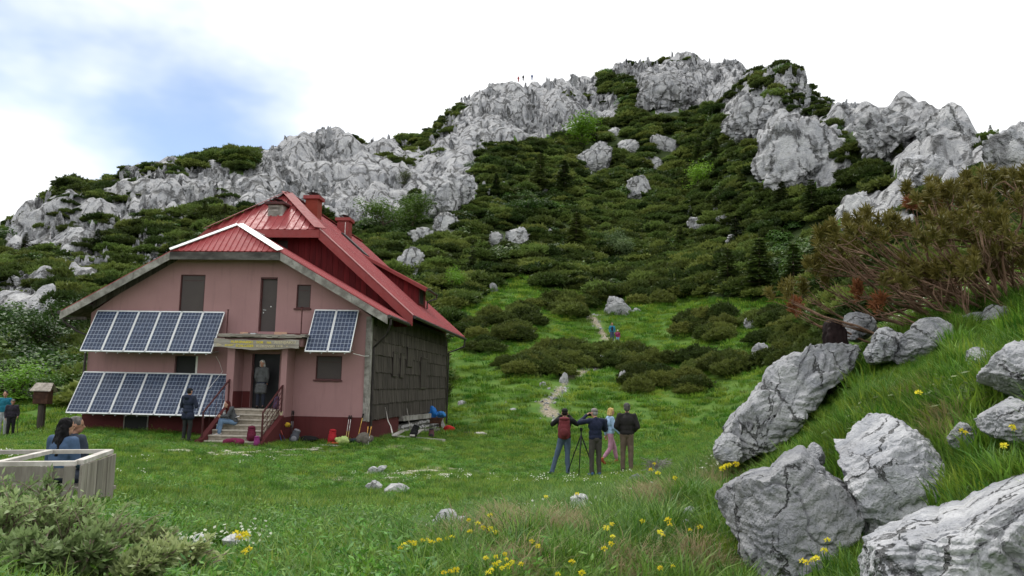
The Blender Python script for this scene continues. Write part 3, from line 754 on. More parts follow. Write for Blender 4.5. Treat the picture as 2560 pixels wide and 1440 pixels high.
# shingled side wall
hbox('side_backing', -.25, -.05, .305, 15.7, 1.0, 5.0, M_DARK); hbox('side_base', -.24, -.02, .285, 5.0, GY, 1.02, M_REDBASE)
rows = [.93, 1.58, 2.11, 2.71, 3.32, 3.83, 4.35, 4.8]
for k in range(len(rows) - 1):
    m = MB(); w = .02 + (k % 2) * .05; z0, z1 = rows[k], rows[k + 1]
    while w < 15.75:
        wd = rnd.uniform(.09, .17); zz = z0 + (1.04 - .93) * (1 - w / 15) * (k == 0)
        dz = rnd.uniform(-.03, .012); x = .012 + rnd.uniform(0, .012); e = min(w + wd - .006, 15.78)
        m.hexa([(-.04, w, zz + dz), (x + .03, w, zz + dz), (x + .03, e, zz + dz), (-.04, e, zz + dz), (-.04, w, z1 + .05), (x - .01, w, z1 + .05), (x - .01, e, z1 + .05), (-.04, e, z1 + .05)])
        w += wd
    m.build('shingle_course', M_SHINGLE, HUT, kind='stuff')
for (x0, y0, x1, y1) in ((980, 883, 990, 938), (999, 887, 1005.5, 941), (1016, 872, 1028, 914.6), (1050, 897, 1062, 969)):
    wa, za = HS(x0, y0, 0); wb, zb = HS(x1, y1, 0); za = HS((x0 + x1) / 2, y0, 0)[1]; zb = HS((x0 + x1) / 2, y1, 0)[1]
    s = MB().box(.04, .066, wa, wb, zb, za).build('side_shutter', M_SHINGLE, HUT)
    f = MB()
    f.box(.04, .085, wa - .05, wb + .05, za + .001, za + .05); f.box(.04, .08, wa - .05, wb, zb - .05, zb - .001); f.box(.04, .08, wa - .05, wa - .001, zb, za)
    f.build('frame', M_SHUTTER, s)
hbox('corner_board', -.14, .035, -.045, -.021, 1.02, 4.6, M_GREYWOOD); hbox('corner_board', .036, .062, -.03, .13, 1.0, 4.55, M_GREYWOOD)
hbox('corner_board', .0, .07, 15.79, 15.9, .7, 4.6, M_SHINGLE)
MB().hexa([(-.1, 5.2, .80), (.12, 5.2, .80), (.12, 15.6, .60), (-.1, 15.6, .60), (-.1, 5.2, 1.0), (.12, 5.2, 1.0), (.12, 15.6, .84), (-.1, 15.6, .84)]).build('sill_beam', M_GREYWOOD, HUT)
hbox('foundation', -.30, -.06, 5.001, 15.7, GY, .62, mat_plain('mortar', (.25, .24, .23), None, 8, .95, .4))
M_STONE = mat_plain('foundation_stone', (.42, .41, .40), (.24, .235, .23), 5, .92, .6, 30)
_stone = [rock_proto(700 + k, 8, (1, .8, .75), 8, (1, 1, 1), .05, .04, .1) for k in range(4)]
for me in _stone: me.materials.append(M_STONE)
for k in range(3):
    w = 5.2 + .2 * k
    while w < 15.5:
        q = rnd.uniform(.2, .34); o = obj('foundation_stone', _stone[rnd.randrange(4)], None, HUT)
        o.location = (-.02, w, .10 + .21 * k + rnd.uniform(-.03, .03)); o.scale = (.16, q, .15); o.rotation_euler = (rnd.uniform(-.2, .2), 0, 0); w += q * 1.35

# roofs: folded steel sheets with raised seams
def roof_sheet(name, st, spacing, mat, parent, rib=.032, ribw=.05, thick=.035, cat=None):
    """st: stations (bottom point, top point) along the eave; seams run from bottom to top"""
    st = [(Vector(a), Vector(b)) for a, b in st]
    L = [0.0]
    for i in range(1, len(st)): L.append(L[-1] + (st[i][0] - st[i - 1][0]).length)
    def S(s):
        i = 0
        while i < len(L) - 2 and s > L[i + 1]: i += 1
        f = (s - L[i]) / (L[i + 1] - L[i]); return st[i][0].lerp(st[i + 1][0], f), st[i][1].lerp(st[i + 1][1], f)
    m = MB(); i0 = max(range(len(st)), key=lambda i: (st[i][1] - st[i][0]).length)
    d0 = st[i0][1] - st[i0][0]; e0 = st[-1][0] - st[0][0]; N = e0.cross(d0).normalized()
    if N.z < 0: N = -N
    ss = list(L)
    k = spacing * .5; prof = []
    while k < L[-1] - .04:
        prof += [(k - ribw, 0), (k - ribw * .45, rib), (k + ribw * .45, rib), (k + ribw, 0)]; k += spacing
    prof += [(x, 0) for x in ss]; prof.sort()
    V = []; Fc = []
    for (s, h) in prof:
        a, b = S(s); V += [a + N * h, b + N * h, a - N * thick, b - N * thick]
    for i in range(len(prof) - 1):
        p, q = 4 * i, 4 * i + 4
        Fc += [(p, q, q + 1, p + 1), (p + 2, p + 3, q + 3, q + 2), (p, p + 2, q + 2, q), (p + 1, q + 1, q + 3, p + 3)]
    Fc += [(0, 1, 3, 2), (len(V) - 4, len(V) - 2, len(V) - 1, len(V) - 3)]
    m.add(V, Fc); return m.build(name, mat, parent)
FR, MR = empty('front_roof'), empty('main_roof'); FR.parent = HUT; MR.parent = HUT
fz, fe, fs = 7.90, 5.86, .557
def fzz(du): return fz - du * fs
W0 = -.56
roof_sheet('roof_slope', [((UC + fe, W0, fzz(fe)), (UC + 1.98, W0, fzz(1.98))), ((UC + fe, .40, fzz(fe)), (UC + .01, .40, fz)), ((UC + fe, 3.3, fzz(fe)), (UC + .01, 3.3, fz))], .24, M_ROOF, FR)
roof_sheet('roof_slope', [((UC - fe, 3.3, fzz(fe)), (UC - .01, 3.3, fz)), ((UC - fe, .40, fzz(fe)), (UC - .01, .40, fz)), ((UC - fe, W0, fzz(fe)), (UC - 1.98, W0, fzz(1.98)))], .24, M_ROOF, FR)
roof_sheet('hip_sheet', [((UC - 1.99, W0 - .04, fzz(1.98) - .02), (UC - 1.98, W0 - .02, fzz(1.98))), ((UC, W0 - .04, fzz(1.98) - .02), (UC, .39, fz)), ((UC + 1.99, W0 - .04, fzz(1.98) - .02), (UC + 1.98, W0 - .02, fzz(1.98)))], .20, M_ROOF, FR, .028, .035)
def strip(name, a, b, wd, mat, parent, h=.02, up=(0, -.5, 1), off=.05):
    a, b = Vector(a), Vector(b); u = Vector(up).normalized(); return MB().bar(a + u * off, b + u * off, wd, h, up).build(name, mat, parent)
for s_ in (-1, 1):
    strip('hip_flashing', (UC + s_ * 1.98, W0 - .04, fzz(1.98)), (UC + s_ * .03, .40, fz), .26, M_WHITETRIM, FR, .02, (s_ * .35, -.75, 1), .045)
strip('ridge_cap', (UC, .40, fz), (UC, 3.3, fz), .22, M_WHITETRIM, FR, .03, (0, 0, 1), .03)
# weathered verge boards
def verge(parent, pts, w, h, mat, th=.035, name='verge_board', cuts=3):
    for (a, b) in zip(pts[:-1], pts[1:]):
        a, b = Vector(a), Vector(b); n = cuts if abs(b.z - a.z) > .3 else 1
        for i in range(n):
            p, q = a.lerp(b, i / n), a.lerp(b, (i + 1) / n - (.002 if i < n - 1 else 0))
            e = .003 * (i % 2)
            MB().hexa([(p.x, w - th - e, p.z - h), (q.x, w - th - e, q.z - h), (q.x, w - e, q.z - h), (p.x, w - e, p.z - h), (p.x, w - th - e, p.z), (q.x, w - th - e, q.z), (q.x, w - e, q.z), (p.x, w - e, p.z)]).build(name, mat, parent)
verge(FR, [(UC - fe, W0, fzz(fe) - .05), (UC - 1.99, W0, fzz(1.99) - .05)], W0 - .01, .28, M_GREYWOOD)
verge(FR, [(UC + 1.99, W0, fzz(1.99) - .05), (UC + fe, W0, fzz(fe) - .05)], W0 - .01, .28, M_GREYWOOD)
M_GREYDARK = mat_wood('dark_weathered_wood', (.17, .16, .15), (.055, .05, .048), (2, 6, 5), .9, .9, .1)
verge(FR, [(UC - 1.985, W0, fzz(1.98) - .055), (UC + 1.985, W0, fzz(1.98) - .055)], W0 - .03, .27, M_GREYDARK)
# boarded soffits and rafter feet at the eaves
for s_ in (-1, 1):
    MB().hexa([(UC + s_ * 5.0, W0, fzz(5.0) - .26), (UC + s_ * fe, W0, fzz(fe) - .12), (UC + s_ * fe, 3.2, fzz(fe) - .12), (UC + s_ * 5.0, 3.2, fzz(5.0) - .26), (UC + s_ * 5.0, W0, fzz(5.0) - .22), (UC + s_ * fe, W0, fzz(fe) - .08), (UC + s_ * fe, 3.2, fzz(fe) - .08), (UC + s_ * 5.0, 3.2, fzz(5.0) - .22)]).build('soffit', M_SHINGLE, FR)
MB().prism([(UC - 5.05, -.01, fzz(5.05) - .05), (UC - 2.0, -.01, fzz(2.0) - .05), (UC - 2.0, -.01, fzz(2.0) - .25), (UC - 5.05, -.01, fzz(5.05) - .35)], (0, .02, 0)).build('verge_shade_strip', M_SHINGLE, FR)  # thin dark strips on the wall, standing in for the verge's shade
MB().prism([(UC + 2.0, -.01, fzz(2.0) - .05), (UC + 5.05, -.01, fzz(5.05) - .05), (UC + 5.05, -.01, fzz(5.05) - .35), (UC + 2.0, -.01, fzz(2.0) - .25)], (0, .02, 0)).build('verge_shade_strip', M_SHINGLE, FR)

mz, me_, ms_ = 10.16, 6.05, .872
def mzz(du): return mz - du * ms_
W1, W2, W3 = 2.6, 4.8, 16.35
hc = 2.25
roof_sheet('roof_slope', [((UC + me_, W1, mzz(me_)), (UC + hc, W1, mzz(hc))), ((UC + me_, W2, mzz(me_)), (UC + .01, W2, mz)), ((UC + me_, W3, mzz(me_)), (UC + .01, W3, mz))], .25, M_ROOF, MR)
roof_sheet('roof_slope', [((UC - me_, W3, mzz(me_)), (UC - .01, W3, mz)), ((UC - me_, W2, mzz(me_)), (UC - .01, W2, mz)), ((UC - me_, W1, mzz(me_)), (UC - hc, W1, mzz(hc)))], .25, M_ROOF, MR)
roof_sheet('hip_sheet', [((UC - hc - .02, W1 - .03, mzz(hc) - .02), (UC - hc, W1 - .02, mzz(hc))), ((UC, W1 - .03, mzz(hc) - .02), (UC, W2 - .01, mz)), ((UC + hc + .02, W1 - .03, mzz(hc) - .02), (UC + hc, W1 - .02, mzz(hc)))], .30, M_ROOF, MR, .035, .045)
for s_ in (-1, 1): strip('hip_cap', (UC + s_ * (hc + .02), W1 - .03, mzz(hc)), (UC + s_ * .02, W2, mz), .5, M_ROOFTRIM, MR, .02, (s_ * .6, -.6, 1), .05)
strip('ridge_cap', (UC, W2 - .05, mz), (UC, W3, mz), .3, M_ROOFTRIM, MR, .03, (0, 0, 1), .03)
verge(MR, [(UC - hc - .01, W1, mzz(hc) - .05), (UC + hc + .01, W1, mzz(hc) - .05)], W1 - .045, .30, M_ROOFTRIM, .03, 'fascia')
verge(MR, [(UC + hc, W1, mzz(hc) - .05), (UC + me_, W1, mzz(me_) - .05)], W1 - .012, .36, M_ROOFTRIM, .03, 'fascia', 2)
verge(MR, [(UC - me_, W1, mzz(me_) - .05), (UC - hc, W1, mzz(hc) - .05)], W1 - .012, .36, M_ROOFTRIM, .03, 'fascia', 2)
strip('verge_flashing', (UC + hc, W1 + .02, mzz(hc)), (UC + me_, W1 + .02, mzz(me_)), .10, mat_plain('pink_flashing', (.55, .32, .31), (.45, .25, .24), 3, .5, 0), MR, .03, (.6, 0, 1), .02)
# boarded gable
GW = empty('gable_wall'); GW.parent = HUT
u = UC - 5.6; k = 0
while u < UC + 5.6:
    u1 = u + .235; zt0, zt1 = min(mzz(abs(u - UC)), mzz(hc)) - .06, min(mzz(abs(u1 - UC)), mzz(hc)) - .06
    zb = max(4.5, min(fzz(abs(u - UC)), fzz(abs(u1 - UC))) - .5)
    e = .008 * (k % 2)
    if min(zt0, zt1) > zb + .05:
        MB().hexa([(u, 3.28 + e, zb), (u1 - .012, 3.28 + e, zb), (u1 - .012, 3.36, zb), (u, 3.36, zb), (u, 3.28 + e, zt0), (u1 - .012, 3.28 + e, zt1), (u1 - .012, 3.36, zt1), (u, 3.36, zt0)]).build('board', M_REDBOARD, GW)
    u = u1; k += 1
MB().prism([(UC - 5.0, 3.37, 5.0), (UC + 5.0, 3.37, 5.0), (UC + 5.0, 3.37, mzz(5.0) - .06), (UC + hc, 3.37, mzz(hc) - .06), (UC - hc, 3.37, mzz(hc) - .06), (UC - 5.0, 3.37, mzz(5.0) - .06)], (0, .06, 0)).build('backing', M_DARK, GW)
hbox('gable_vent', -4.75, -4.35, 3.24, 3.275, 7.35, 7.85, M_GUTTER, GW)
MB().prism([(UC - 5.1, W3 - .4, 4.6), (UC + 5.1, W3 - .4, 4.6), (UC, W3 - .4, mz - .1)], (0, .1, 0)).build('rear_gable', M_REDBOARD, HUT)
# shed dormer
DM = empty('dormer'); DM.parent = HUT
d0, d1 = 8.9, 10.55
def dz(u_): return 8.36 + (u_ + 3.19) * (6.86 - 8.36) / (-.22 + 3.19)
u = -3.15; k = 0
while u < -.20:
    u1 = min(u + .225, -.20)
    b0, b1 = mzz(u - UC) - .1, mzz(u1 - UC) - .1
    e = .007 * (k % 2)
    MB().hexa([(u, d0 + e, b0), (u1 - .01, d0 + e, b1), (u1 - .01, d0 + .06, b1), (u, d0 + .06, b0), (u, d0 + e, dz(u)), (u1 - .01, d0 + e, dz(u1)), (u1 - .01, d0 + .06, dz(u1)), (u, d0 + .06, dz(u))]).build('board', M_REDBOARD, DM)
    u = u1; k += 1
MB().prism([(-3.1, d1, mzz(2.02) - .1), (-.2, d1, mzz(4.92) - .1), (-.2, d1, dz(-.2)), (-3.1, d1, dz(-3.1))], (0, .06, 0)).build('cheek', M_REDBOARD, DM)
hbox('front_board', -.23, -.19, d0 - .01, d1 + .07, 5.75, 6.85, M_REDBOARD, DM)
wdw = hbox('window', -.188, -.17, 9.05, 9.95, 6.02, 6.72, M_DARK, DM)
fr = MB()
for q in ((9.0, 9.05, 5.97, 6.77), (9.95, 10.0, 5.97, 6.77), (9.05, 9.95, 5.97, 6.02), (9.05, 9.95, 6.72, 6.77)): fr.box(-.187, -.15, q[0], q[1], q[2], q[3])
fr.build('window_frame', M_FRAME, DM)
roof_sheet('dormer_roof', [((.22, d0 - .3, dz(.22) + .03), (-3.6, d0 - .3, dz(-3.6) + .03)), ((.22, d1 + .35, dz(.22) + .03), (-3.6, d1 + .35, dz(-3.6) + .03))], .25, M_ROOF, DM, .03, .04, .05)
MB().hexa([(.22, d0 - .34, dz(.22) - .16), (-3.4, d0 - .34, dz(-3.4) - .1), (-3.4, d0 - .305, dz(-3.4) - .1), (.22, d0 - .305, dz(.22) - .16), (.22, d0 - .34, dz(.22) + .02), (-3.4, d0 - .34, dz(-3.4) + .02), (-3.4, d0 - .305, dz(-3.4) + .02), (.22, d0 - .305, dz(.22) + .02)]).build('fascia', M_ROOFTRIM, DM)
MB().tube([(.30, d0 - .3, dz(.25) - .03), (.30, d1 + .4, dz(.25) - .04)], .055, 8).build('gutter', M_GUTTER, DM)
MB().tube([(.30, d1 + .3, dz(.25) - .06), (.30, d1 + .3, dz(.25) - .22), (-.05, d1 - .2, 6.2), (-.05, d1 - .2, 5.85)], .04, 8).build('downpipe', M_GUTTER, DM)
# skylight, chimneys and the boarded vent
a, b = UC + 1.05, UC + 2.25
MB().hexa([(a, 9.2, mzz(1.05) + .02), (b, 9.2, mzz(2.25) + .02), (b, 9.9, mzz(2.25) + .02), (a, 9.9, mzz(1.05) + .02), (a + .05, 9.2, mzz(1.05) + .11), (b + .05, 9.2, mzz(2.25) + .11), (b + .05, 9.9, mzz(2.25) + .11), (a + .05, 9.9, mzz(1.05) + .11)]).build('skylight', M_GUTTER, HUT)
def chimney(name, u0, u1, w0, w1, zb, zt, mat, cap, ct=.16, ov=.09):
    c = hbox(name, u0, u1, w0, w1, zb, zt, mat, bevel=.012)
    hbox('cap', u0 - ov, u1 + ov, w0 - ov, w1 + ov, zt - .0, zt + ct, cap, c, bevel=.012)
    m = MB(); uc, wc = (u0 + u1) / 2, (w0 + w1) / 2
    for k in range(-2, 3): m.bar((uc + k * .09, w0 - .02, zt + ct + .10 + .05 * cos(k * .7)), (uc + k * .09, w1 + .02, zt + ct + .10 + .05 * cos(k * .7)), .095, .012)
    for s_ in (-1, 1): m.bar((uc + s_ * .17, wc - .15, zt + ct), (uc + s_ * .17, wc - .15, zt + ct + .13), .02, .02).bar((uc + s_ * .17, wc + .15, zt + ct), (uc + s_ * .17, wc + .15, zt + ct + .13), .02, .02)
    m.build('cowl', M_GUTTER, c); return c
chimney('chimney', -4.70, -4.16, 6.0, 6.6, 8.9, 10.19, M_BRICKRED, M_ROOFTRIM)
c2 = chimney('chimney', -4.68, -4.10, 10.5, 11.1, 8.9, 10.16, M_ROOFTRIM, M_ROOFTRIM)
hbox('lime_streak', -4.28, -4.25, 10.487, 10.498, 9.35, 10.1, M_WHITE, c2)
vc = chimney('boarded_vent', -5.26, -4.68, 3.35, 4.0, 8.0, 9.33, M_GREYWOOD, M_FRAME, .10, .13)
for k in range(9): hbox('slat', -5.27, -4.80, 3.325, 3.345, 8.55 + k * .085, 8.62 + k * .085, M_GREYWOOD, vc)
MB().prism([(-5.45, 3.22, mzz(hc) + .46), (-4.62, 3.22, mzz(hc) + .46), (-4.72, 3.36, mzz(hc) + .66), (-5.30, 3.36, mzz(hc) + .66)], (0, .02, -.03)).build('flashing', M_WHITETRIM, vc)
# gutters and downpipes
GT = empty('rainwater_pipes'); GT.parent = HUT
MB().tube([(UC + fe + .05, W0 - .05, fzz(fe) - .07), (UC + fe + .05, 2.5, fzz(fe) - .09)], .065, 10).build('gutter', M_GUTTER, GT)
MB().tube([(UC + me_ + .06, W1 - .02, mzz(me_) - .06), (UC + me_ + .06, W3, mzz(me_) - .12)], .065, 10).build('gutter', M_GUTTER, GT)
MB().tube([(UC - fe - .05, W0 - .05, fzz(fe) - .07), (UC - fe - .05, 2.5, fzz(fe) - .09)], .065, 10).build('gutter', M_GUTTER, GT)
MB().tube([(UC + fe + .05, -.35, fzz(fe) - .1), (UC + fe + .05, -.35, fzz(fe) - .32), (.62, -.1, 4.0), (.10, .22, 3.55), (.10, .22, .9), (.06, .2, .45)], .045, 8).build('downpipe', M_GUTTER, GT)
MB().tube([(UC + me_ + .06, 15.9, mzz(me_) - .15), (UC + me_ + .06, 15.9, 4.35), (.12, 15.95, 4.0), (.12, 15.95, .2)], .05, 8).build('downpipe', M_GUTTER, GT)
MB().tube([(UC - fe - .05, -.3, fzz(fe) - .1), (UC - fe - .05, -.3, fzz(fe) - .35), (-10.6, -.15, 3.95), (-10.24, -.08, 3.8), (-10.24, -.08, 1.2)], .045, 8).build('downpipe', M_GUTTER, GT)
MB().bar((UC - fe, -.3, fzz(fe) - .25), (-10.2, -.3, fzz(fe) - .25), .1, .1).build('eave_beam', M_SHINGLE, FR)

# solar panels: each on the wall with its foot standing out
def solar(u0, u1, zt, zb, label, wt=-.12, wb=-.97):
    T0, T1, B0, B1 = Vector((u0, wt, zt)), Vector((u1, wt, zt)), Vector((u0, wb, zb)), Vector((u1, wb, zb))
    sl = (T0 - B0); N = (T1 - T0).cross(sl).normalized()
    if N.y > 0: N = -N
    p = empty('solar_panel', HW((u0 + u1) / 2, (wt + wb) / 2, zb), -HA, label, 'solar panel', 'solar panels on the hut front')
    off = Vector(((u0 + u1) / 2, (wt + wb) / 2, zb))
    me = bpy.data.meshes.new('cells'); q = [B0, B1, T1, T0]
    me.from_pydata([v - off - N * 0 for v in q], [], [(0, 1, 2, 3)]); uv = me.uv_layers.new(name='UVMap')
    for i, c in enumerate(((0, 0), (1, 0), (1, 1), (0, 1))): uv.data[i].uv = c
    obj('cells', me, M_CELLS, p)
    fr = MB(); d = sl.normalized(); ux = (T1 - T0).normalized(); fwid = .026
    for (a, b, w_) in ((B0 + ux * fwid / 2, T0 + ux * fwid / 2, fwid), (B1 - ux * fwid / 2, T1 - ux * fwid / 2, fwid), (B0 + d * .02, B1 + d * .02, .045), (T0 - d * .02, T1 - d * .02, .045)):
        fr.bar(a - off - N * .012 + N * .0, b - off - N * .012, w_, .045, N)
    fr.build('frame', M_ALU, p)
    MB().add([v - off - N * .03 for v in q], [(0, 3, 2, 1)]).build('back_sheet', M_WHITE, p)
    for uu in (u0 + .25 * (u1 - u0), u1 - .25 * (u1 - u0)):
        MB().bar(Vector((uu, wb + .06, zb - .02)) - off, Vector((uu, -.005, zb + .10)) - off, .03, .03).build('strut', M_METAL, p)
        MB().ball(Vector((uu, wb + .02, zb - .05)) - off, .022, 6, 4).build('bolt', M_METAL, p)
ORD = ['leftmost', 'second from left', 'third from left', 'fourth from left', 'fifth from left', 'sixth from left', 'seventh from left']
for i in range(6):
    a = -9.90 + i * .785; solar(a + .008, a + .777, 4.69, 3.21, ('rightmost' if i == 5 else ORD[i]) + ' solar panel of the upper row of six')
for i in range(7):
    a = -10.22 + i * .785; solar(a + .008, a + .777, 2.52, 1.10, ORD[i] + ' solar panel of the lower row' + (', beside the stairs' if i == 6 else ''))
for i in range(2):
    a = -1.97 + i * .79; solar(a + .008, a + .782, 4.81, 3.32, ('left' if i == 0 else 'right') + ' one of the solar panel pair right of the name board')
MB().tube([(-5.05, -.9, 3.1), (-5.1, -.5, 2.9), (-5.15, -.12, 2.6), (-5.25, -.9, 2.0)], .008, 5).build('cable', M_WHITE, HUT)
MB().tube([(-.3, -.9, 3.28), (-.1, -.3, 3.22), (.0, -.05, 3.24)], .01, 5).build('cable', M_WHITE, HUT)
# ------------------------------------------------------------------ limestone: cliffs, outcrops, boulders
rnd = random.Random(11); nrg = np.random.default_rng(11)
CLIFF_ROCK = [rock_proto(40 + k, 34, (.8, .75, 1.5), 30, (1.6, 1.6, .5), .16, .22, .24) for k in range(8)] + [rock_proto(60 + k, 30, (1.1, .9, .9), 22, (1.1, 1.1, .9), .14, .18, .22) for k in range(4)]
for m_ in CLIFF_ROCK: m_.materials.append(M_ROCK_FAR)
SPEC = [(112, 28, 66), (84, 30, 74), (26, 34, 66), (10, 36, 60), (14, 40, 76), (7, 28, 50), (6, 26, 46), (16, 34, 70), (6, 26, 50), (7, 26, 46), (9, 36, 64), (8, 34, 60), (9, 36, 64), (7, 28, 48)]
rub_p, rub_s, rub_r, rub_i = [], [], [], []
for poly, (n, lo, hi) in zip(CLIFFS, SPEC):
    P = np.array(poly, float); x0, y0 = P.min(0); x1, y1 = P.max(0); placed = []; tries = 0
    while len(placed) < n and tries < 9000:
        tries += 1
        x, y = rnd.uniform(x0, x1), rnd.uniform(y0, y1); s = rnd.uniform(lo, hi) * (1 if rnd.random() < .75 else .7)
        if not in_poly(np.array([x]), np.array([y]), poly)[0]: continue
        if any((abs(x - a) / (.38 * (s + t))) ** 2 + (abs(y - b) / (.46 * (s + t))) ** 2 < 1 for a, b, t in placed) and tries < 6000: continue
        d = float(hit(x, y)[0])
        if not np.isfinite(d): continue
        placed.append((x, y, s)); p = at(x, y, d); k = s / F * d * .5
        o = obj('rock', CLIFF_ROCK[rnd.choice([0, 1, 2, 3, 4, 5, 6, 7, 8, 9, 10, 11])], None, MOUNTAIN)
        o.location = p - Vector((0, 0, k * .35)); o.rotation_euler = (rnd.uniform(-.18, .18), rnd.uniform(-.18, .18), rnd.uniform(0, 6.28))
        o.scale = (k * rnd.uniform(.75, 1.15), k * rnd.uniform(.75, 1.15), k * rnd.uniform(.9, 1.5))
    for _ in range(int(n * 15)):
        x, y = rnd.uniform(x0, x1), rnd.uniform(y0, y1)
        if not in_poly(np.array([x]), np.array([y]), poly)[0]: continue
        d = float(hit(x, y)[0])
        if not np.isfinite(d): continue
        k = rnd.uniform(8, 28) / F * d * .5; p = at(x, y, d) + Vector((0, -k * 1.0, k * .1))
        rub_p.append(p); rub_s.append((k * rnd.uniform(.6, 1), k * rnd.uniform(.6, 1), k * rnd.uniform(.8, 1.9))); rub_r.append((rnd.uniform(-.2, .2), rnd.uniform(-.2, .2), rnd.uniform(0, 6.28))); rub_i.append(rnd.randrange(12))
# scattered stones half lost in the scrub
for (a, b, c, d_, n) in ((0, 560, 700, 760, 26), (1180, 1900, 330, 640, 34), (1950, 2450, 300, 520, 22), (440, 1050, 440, 640, 30)):
    for _ in range(n):
        x, y = rnd.uniform(a, b), rnd.uniform(c, d_); d = float(hit(x, y)[0])
        if not np.isfinite(d) or d < 60: continue
        k = rnd.uniform(9, 26) / F * d * .5; rub_p.append(at(x, y, d) + Vector((0, -.6, k * .6 + .3)))
        rub_s.append((k, k, k * rnd.uniform(.9, 1.6))); rub_r.append((0, 0, rnd.uniform(0, 6.28))); rub_i.append(rnd.randrange(12))

_pc = [0]
def protos(meshes):
    """a collection of mesh prototypes for scattering, kept outside the scene"""
    _pc[0] += 1; c = bpy.data.collections.new('kinds_%02d' % _pc[0])
    for i, me in enumerate(meshes):
        o = bpy.data.objects.new('kind_%02d_%02d' % (_pc[0], i), me); c.objects.link(o)
    return c
def scatter(name, coll, P, R, S, I, parent=None, kind='stuff', label=None, cat=None):
    P = np.array([tuple(p) for p in P], np.float32).reshape(-1, 3); me = bpy.data.meshes.new(name); n = len(P)
    me.vertices.add(n); me.vertices.foreach_set('co', P.ravel())
    S = np.asarray(S, np.float32); S = np.repeat(S[:, None], 3, 1) if S.ndim == 1 else S
    for nm, arr in (('rot', R), ('scl', S)):
        a = me.attributes.new(nm, 'FLOAT_VECTOR', 'POINT'); a.data.foreach_set('vector', np.ascontiguousarray(arr, np.float32).ravel())
    a = me.attributes.new('idx', 'INT', 'POINT'); a.data.foreach_set('value', np.ascontiguousarray(I, np.int32))
    o = obj(name, me, None, parent, label, cat, None, kind)
    g = bpy.data.node_groups.new(name, 'GeometryNodeTree')
    g.interface.new_socket('Geometry', in_out='INPUT', socket_type='NodeSocketGeometry'); g.interface.new_socket('Geometry', in_out='OUTPUT', socket_type='NodeSocketGeometry')
    gi, go = g.nodes.new('NodeGroupInput'), g.nodes.new('NodeGroupOutput')
    ci = g.nodes.new('GeometryNodeCollectionInfo'); ci.inputs['Collection'].default_value = coll; ci.inputs['Separate Children'].default_value = True; ci.inputs['Reset Children'].default_value = True
    ip = g.nodes.new('GeometryNodeInstanceOnPoints'); ip.inputs['Pick Instance'].default_value = True
    def na(nm, t):
        q = g.nodes.new('GeometryNodeInputNamedAttribute'); q.data_type = t; q.inputs['Name'].default_value = nm; return q.outputs['Attribute']
    e = g.nodes.new('FunctionNodeEulerToRotation'); L = g.links
    L.new(gi.outputs[0], ip.inputs['Points']); L.new(ci.outputs[0], ip.inputs['Instance']); L.new(na('idx', 'INT'), ip.inputs['Instance Index'])
    L.new(na('rot', 'FLOAT_VECTOR'), e.inputs[0]); L.new(e.outputs[0], ip.inputs['Rotation']); L.new(na('scl', 'FLOAT_VECTOR'), ip.inputs['Scale']); L.new(ip.outputs[0], go.inputs[0])
    md = o.modifiers.new('scatter', 'NODES'); md.node_group = g
    return o
scatter('rubble', protos(CLIFF_ROCK), rub_p, np.array(rub_r), np.array(rub_s), rub_i, MOUNTAIN)

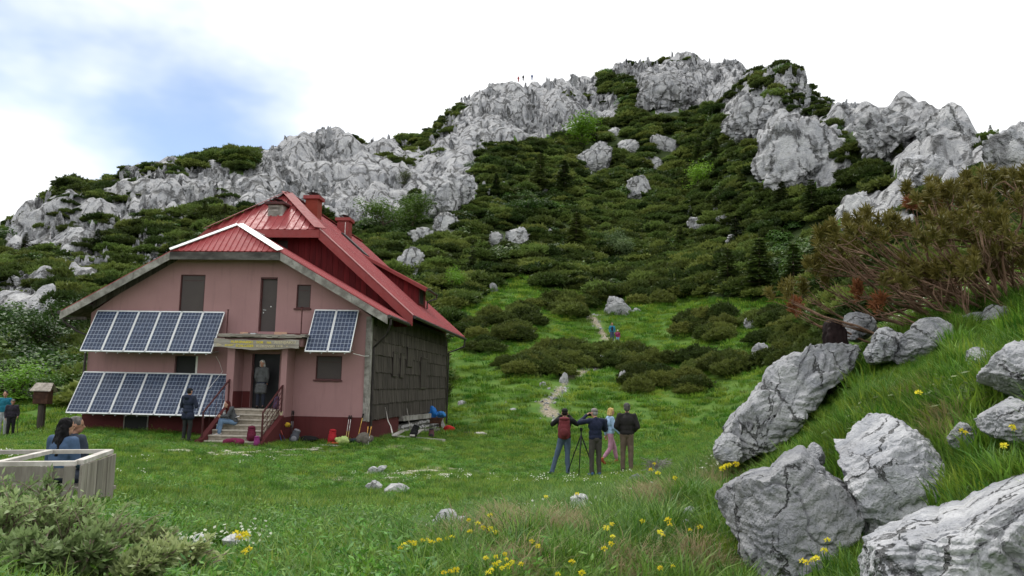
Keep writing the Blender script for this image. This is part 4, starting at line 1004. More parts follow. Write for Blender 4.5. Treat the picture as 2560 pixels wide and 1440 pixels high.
OUT = [  # outlines of the outcrops one can pick out, in photo pixels
    ('largest tilted grey limestone slab high on the right slope', [(1885,410),(1900,360),(1935,325),(2000,275),(2050,298),(2090,360),(2120,420),(2112,472),(2060,465),(2000,448),(1925,450),(1895,440)]),
    ('grey limestone block up left of the largest tilted slab', [(1803,262),(1860,230),(1905,245),(1962,270),(1952,305),(1895,340),(1840,352),(1815,315)]),
    ('broad pale rock face right of the largest tilted slab', [(2150,275),(2235,260),(2290,280),(2300,360),(2270,405),(2210,410),(2160,370)]),
    ('rounded pale rock below the broad face, above the brown pine', [(2255,405),(2300,372),(2350,378),(2400,410),(2405,465),(2330,475),(2262,468)]),
    ('pale crag on the right skyline beside the small spruce', [(2300,268),(2340,262),(2378,305),(2420,330),(2400,380),(2330,372),(2295,320)]),
    ('pointed grey rock left of the brown pine top', [(2097,560),(2100,510),(2130,480),(2165,472),(2185,505),(2165,560),(2120,590)]),
    ('smooth grey rock peeping over the brown pine', [(2160,578),(2165,520),(2195,500),(2240,515),(2280,545),(2290,565),(2250,585)]),
    ('big grey rock at the right edge of the skyline', [(2455,405),(2480,370),(2520,330),(2560,308),(2640,300),(2640,470),(2560,480),(2470,450)]),
    ('tall fissured rock in the dark scrub below the summit', [(1438,388),(1470,360),(1500,340),(1520,375),(1525,410),(1500,435),(1465,430)]),
    ('small block perched above the tall fissured rock', [(1470,352),(1490,333),(1508,345),(1498,364),(1478,364)]),
    ('finger of white rock standing alone in dark scrub', [(1570,492),(1576,450),(1590,433),(1605,452),(1602,478),(1625,492),(1600,503)]),
    ('rounded split rock right of the tall fissured rock', [(1625,348),(1660,330),(1695,345),(1703,385),(1670,390),(1640,372)]),
    ('humped rock under the rounded split rock', [(1608,418),(1625,390),(1650,388),(1668,405),(1668,427),(1630,427)]),
    ('low double rock left of the rounded split rock', [(1540,352),(1570,345),(1600,360),(1590,384),(1560,377)]),
    ('small grey rock above the low double rock', [(1515,338),(1535,315),(1560,325),(1550,347),(1525,347)]),
    ('low white rock, left of a pair in the scrub', [(1718,557),(1740,543),(1765,548),(1780,562),(1760,577),(1735,570)]),
    ('low white rock, right of a pair in the scrub', [(1788,548),(1805,535),(1828,540),(1824,564),(1800,564)]),
    ('slanting grey rock below the white pair', [(1812,608),(1835,580),(1862,565),(1860,602),(1830,620)]),
    ('small white rock left of the spiky white one', [(1217,603),(1230,580),(1250,578),(1257,602),(1240,617)]),
    ('spiky white rock in the scrub above the meadow', [(1262,597),(1285,570),(1300,560),(1315,580),(1325,607),(1300,617),(1275,612)]),
    ('large smooth rock face at the left foot of the main cliff', [(1060,530),(1070,470),(1120,430),(1180,420),(1197,480),(1150,520),(1110,547),(1070,550)]),
    ('cracked rock just below the large smooth face', [(1080,577),(1090,540),(1115,525),(1140,545),(1148,582),(1110,592)]),
    ('blocky white rock behind the hut roof', [(1020,606),(1030,570),(1060,565),(1092,580),(1060,602),(1040,624)]),
    ('tall white rock right behind the dormer', [(1001,684),(1005,630),(1025,615),(1042,640),(1044,694),(1020,700)]),
    ('big grey buttress under the summit', [(1590,235),(1600,190),(1630,165),(1680,170),(1740,200),(1745,250),(1700,278),(1640,278),(1600,262)])]
for k, (lab, pts) in enumerate(OUT):
    xs = [p[0] for p in pts]; ys = [p[1] for p in pts]; d = float(hit(sum(xs) / len(xs), max(ys) - 4)[0])
    d = 160.0 if not np.isfinite(d) else d
    wpx = max(xs) - min(xs); big = wpx > 90
    rock_outline('rock_outcrop', pts, d, wpx / F * d * .42, M_ROCK_FAR if big else M_ROCK_FARW, 48 if big else 26, 100 + k, .25, .10, 38 if big else 14, .12, .18, (1.3, 1.3, .6), fine=.06, strata=.09, label=lab, cat='rock', group='limestone outcrops on the mountain')
MEADOW_ROCKS = [
    ('white layered boulder above the walking pair on the hillside', [(1510,772),(1516,750),(1540,738),(1572,745),(1582,762),(1580,787),(1545,793),(1513,790)], 1),
    ('small white stone right of the layered boulder', [(1580,778),(1590,770),(1602,776),(1598,784),(1584,785)], 0),
    ('white stone alone on the lower green slope', [(1347,965),(1352,955),(1364,958),(1366,969),(1352,971)], 0),
    ('flat white stone on grass right of the hut', [(1142,1015),(1150,1003),(1168,1006),(1170,1016),(1155,1019)], 0),
    ('pale stone on grass between hut and path', [(1260,1012),(1266,1003),(1276,1008),(1272,1015)], 0),
    ('lower pale stone on grass between hut and path', [(1274,1028),(1281,1021),(1291,1025),(1286,1031)], 0),
    ('upright white stone beside the bright green slope', [(1227,735),(1230,715),(1240,707),(1245,720),(1240,733)], 0),
    ('spiky white stone at the upper edge of the meadow', [(1314,706),(1320,690),(1330,684),(1342,700),(1330,708)], 0),
    ('white stone at the top bend of the path', [(1403,962),(1405,940),(1412,930),(1420,945),(1416,962)], 0),
    ('white stone beside the shrubs above the path bend', [(1494,915),(1500,895),(1512,887),(1522,900),(1515,917)], 0),
    ('narrow upright white stone at the left of the largest thicket', [(1550,962),(1552,935),(1560,925),(1568,945),(1565,965)], 0),
    ('pale stone below the narrow upright one', [(1568,985),(1574,968),(1584,966),(1586,984)], 0),
    ('white stone left of the paired shrubs on the right slope', [(1862,825),(1870,800),(1880,792),(1888,810),(1898,826),(1880,824)], 0),
    ('small pale stone between two shrubs on the right slope', [(1895,798),(1905,780),(1920,785),(1922,800),(1908,803)], 0),
    ('long white leaning stone left of the right hand thicket', [(1880,870),(1882,855),(1895,862),(1915,885),(1922,905),(1912,918),(1898,900)], 0),
    ('small white stone below the leaning one', [(1862,903),(1868,892),(1880,896),(1878,906)], 0),
    ('pale rock just behind the big diagonal boulder', [(1980,920),(1985,895),(2000,888),(2012,900),(2005,922)], 0)]
for k, (lab, pts, big) in enumerate(MEADOW_ROCKS):
    xs = [p[0] for p in pts]; ys = [p[1] for p in pts]; d = float(hit(sum(xs) / len(xs), max(ys) - 3)[0]); wpx = max(xs) - min(xs)
    rock_outline('stone', pts, d, wpx / F * d * .5, M_ROCK_MID, 34 if big else 18, 300 + k, .0, .10, 14 if big else 6, .09, .12, (.6, .6, 1.8) if big else (1, 1, .7), fine=.05, label=lab, cat='rock', group='white stones on the green slope')
# the boulder field beside the camera (outlines in enlarged-crop pixels)
def Zm(pts): return [(1700 + x / 1.9465, 700 + y / 1.9465) for x, y in pts]
BOULD = [
    ('big pitted boulder rising diagonally, hiding a sitting person', 8.0, .75, [(175,800),(185,760),(280,720),(330,640),(400,560),(470,480),(590,450),(660,385),(760,310),(830,310),(905,390),(860,470),(820,540),(700,600),(620,690),(540,780),(380,860),(290,900),(200,860)], .35),
    ('broad cracked boulder in the front with grass at its foot', 4.45, .55, [(160,1100),(200,1040),(280,985),(440,935),(545,845),(590,830),(640,870),(720,950),(830,1030),(915,1130),(910,1170),(800,1300),(740,1420),(700,1560),(400,1580),(330,1420),(290,1300),(230,1220),(170,1170)], .45),
    ('dark grey tilted slab boulder right of the broad cracked one', 4.75, .5, [(720,790),(790,790),(820,700),(940,645),(1050,680),(1110,730),(1200,790),(1290,900),(1340,1000),(1400,1080),(1350,1160),(1250,1240),(1170,1310),(1080,1330),(1000,1260),(930,1150),(870,1040),(800,920),(750,850)], .55),
    ('pale pitted rock at the lower right corner', 3.1, .6, [(860,1440),(1000,1350),(1180,1260),(1350,1200),(1480,1150),(1674,1030),(1900,950),(1950,1350),(1800,1650),(1200,1700),(900,1560)], .5),
    ('wavy grey rock at the right edge above yellow flowers', 5.1, .5, [(1440,500),(1500,420),(1560,360),(1674,300),(1820,280),(1850,480),(1760,590),(1674,600),(1600,570),(1520,530)], .3),
    ('wedge of grey rock under the wavy one', 4.35, .35, [(1435,660),(1500,610),(1600,570),(1674,600),(1800,640),(1800,760),(1660,790),(1560,770),(1450,720)], .2),
    ('pale ridge shaped rock under the brown pine', 7.9, .45, [(1000,380),(1080,310),(1130,250),(1190,190),(1280,190),(1345,235),(1345,300),(1240,345),(1150,410),(1050,420)], .3),
    ('flat grey rock joined to the left of the ridge shaped one', 7.8, .4, [(890,360),(930,310),(1060,230),(1110,270),(1060,340),(980,410),(920,410)], .2),
    ('layered pale rock beneath the pine at the right', 8.6, .4, [(1320,200),(1440,165),(1500,120),(1580,150),(1680,190),(1690,240),(1500,240),(1400,230)], .2),
    ('small grey rock left of the sitting person', 8.6, .25, [(585,450),(600,380),(680,340),(700,400),(690,470),(620,480)], .1),
    ('grey rock under the pine, right of the sitting person', 8.9, .3, [(785,200),(880,160),(955,200),(930,270),(820,290)], .1),
    ('low grey rock filling the gap under the tilted slab', 4.5, .3, [(900,1150),(960,1180),(1080,1290),(1170,1300),(1150,1400),(1000,1420),(930,1310)], .2),
    ('knob of grey rock at the left foot of the diagonal boulder', 7.8, .22, [(165,810),(180,770),(240,745),(300,800),(290,880),(200,890)], .1),
    ('small rock tip above the broad cracked boulder', 5.2, .2, [(600,850),(620,820),(650,790),(695,830),(690,900),(630,910)], .1),
    ('half buried grey rock uphill of the tilted slab', 6.5, .25, [(1390,390),(1440,330),(1500,345),(1550,410),(1490,460),(1410,440)], .1),
    ('small broken rock in the grass below yellow flowers', 4.7, .2, [(1300,740),(1330,700),(1390,695),(1450,760),(1420,820),(1320,810)], .1)]
for k, (lab, d, th, pts, ln) in enumerate(BOULD):
    rock_outline('boulder', Zm(pts), d, th, M_ROCK_NEAR, 84 if k < 4 else 44, 500 + k, ln, .06, 12, .035, .055, (1, 1, .8), fine=.028, smooth=False, cliprange=(.84, .975), label=lab, cat='boulder', group='boulders beside the camera')
SMALL = [
    ('white stone with a dark hole in the flowery grass', 7.4, [(1064,1340),(1075,1312),(1090,1302),(1100,1282),(1122,1276),(1138,1296),(1150,1305),(1162,1298),(1172,1330),(1150,1350),(1100,1352)]),
    ('upright grey stone in the dry grass', 7.6, [(1425,1270),(1445,1242),(1465,1236),(1468,1268),(1450,1285),(1430,1284)]),
    ('rounded grey stone by the rightmost photographer', 12.5, [(1560,1225),(1570,1195),(1585,1184),(1602,1196),(1606,1222),(1585,1230)]),
    ('small round stone left of the broad cracked boulder', 5.9, [(1708,1290),(1715,1270),(1728,1266),(1737,1280),(1728,1296)]),
    ('lower small round stone left of the broad cracked boulder', 5.5, [(1693,1318),(1705,1302),(1722,1302),(1732,1318),(1715,1335)]),
    ('flat white stone in the meadow, left of two', 16.5, [(912,1216),(925,1208),(950,1209),(956,1216),(930,1221)]),
    ('flat white stone in the meadow, right of two', 15.8, [(958,1228),(975,1220),(1010,1220),(1022,1230),(1000,1236),(970,1235)]),
    ('pale flat stone at the edge of the worn turf', 20.0, [(920,1185),(945,1172),(968,1166),(958,1176),(930,1188)]),
    ('chalky white stone in lush grass without flowers', 6.9, [(470,1366),(480,1345),(498,1336),(515,1345),(522,1368),(500,1376)]),
    ('chalky white stone in lush grass under yellow flowers', 6.9, [(552,1364),(565,1345),(590,1338),(612,1345),(622,1362),(590,1374)])]
for k, (lab, d, pts) in enumerate(SMALL):
    wpx = max(p[0] for p in pts) - min(p[0] for p in pts)
    d = d * (.90 if k == 0 else .955)
    rock_outline('stone', pts, d, wpx / F * d * .5, M_STONE_W if k not in (2, 3, 4) else M_ROCK_NEAR, 30, 560 + k, .1, .06, 8, .05, .07, (1, 1, .6), fine=.04, label=lab, cat='stone', group='stones in the meadow')
    if k == 0: pass
# a grey hump of dead twigs by the photographers
# paving slabs trodden into the turf before the stairs
slab_me = [rock_proto(620 + k, 10, (1, .62, .13), 6, (1, 1, 1), .04, .03, .12) for k in range(4)]
for m_ in slab_me: m_.materials.append(mat_plain('paving', (.50, .47, .38), (.34, .31, .25), 6, .95, .4))
SLABS = [(505,1123),(540,1130),(590,1133),(640,1132),(470,1128),(665,1128),(740,1126),(770,1127),(800,1122),(430,1131),(690,1134),(560,1140),(620,1140),(520,1137),(720,1140),(1055,1180),(1020,1183),(1110,1190),(970,1198)]
for k, (x, y) in enumerate(SLABS):
    p, d = on_land(x, y); o = obj('paving_slab', slab_me[k % 4], None, None, None, 'paving slab', 'paving slabs trodden into the turf')
    o['label'] = 'pale paving slab trodden into the turf before the hut stairs' if k < 15 else 'pale flat slab sunk in worn turf right of the meadow centre'
    if k >= 15: o['group'] = 'flat slabs in the worn turf'
    s = rnd.uniform(.22, .5); o.scale = (s * rnd.uniform(1, 1.7), s, .6); o.location = p + Vector((0, 0, .0)); o.rotation_euler = (0, 0, rnd.uniform(-.4, .4))
# ------------------------------------------------------------------ foliage kinds
def leaf_mesh(name, C, A, B, tip=True):
    """many small faces: centre C, half axes A (length) and B (width); rhombic leaves"""
    C, A, B = np.asarray(C), np.asarray(A), np.asarray(B); n = len(C)
    V = np.concatenate([C - A, C + B, C + A, C - B]) if tip else np.concatenate([C - A - B, C - A + B, C + A + B, C + A - B])
    i = np.arange(n); return np_mesh(name, V, np.stack([i, i + n, i + 2 * n, i + 3 * n], -1))
def unit(v): return v / (np.linalg.norm(v, axis=-1, keepdims=True) + 1e-9)
def dwarf_pine(seed, shoots=260, leaves=7, R=1.0, H=.75, ln=.17, wd=.045):
    g = np.random.default_rng(seed); d = unit(g.normal(size=(shoots, 3)) * np.array([1, 1, .8])); d[:, 2] = np.abs(d[:, 2])
    r = g.uniform(.55, 1.0, shoots) ** .6; lump = 1 + .28 * fbm(d * 2.6, seed, 3)
    P = d * np.array([R, R, H]) * (r * lump)[:, None]
    ax = unit(d * np.array([.55, .55, .2]) + np.array([0, 0, 1.0]) + g.normal(size=(shoots, 3)) * .22)
    C, A, B = [], [], []
    for k in range(leaves):
        q = unit(ax + g.normal(size=(shoots, 3)) * .55); L = ln * g.uniform(.6, 1.2, (shoots, 1)); A.append(q * L)
        B.append(unit(np.cross(q, g.normal(size=(shoots, 3)))) * wd * g.uniform(.7, 1.3, (shoots, 1))); C.append(P + q * L * .9)
    return leaf_mesh('dwarf_pine', np.concatenate(C), np.concatenate(A), np.concatenate(B))
def leaf_bush(seed, n=900, R=1.0, H=1.0, ln=.10, wd=.055):
    g = np.random.default_rng(seed); d = unit(g.normal(size=(n, 3))); d[:, 2] = np.abs(d[:, 2]) - .1
    r = g.uniform(.35, 1, n) ** .5; lump = 1 + .42 * fbm(d * 2.2, seed, 3); P = d * np.array([R, R, H]) * (r * lump)[:, None]
    nrm = unit(d + np.array([0, 0, .8]) + g.normal(size=(n, 3)) * .6); a = unit(np.cross(nrm, g.normal(size=(n, 3)))); b = np.cross(nrm, a); s = g.uniform(.6, 1.3, (n, 1))
    return leaf_mesh('leaf_bush', P, a * ln * s, b * wd * s)
def tuft(seed, n, h, spread, w, arch, base=.05, segs=3):
    g = np.random.default_rng(seed); V = []; Fq = []; Ft = []
    for i in range(n):
        a = g.uniform(0, 2 * pi); rb = base * sqrt(g.uniform()); p0 = np.array([cos(a) * rb, sin(a) * rb, -.02]); aa = a + g.normal() * .7
        dr = np.array([cos(aa), sin(aa), 0]); sd = np.array([-sin(aa), cos(aa), 0]) * w * g.uniform(.6, 1.25); hh = h * g.uniform(.45, 1.1); sp = spread * g.uniform(.2, 1.2)
        o = len(V)
        for k in range(segs):
            t = k / segs; c = p0 + dr * sp * t ** 1.6 + np.array([0, 0, hh * (t * (1 + arch) - arch * t * t * 1.15)]); V += [c - sd * (1 - .55 * t), c + sd * (1 - .55 * t)]
        V.append(p0 + dr * sp + np.array([0, 0, hh * (1 - .15 * arch)]))
        for k in range(segs - 1): Fq.append((o + 2 * k, o + 2 * k + 1, o + 2 * k + 3, o + 2 * k + 2))
        Ft.append((o + 2 * segs - 2, o + 2 * segs - 1, o + 2 * segs))
    return np_mesh('tuft', np.array(V), [np.array(Fq), np.array(Ft)])
def herb(seed, n=26, h=.16, ln=.045, wd=.02, R=.14):
    g = np.random.default_rng(seed); a = g.uniform(0, 2 * pi, n); r = R * np.sqrt(g.uniform(0, 1, n)); P = np.stack([np.cos(a) * r, np.sin(a) * r, h * g.uniform(.15, 1, n) * (1 - .5 * r / R)], -1)
    q = unit(np.stack([np.cos(a), np.sin(a), g.uniform(.1, .8, n)], -1) + g.normal(size=(n, 3)) * .3); b = unit(np.cross(q, np.array([0, 0, 1.0]) + g.normal(size=(n, 3)) * .4)); s = g.uniform(.6, 1.3, (n, 1))
    return leaf_mesh('herb', P, q * ln * s, b * wd * s)
def dots(seed, n, R, h, s):
    g = np.random.default_rng(seed); a = g.uniform(0, 2 * pi, n); r = R * np.sqrt(g.uniform(0, 1, n)); P = np.stack([np.cos(a) * r, np.sin(a) * r, h * g.uniform(.7, 1.1, n)], -1)
    nrm = unit(g.normal(size=(n, 3)) * .4 + np.array([0, -.5, .7])); q = unit(np.cross(nrm, g.normal(size=(n, 3)))); return leaf_mesh('dots', P, q * s, np.cross(nrm, q) * s, False)
M_PINE = mat_leaf('dwarf_pine_needles', (.042, .070, .014), (.116, .152, .033), .25, .35, .6, .02, .2, None, .25)
M_PINE2 = mat_leaf('dwarf_pine_needles_near', (.054, .080, .016), (.112, .136, .030), .25, .3, .6, .015, .2, None, .5)
M_BUSH = mat_leaf('leaf_green', (.036, .082, .012), (.070, .130, .020), .35, .3, .5, .015)
M_BRIGHT = mat_leaf('young_leaf_green', (.110, .250, .018), (.160, .310, .032), .4, .15, .5, .01)
M_SPRUCE = mat_leaf('spruce_needles', (.036, .058, .014), (.075, .100, .024), .15, .25, .6)
M_SPRUCEY = mat_leaf('young_spruce_needles', (.050, .085, .015), (.085, .120, .022), .2, .2, .6)
M_GRASS = mat_leaf('grass_blades', (.072, .180, .014), (.170, .260, .034), .35, .35, .5, .03, .3, (.94, (.26, .21, .10)), .28)
M_LONG = mat_leaf('long_grass_blades', (.064, .165, .016), (.145, .245, .038), .35, .3, .5, .02, .3, (.95, (.25, .21, .10)), .5)
M_DRY = mat_leaf('dry_grass', (.30, .24, .125), (.21, .19, .085), .3, .25, .7, .01)
M_HERB = mat_leaf('herb_leaves', (.058, .175, .014), (.115, .250, .026), .35, .3, .5, .02)
M_GREYLEAF = mat_leaf('grey_green_leaves', (.100, .150, .055), (.165, .215, .085), .3, .2, .5, .015)
M_WHITEF = mat_leaf('white_petals', (.62, .66, .50), (.75, .76, .66), .3, .1, .6, .01)
M_YELLOWF = mat_leaf('yellow_petals', (.78, .66, .03), (.85, .76, .07), .3, .12, .6, .01)
M_BARK = mat_wood('bark', (.15, .115, .085), (.06, .045, .035), (6, 6, 1.5), 2.0, .95, .2, .7)
M_TWIG = mat_wood('twig_bark', (.30, .24, .19), (.14, .10, .075), (8, 8, 3), 3.0, .9, .2, .5)

BUSHES = [dwarf_pine(10 + k, 300, 7, 1.0, .72) for k in range(4)]
for m_ in BUSHES: m_.materials.append(M_PINE)
NEARPINE = [dwarf_pine(20 + k, 560, 8, 1.0, .80, .12, .026) for k in range(3)]
for m_ in NEARPINE: m_.materials.append(M_PINE2)
LEAFB = [leaf_bush(30 + k) for k in range(3)]
for m_ in LEAFB: m_.materials.append(M_BUSH)

# ------------------------------------------------------------------ scrub on the mountain (one mass)
def visible(az, r, e, tol=.02):
    i = np.clip(((az - _taz[0]) / (_taz[1] - _taz[0])).round().astype(int), 0, len(_taz) - 1); j = np.clip(np.searchsorted(_tr, r), 0, len(_tr) - 1)
    return e >= _gem[i, j] - tol
g = np.random.default_rng(5); N = 34000
r = np.sqrt(g.uniform(46 ** 2, 262 ** 2, N)); az = g.uniform(-.70, .70, N); X, Y = np.sin(az) * r, np.cos(az) * r; Z = land_z(X, Y); P = np.stack([X, Y, Z], -1)
px, py = project(P); rk = rockiness(px, py); clump = fbm(P * .045, 77, 3)
LEAFZONE = [[(-500,770),(130,760),(215,810),(215,1000),(-500,1020)], [(885,520),(960,500),(1065,500),(1070,560),(1000,600),(890,590)], [(1930,560),(2080,560),(2080,740),(1930,745)], [(1240,500),(1330,480),(1400,500),(1380,540),(1260,540)]]
lz = np.zeros(N, bool)
for q in LEAFZONE: lz |= in_poly(px, py, q)
grassy = in_poly(px, py, GRASSHILL) | ((px < 240) & (py > 1010))
house = (X > -20) & (X < -1.5) & (Y > 24) & (Y < 49)
skyl = np.interp(px, [s_[0] for s_ in SKYLINE], [s_[1] for s_ in SKYLINE])
keep = visible(az, r, (Z - ZC) / r, .045) & ~grassy & ~house & ((rk < .5) | ((clump > np.where(px < 1060, .14, .2)) & (g.uniform(size=N) < .48))) & (g.uniform(size=N) < np.where(r < 110, .95, .9))
idx = np.where(keep, np.where((lz & (g.uniform(size=N) < .8)) | (g.uniform(size=N) < .06), 4 + g.integers(0, 3, N), g.integers(0, 4, N)), 0)
sc = (.8 + 1.4 * g.uniform(size=N) ** 1.8) * np.where(rk > .5, .75, 1.0) * np.where(r > 150, 1.15, 1.0)
for pts in [o_[1] for o_ in OUT] + [o_[1] for o_ in MEADOW_ROCKS]:
    for q in (-3, 8, 18): keep &= ~in_poly(px, py - q, pts)
k_ = np.where(keep)[0]
scatter('mountain_scrub', protos(BUSHES + LEAFB), P[k_] + np.array([0, 0, .1]), np.stack([g.uniform(-.15, .15, len(k_)), g.uniform(-.15, .15, len(k_)), g.uniform(0, 6.28, len(k_))], -1),
    np.stack([sc[k_], sc[k_], sc[k_] * g.uniform(.5, .95, len(k_))], -1), idx[k_], None, 'stuff', 'dark dwarf pine scrub covering the mountain slope', 'scrub')
print('scrub', len(k_))

# ------------------------------------------------------------------ thickets one can tell apart on the green slope
THICK = [
    ('dwarf pine thicket running uphill right of the hut roof', [(1150,835),(1200,795),(1290,745),(1370,735),(1372,770),(1330,800),(1290,850),(1200,872)], 26),
    ('dwarf pine strip above the path, right of the uphill thicket', [(1372,740),(1430,715),(1495,735),(1480,765),(1420,775),(1375,770)], 12),
    ('wide dwarf pine thicket behind the white layered boulder', [(1480,738),(1500,690),(1560,665),(1650,660),(1730,680),(1745,715),(1700,748),(1600,744),(1520,750)], 34),
    ('round dwarf pine bush alone right of the layered boulder', [(1700,820),(1715,785),(1770,772),(1830,785),(1842,812),(1810,842),(1740,846)], 15),
    ('dwarf pine thicket below the walking pair', [(1250,905),(1300,880),(1380,855),(1500,855),(1522,875),(1470,905),(1400,932),(1300,937)], 30),
    ('largest dwarf pine thicket in the middle of the green slope', [(1530,905),(1560,870),(1640,865),(1740,865),(1850,890),(1855,920),(1760,960),(1720,988),(1600,978),(1560,945)], 46),
    ('dwarf pine bush above the largest thicket, in the middle', [(1500,905),(1520,870),(1580,862),(1600,880),(1560,905),(1520,925)], 8),
    ('dwarf pine thicket partly behind the big diagonal boulder', [(1880,870),(1900,830),(1960,815),(2040,820),(2060,870),(2000,905),(1930,908),(1895,890)], 20),
    ('low dwarf pine strip under the brown pine branches', [(1890,790),(1920,770),(1990,758),(2050,775),(2040,805),(1960,810),(1900,812)], 14)]
for (lab, poly, n) in THICK:
    c = np.mean(poly, 0); p0, d0 = on_land(*c); T = empty('dwarf_pine_thicket', p0, 0, lab, 'shrub', 'dwarf pine thickets on the green slope'); A = np.array(poly); q = 0; tr_ = 0; pts = []
    while q < n and tr_ < 4000:
        tr_ += 1; x, y = rnd.uniform(A[:, 0].min(), A[:, 0].max()), rnd.uniform(A[:, 1].min(), A[:, 1].max())
        if not in_poly(np.array([x]), np.array([y]), poly)[0]: continue
        if any(abs(x - a) + 1.6 * abs(y - b) < 17 for a, b in pts) and tr_ < 2500: continue
        pts.append((x, y)); p, d = on_land(x, y + 22 if y < 900 else y + 12); s = rnd.uniform(1.0, 1.45) * min(1.15, max(.8, d / 70))
        o = obj('clump', NEARPINE[rnd.randrange(3)], None, T); o.location = p - p0 + Vector((0, 0, .05)); o.rotation_euler = (0, 0, rnd.uniform(0, 6.28)); o.scale = (s, s, s * rnd.uniform(.8, 1.1)); q += 1

# ------------------------------------------------------------------ trees
def branch_tubes(mb, p, d, L, r, depth, g, tips, up=.25, split=3, spread=.7):
    pts = [p.copy()]; q = p.copy(); dd = d.copy()
    for i in range(4):
        dd = (dd + Vector(g.normal(size=3)) * .16 + Vector((0, 0, up * .2))).normalized(); q = q + dd * L / 4; pts.append(q.copy())
    mb.tube(pts, [r * (1 - .55 * i / 4) for i in range(5)], 6 if depth > 1 else 5)
    if depth == 0: tips.append((q, dd)); return
    for k in range(split):
        nd = (dd + Vector(g.normal(size=3)) * spread).normalized(); st = pts[2 + k % 3]
        branch_tubes(mb, st, nd, L * .68, r * .5, depth - 1, g, tips, up, split, spread)
    tips.append((q, dd))
def broadleaf(seed, leaves=2600, ln=.11):
    """unit tree about 1 m tall: trunk with limbs, crown of separate leaves"""
    g = np.random.default_rng(seed); mb = MB(); tips = []
    branch_tubes(mb, Vector((0, 0, -.05)), Vector((0, 0, 1)), .42, .028, 2, g, tips, .5, 4, .75)
    T = np.array([t[0] for t in tips]); n = leaves; i = g.integers(0, len(T), n); P = T[i] + g.normal(size=(n, 3)) * np.array([.085, .085, .075]); P[:, 2] = np.maximum(P[:, 2], .12)
    nrm = unit(g.normal(size=(n, 3)) * .7 + np.array([0, 0, .8])); a = unit(np.cross(nrm, g.normal(size=(n, 3)))); b = np.cross(nrm, a); s = g.uniform(.6, 1.3, (n, 1)) * ln * .17
    h = P[:, 2].max(); me1 = mb.mesh('trunk', True); me1.transform(Matrix.Scale(1 / h, 4)); me2 = leaf_mesh('crown', P, a * s, b * s * .6); me2.transform(Matrix.Scale(1 / h, 4)); return me1, me2
def spruce(seed, whorls=17, arms=9):
    g = np.random.default_rng(seed); mb = MB().tube([(0, 0, -.04), (0, 0, .5), (0, 0, 1.0)], [.018, .011, .002], 7); C, A, B = [], [], []
    for wv in range(whorls):
        t = (wv + .4) / whorls; z = .06 + .92 * t; L = .27 * (1 - t) ** .85 + .015
        for k in range(arms):
            a = g.uniform(0, 2 * pi); dr = np.array([cos(a), sin(a), 0]); LL = L * g.uniform(.7, 1.15); droop = g.uniform(.15, .45)
            if wv % 3 == 0 and k < 4: mb.tube([(0, 0, z), tuple(dr * LL * .9 + np.array([0, 0, z - droop * LL * .7]))], [.005, .001], 4)
            m = max(3, int(LL / .018))
            for q in range(m):
                f = (q + .6) / m; p = dr * LL * f + np.array([0, 0, z - droop * LL * f ** 1.3 + .05 * LL * f])
                sd = np.array([-sin(a), cos(a), 0]); w_ = .034 * (1.15 - f) + .012
                for s_ in (-1, 1):
                    ax = unit(sd * s_ + dr * .7 + np.array([0, 0, g.uniform(-.35, .25)])); C.append(p + ax * w_ * .8); A.append(ax * w_); B.append(unit(np.cross(ax, np.array([0, 0, 1.0]) + g.normal(size=3) * .5)) * .010)
                C.append(p + np.array([0, 0, .010])); A.append(np.array([dr[0] * .016, dr[1] * .016, .012])); B.append(sd * .009)
    return mb.mesh('trunk', True), leaf_mesh('crown', np.array(C), np.array(A), np.array(B))
BL = [broadleaf(80 + k) for k in range(3)]; SP = [spruce(90 + k) for k in range(3)]
_crown = {}
def tree(name, kind, k, x, y, hpx, wide, mat, label, group, cat='tree'):
    p, d = on_land(x, y); h = hpx / F * d * (1.02 if kind == 'b' else .86); tm, cm = (BL if kind == 'b' else SP)[k % 3]
    key = (kind, k % 3, mat.name)
    if key not in _crown: c_ = cm.copy(); c_.materials.append(mat); _crown[key] = c_
    t = empty(name, p, rnd.uniform(0, 6.28), label, cat, group); o = obj('trunk', tm, M_BARK, t); o.scale = (h * wide, h * wide, h); o = obj('crown', _crown[key], None, t); o.scale = (h * wide, h * wide, h)
for k, (x, y, h, w, m, lab) in enumerate([
        (1740, 492, 96, 1.15, M_BRIGHT, 'bright green young tree alone in the dark scrub'), (1452, 372, 80, 1.7, M_BRIGHT, 'bright green tree at the foot of the main cliff'),
        (1136, 748, 84, .9, M_BRIGHT, 'bright green sapling just right of the hut dormer'), (1552, 655, 95, .8, M_GREYLEAF, 'pale grey green sapling in the middle of the scrub'),
        (1560, 655, 55, 1.6, M_GREYLEAF, 'low pale shrub at the foot of the pale sapling'), (1310, 545, 55, 2.2, M_BUSH, 'rounded light shrub below the main cliff'),
        (960, 590, 95, 1.6, M_BUSH, 'broad green tree behind the chimneys, left of two'), (1030, 570, 85, 1.4, M_BUSH, 'broad green tree behind the chimneys, right of two'),
        (1010, 470, 50, 1.2, M_SPRUCE, 'dark round bush in the notch of the ridge'), (60, 905, 130, 1.3, M_BUSH, 'leafy tree at the left edge behind the hut'),
        (140, 860, 110, 1.2, M_BUSH, 'leafy tree left of the hut eave'), (30, 1010, 95, 1.6, M_BRIGHT, 'light green bush at the left edge behind the walkers'), (140, 1000, 70, 1.6, M_BUSH, 'green bush behind the little box on a post')]):
    tree('broadleaf_tree', 'b', k, x, y, h, w, m, lab, 'leafy trees on the slope')
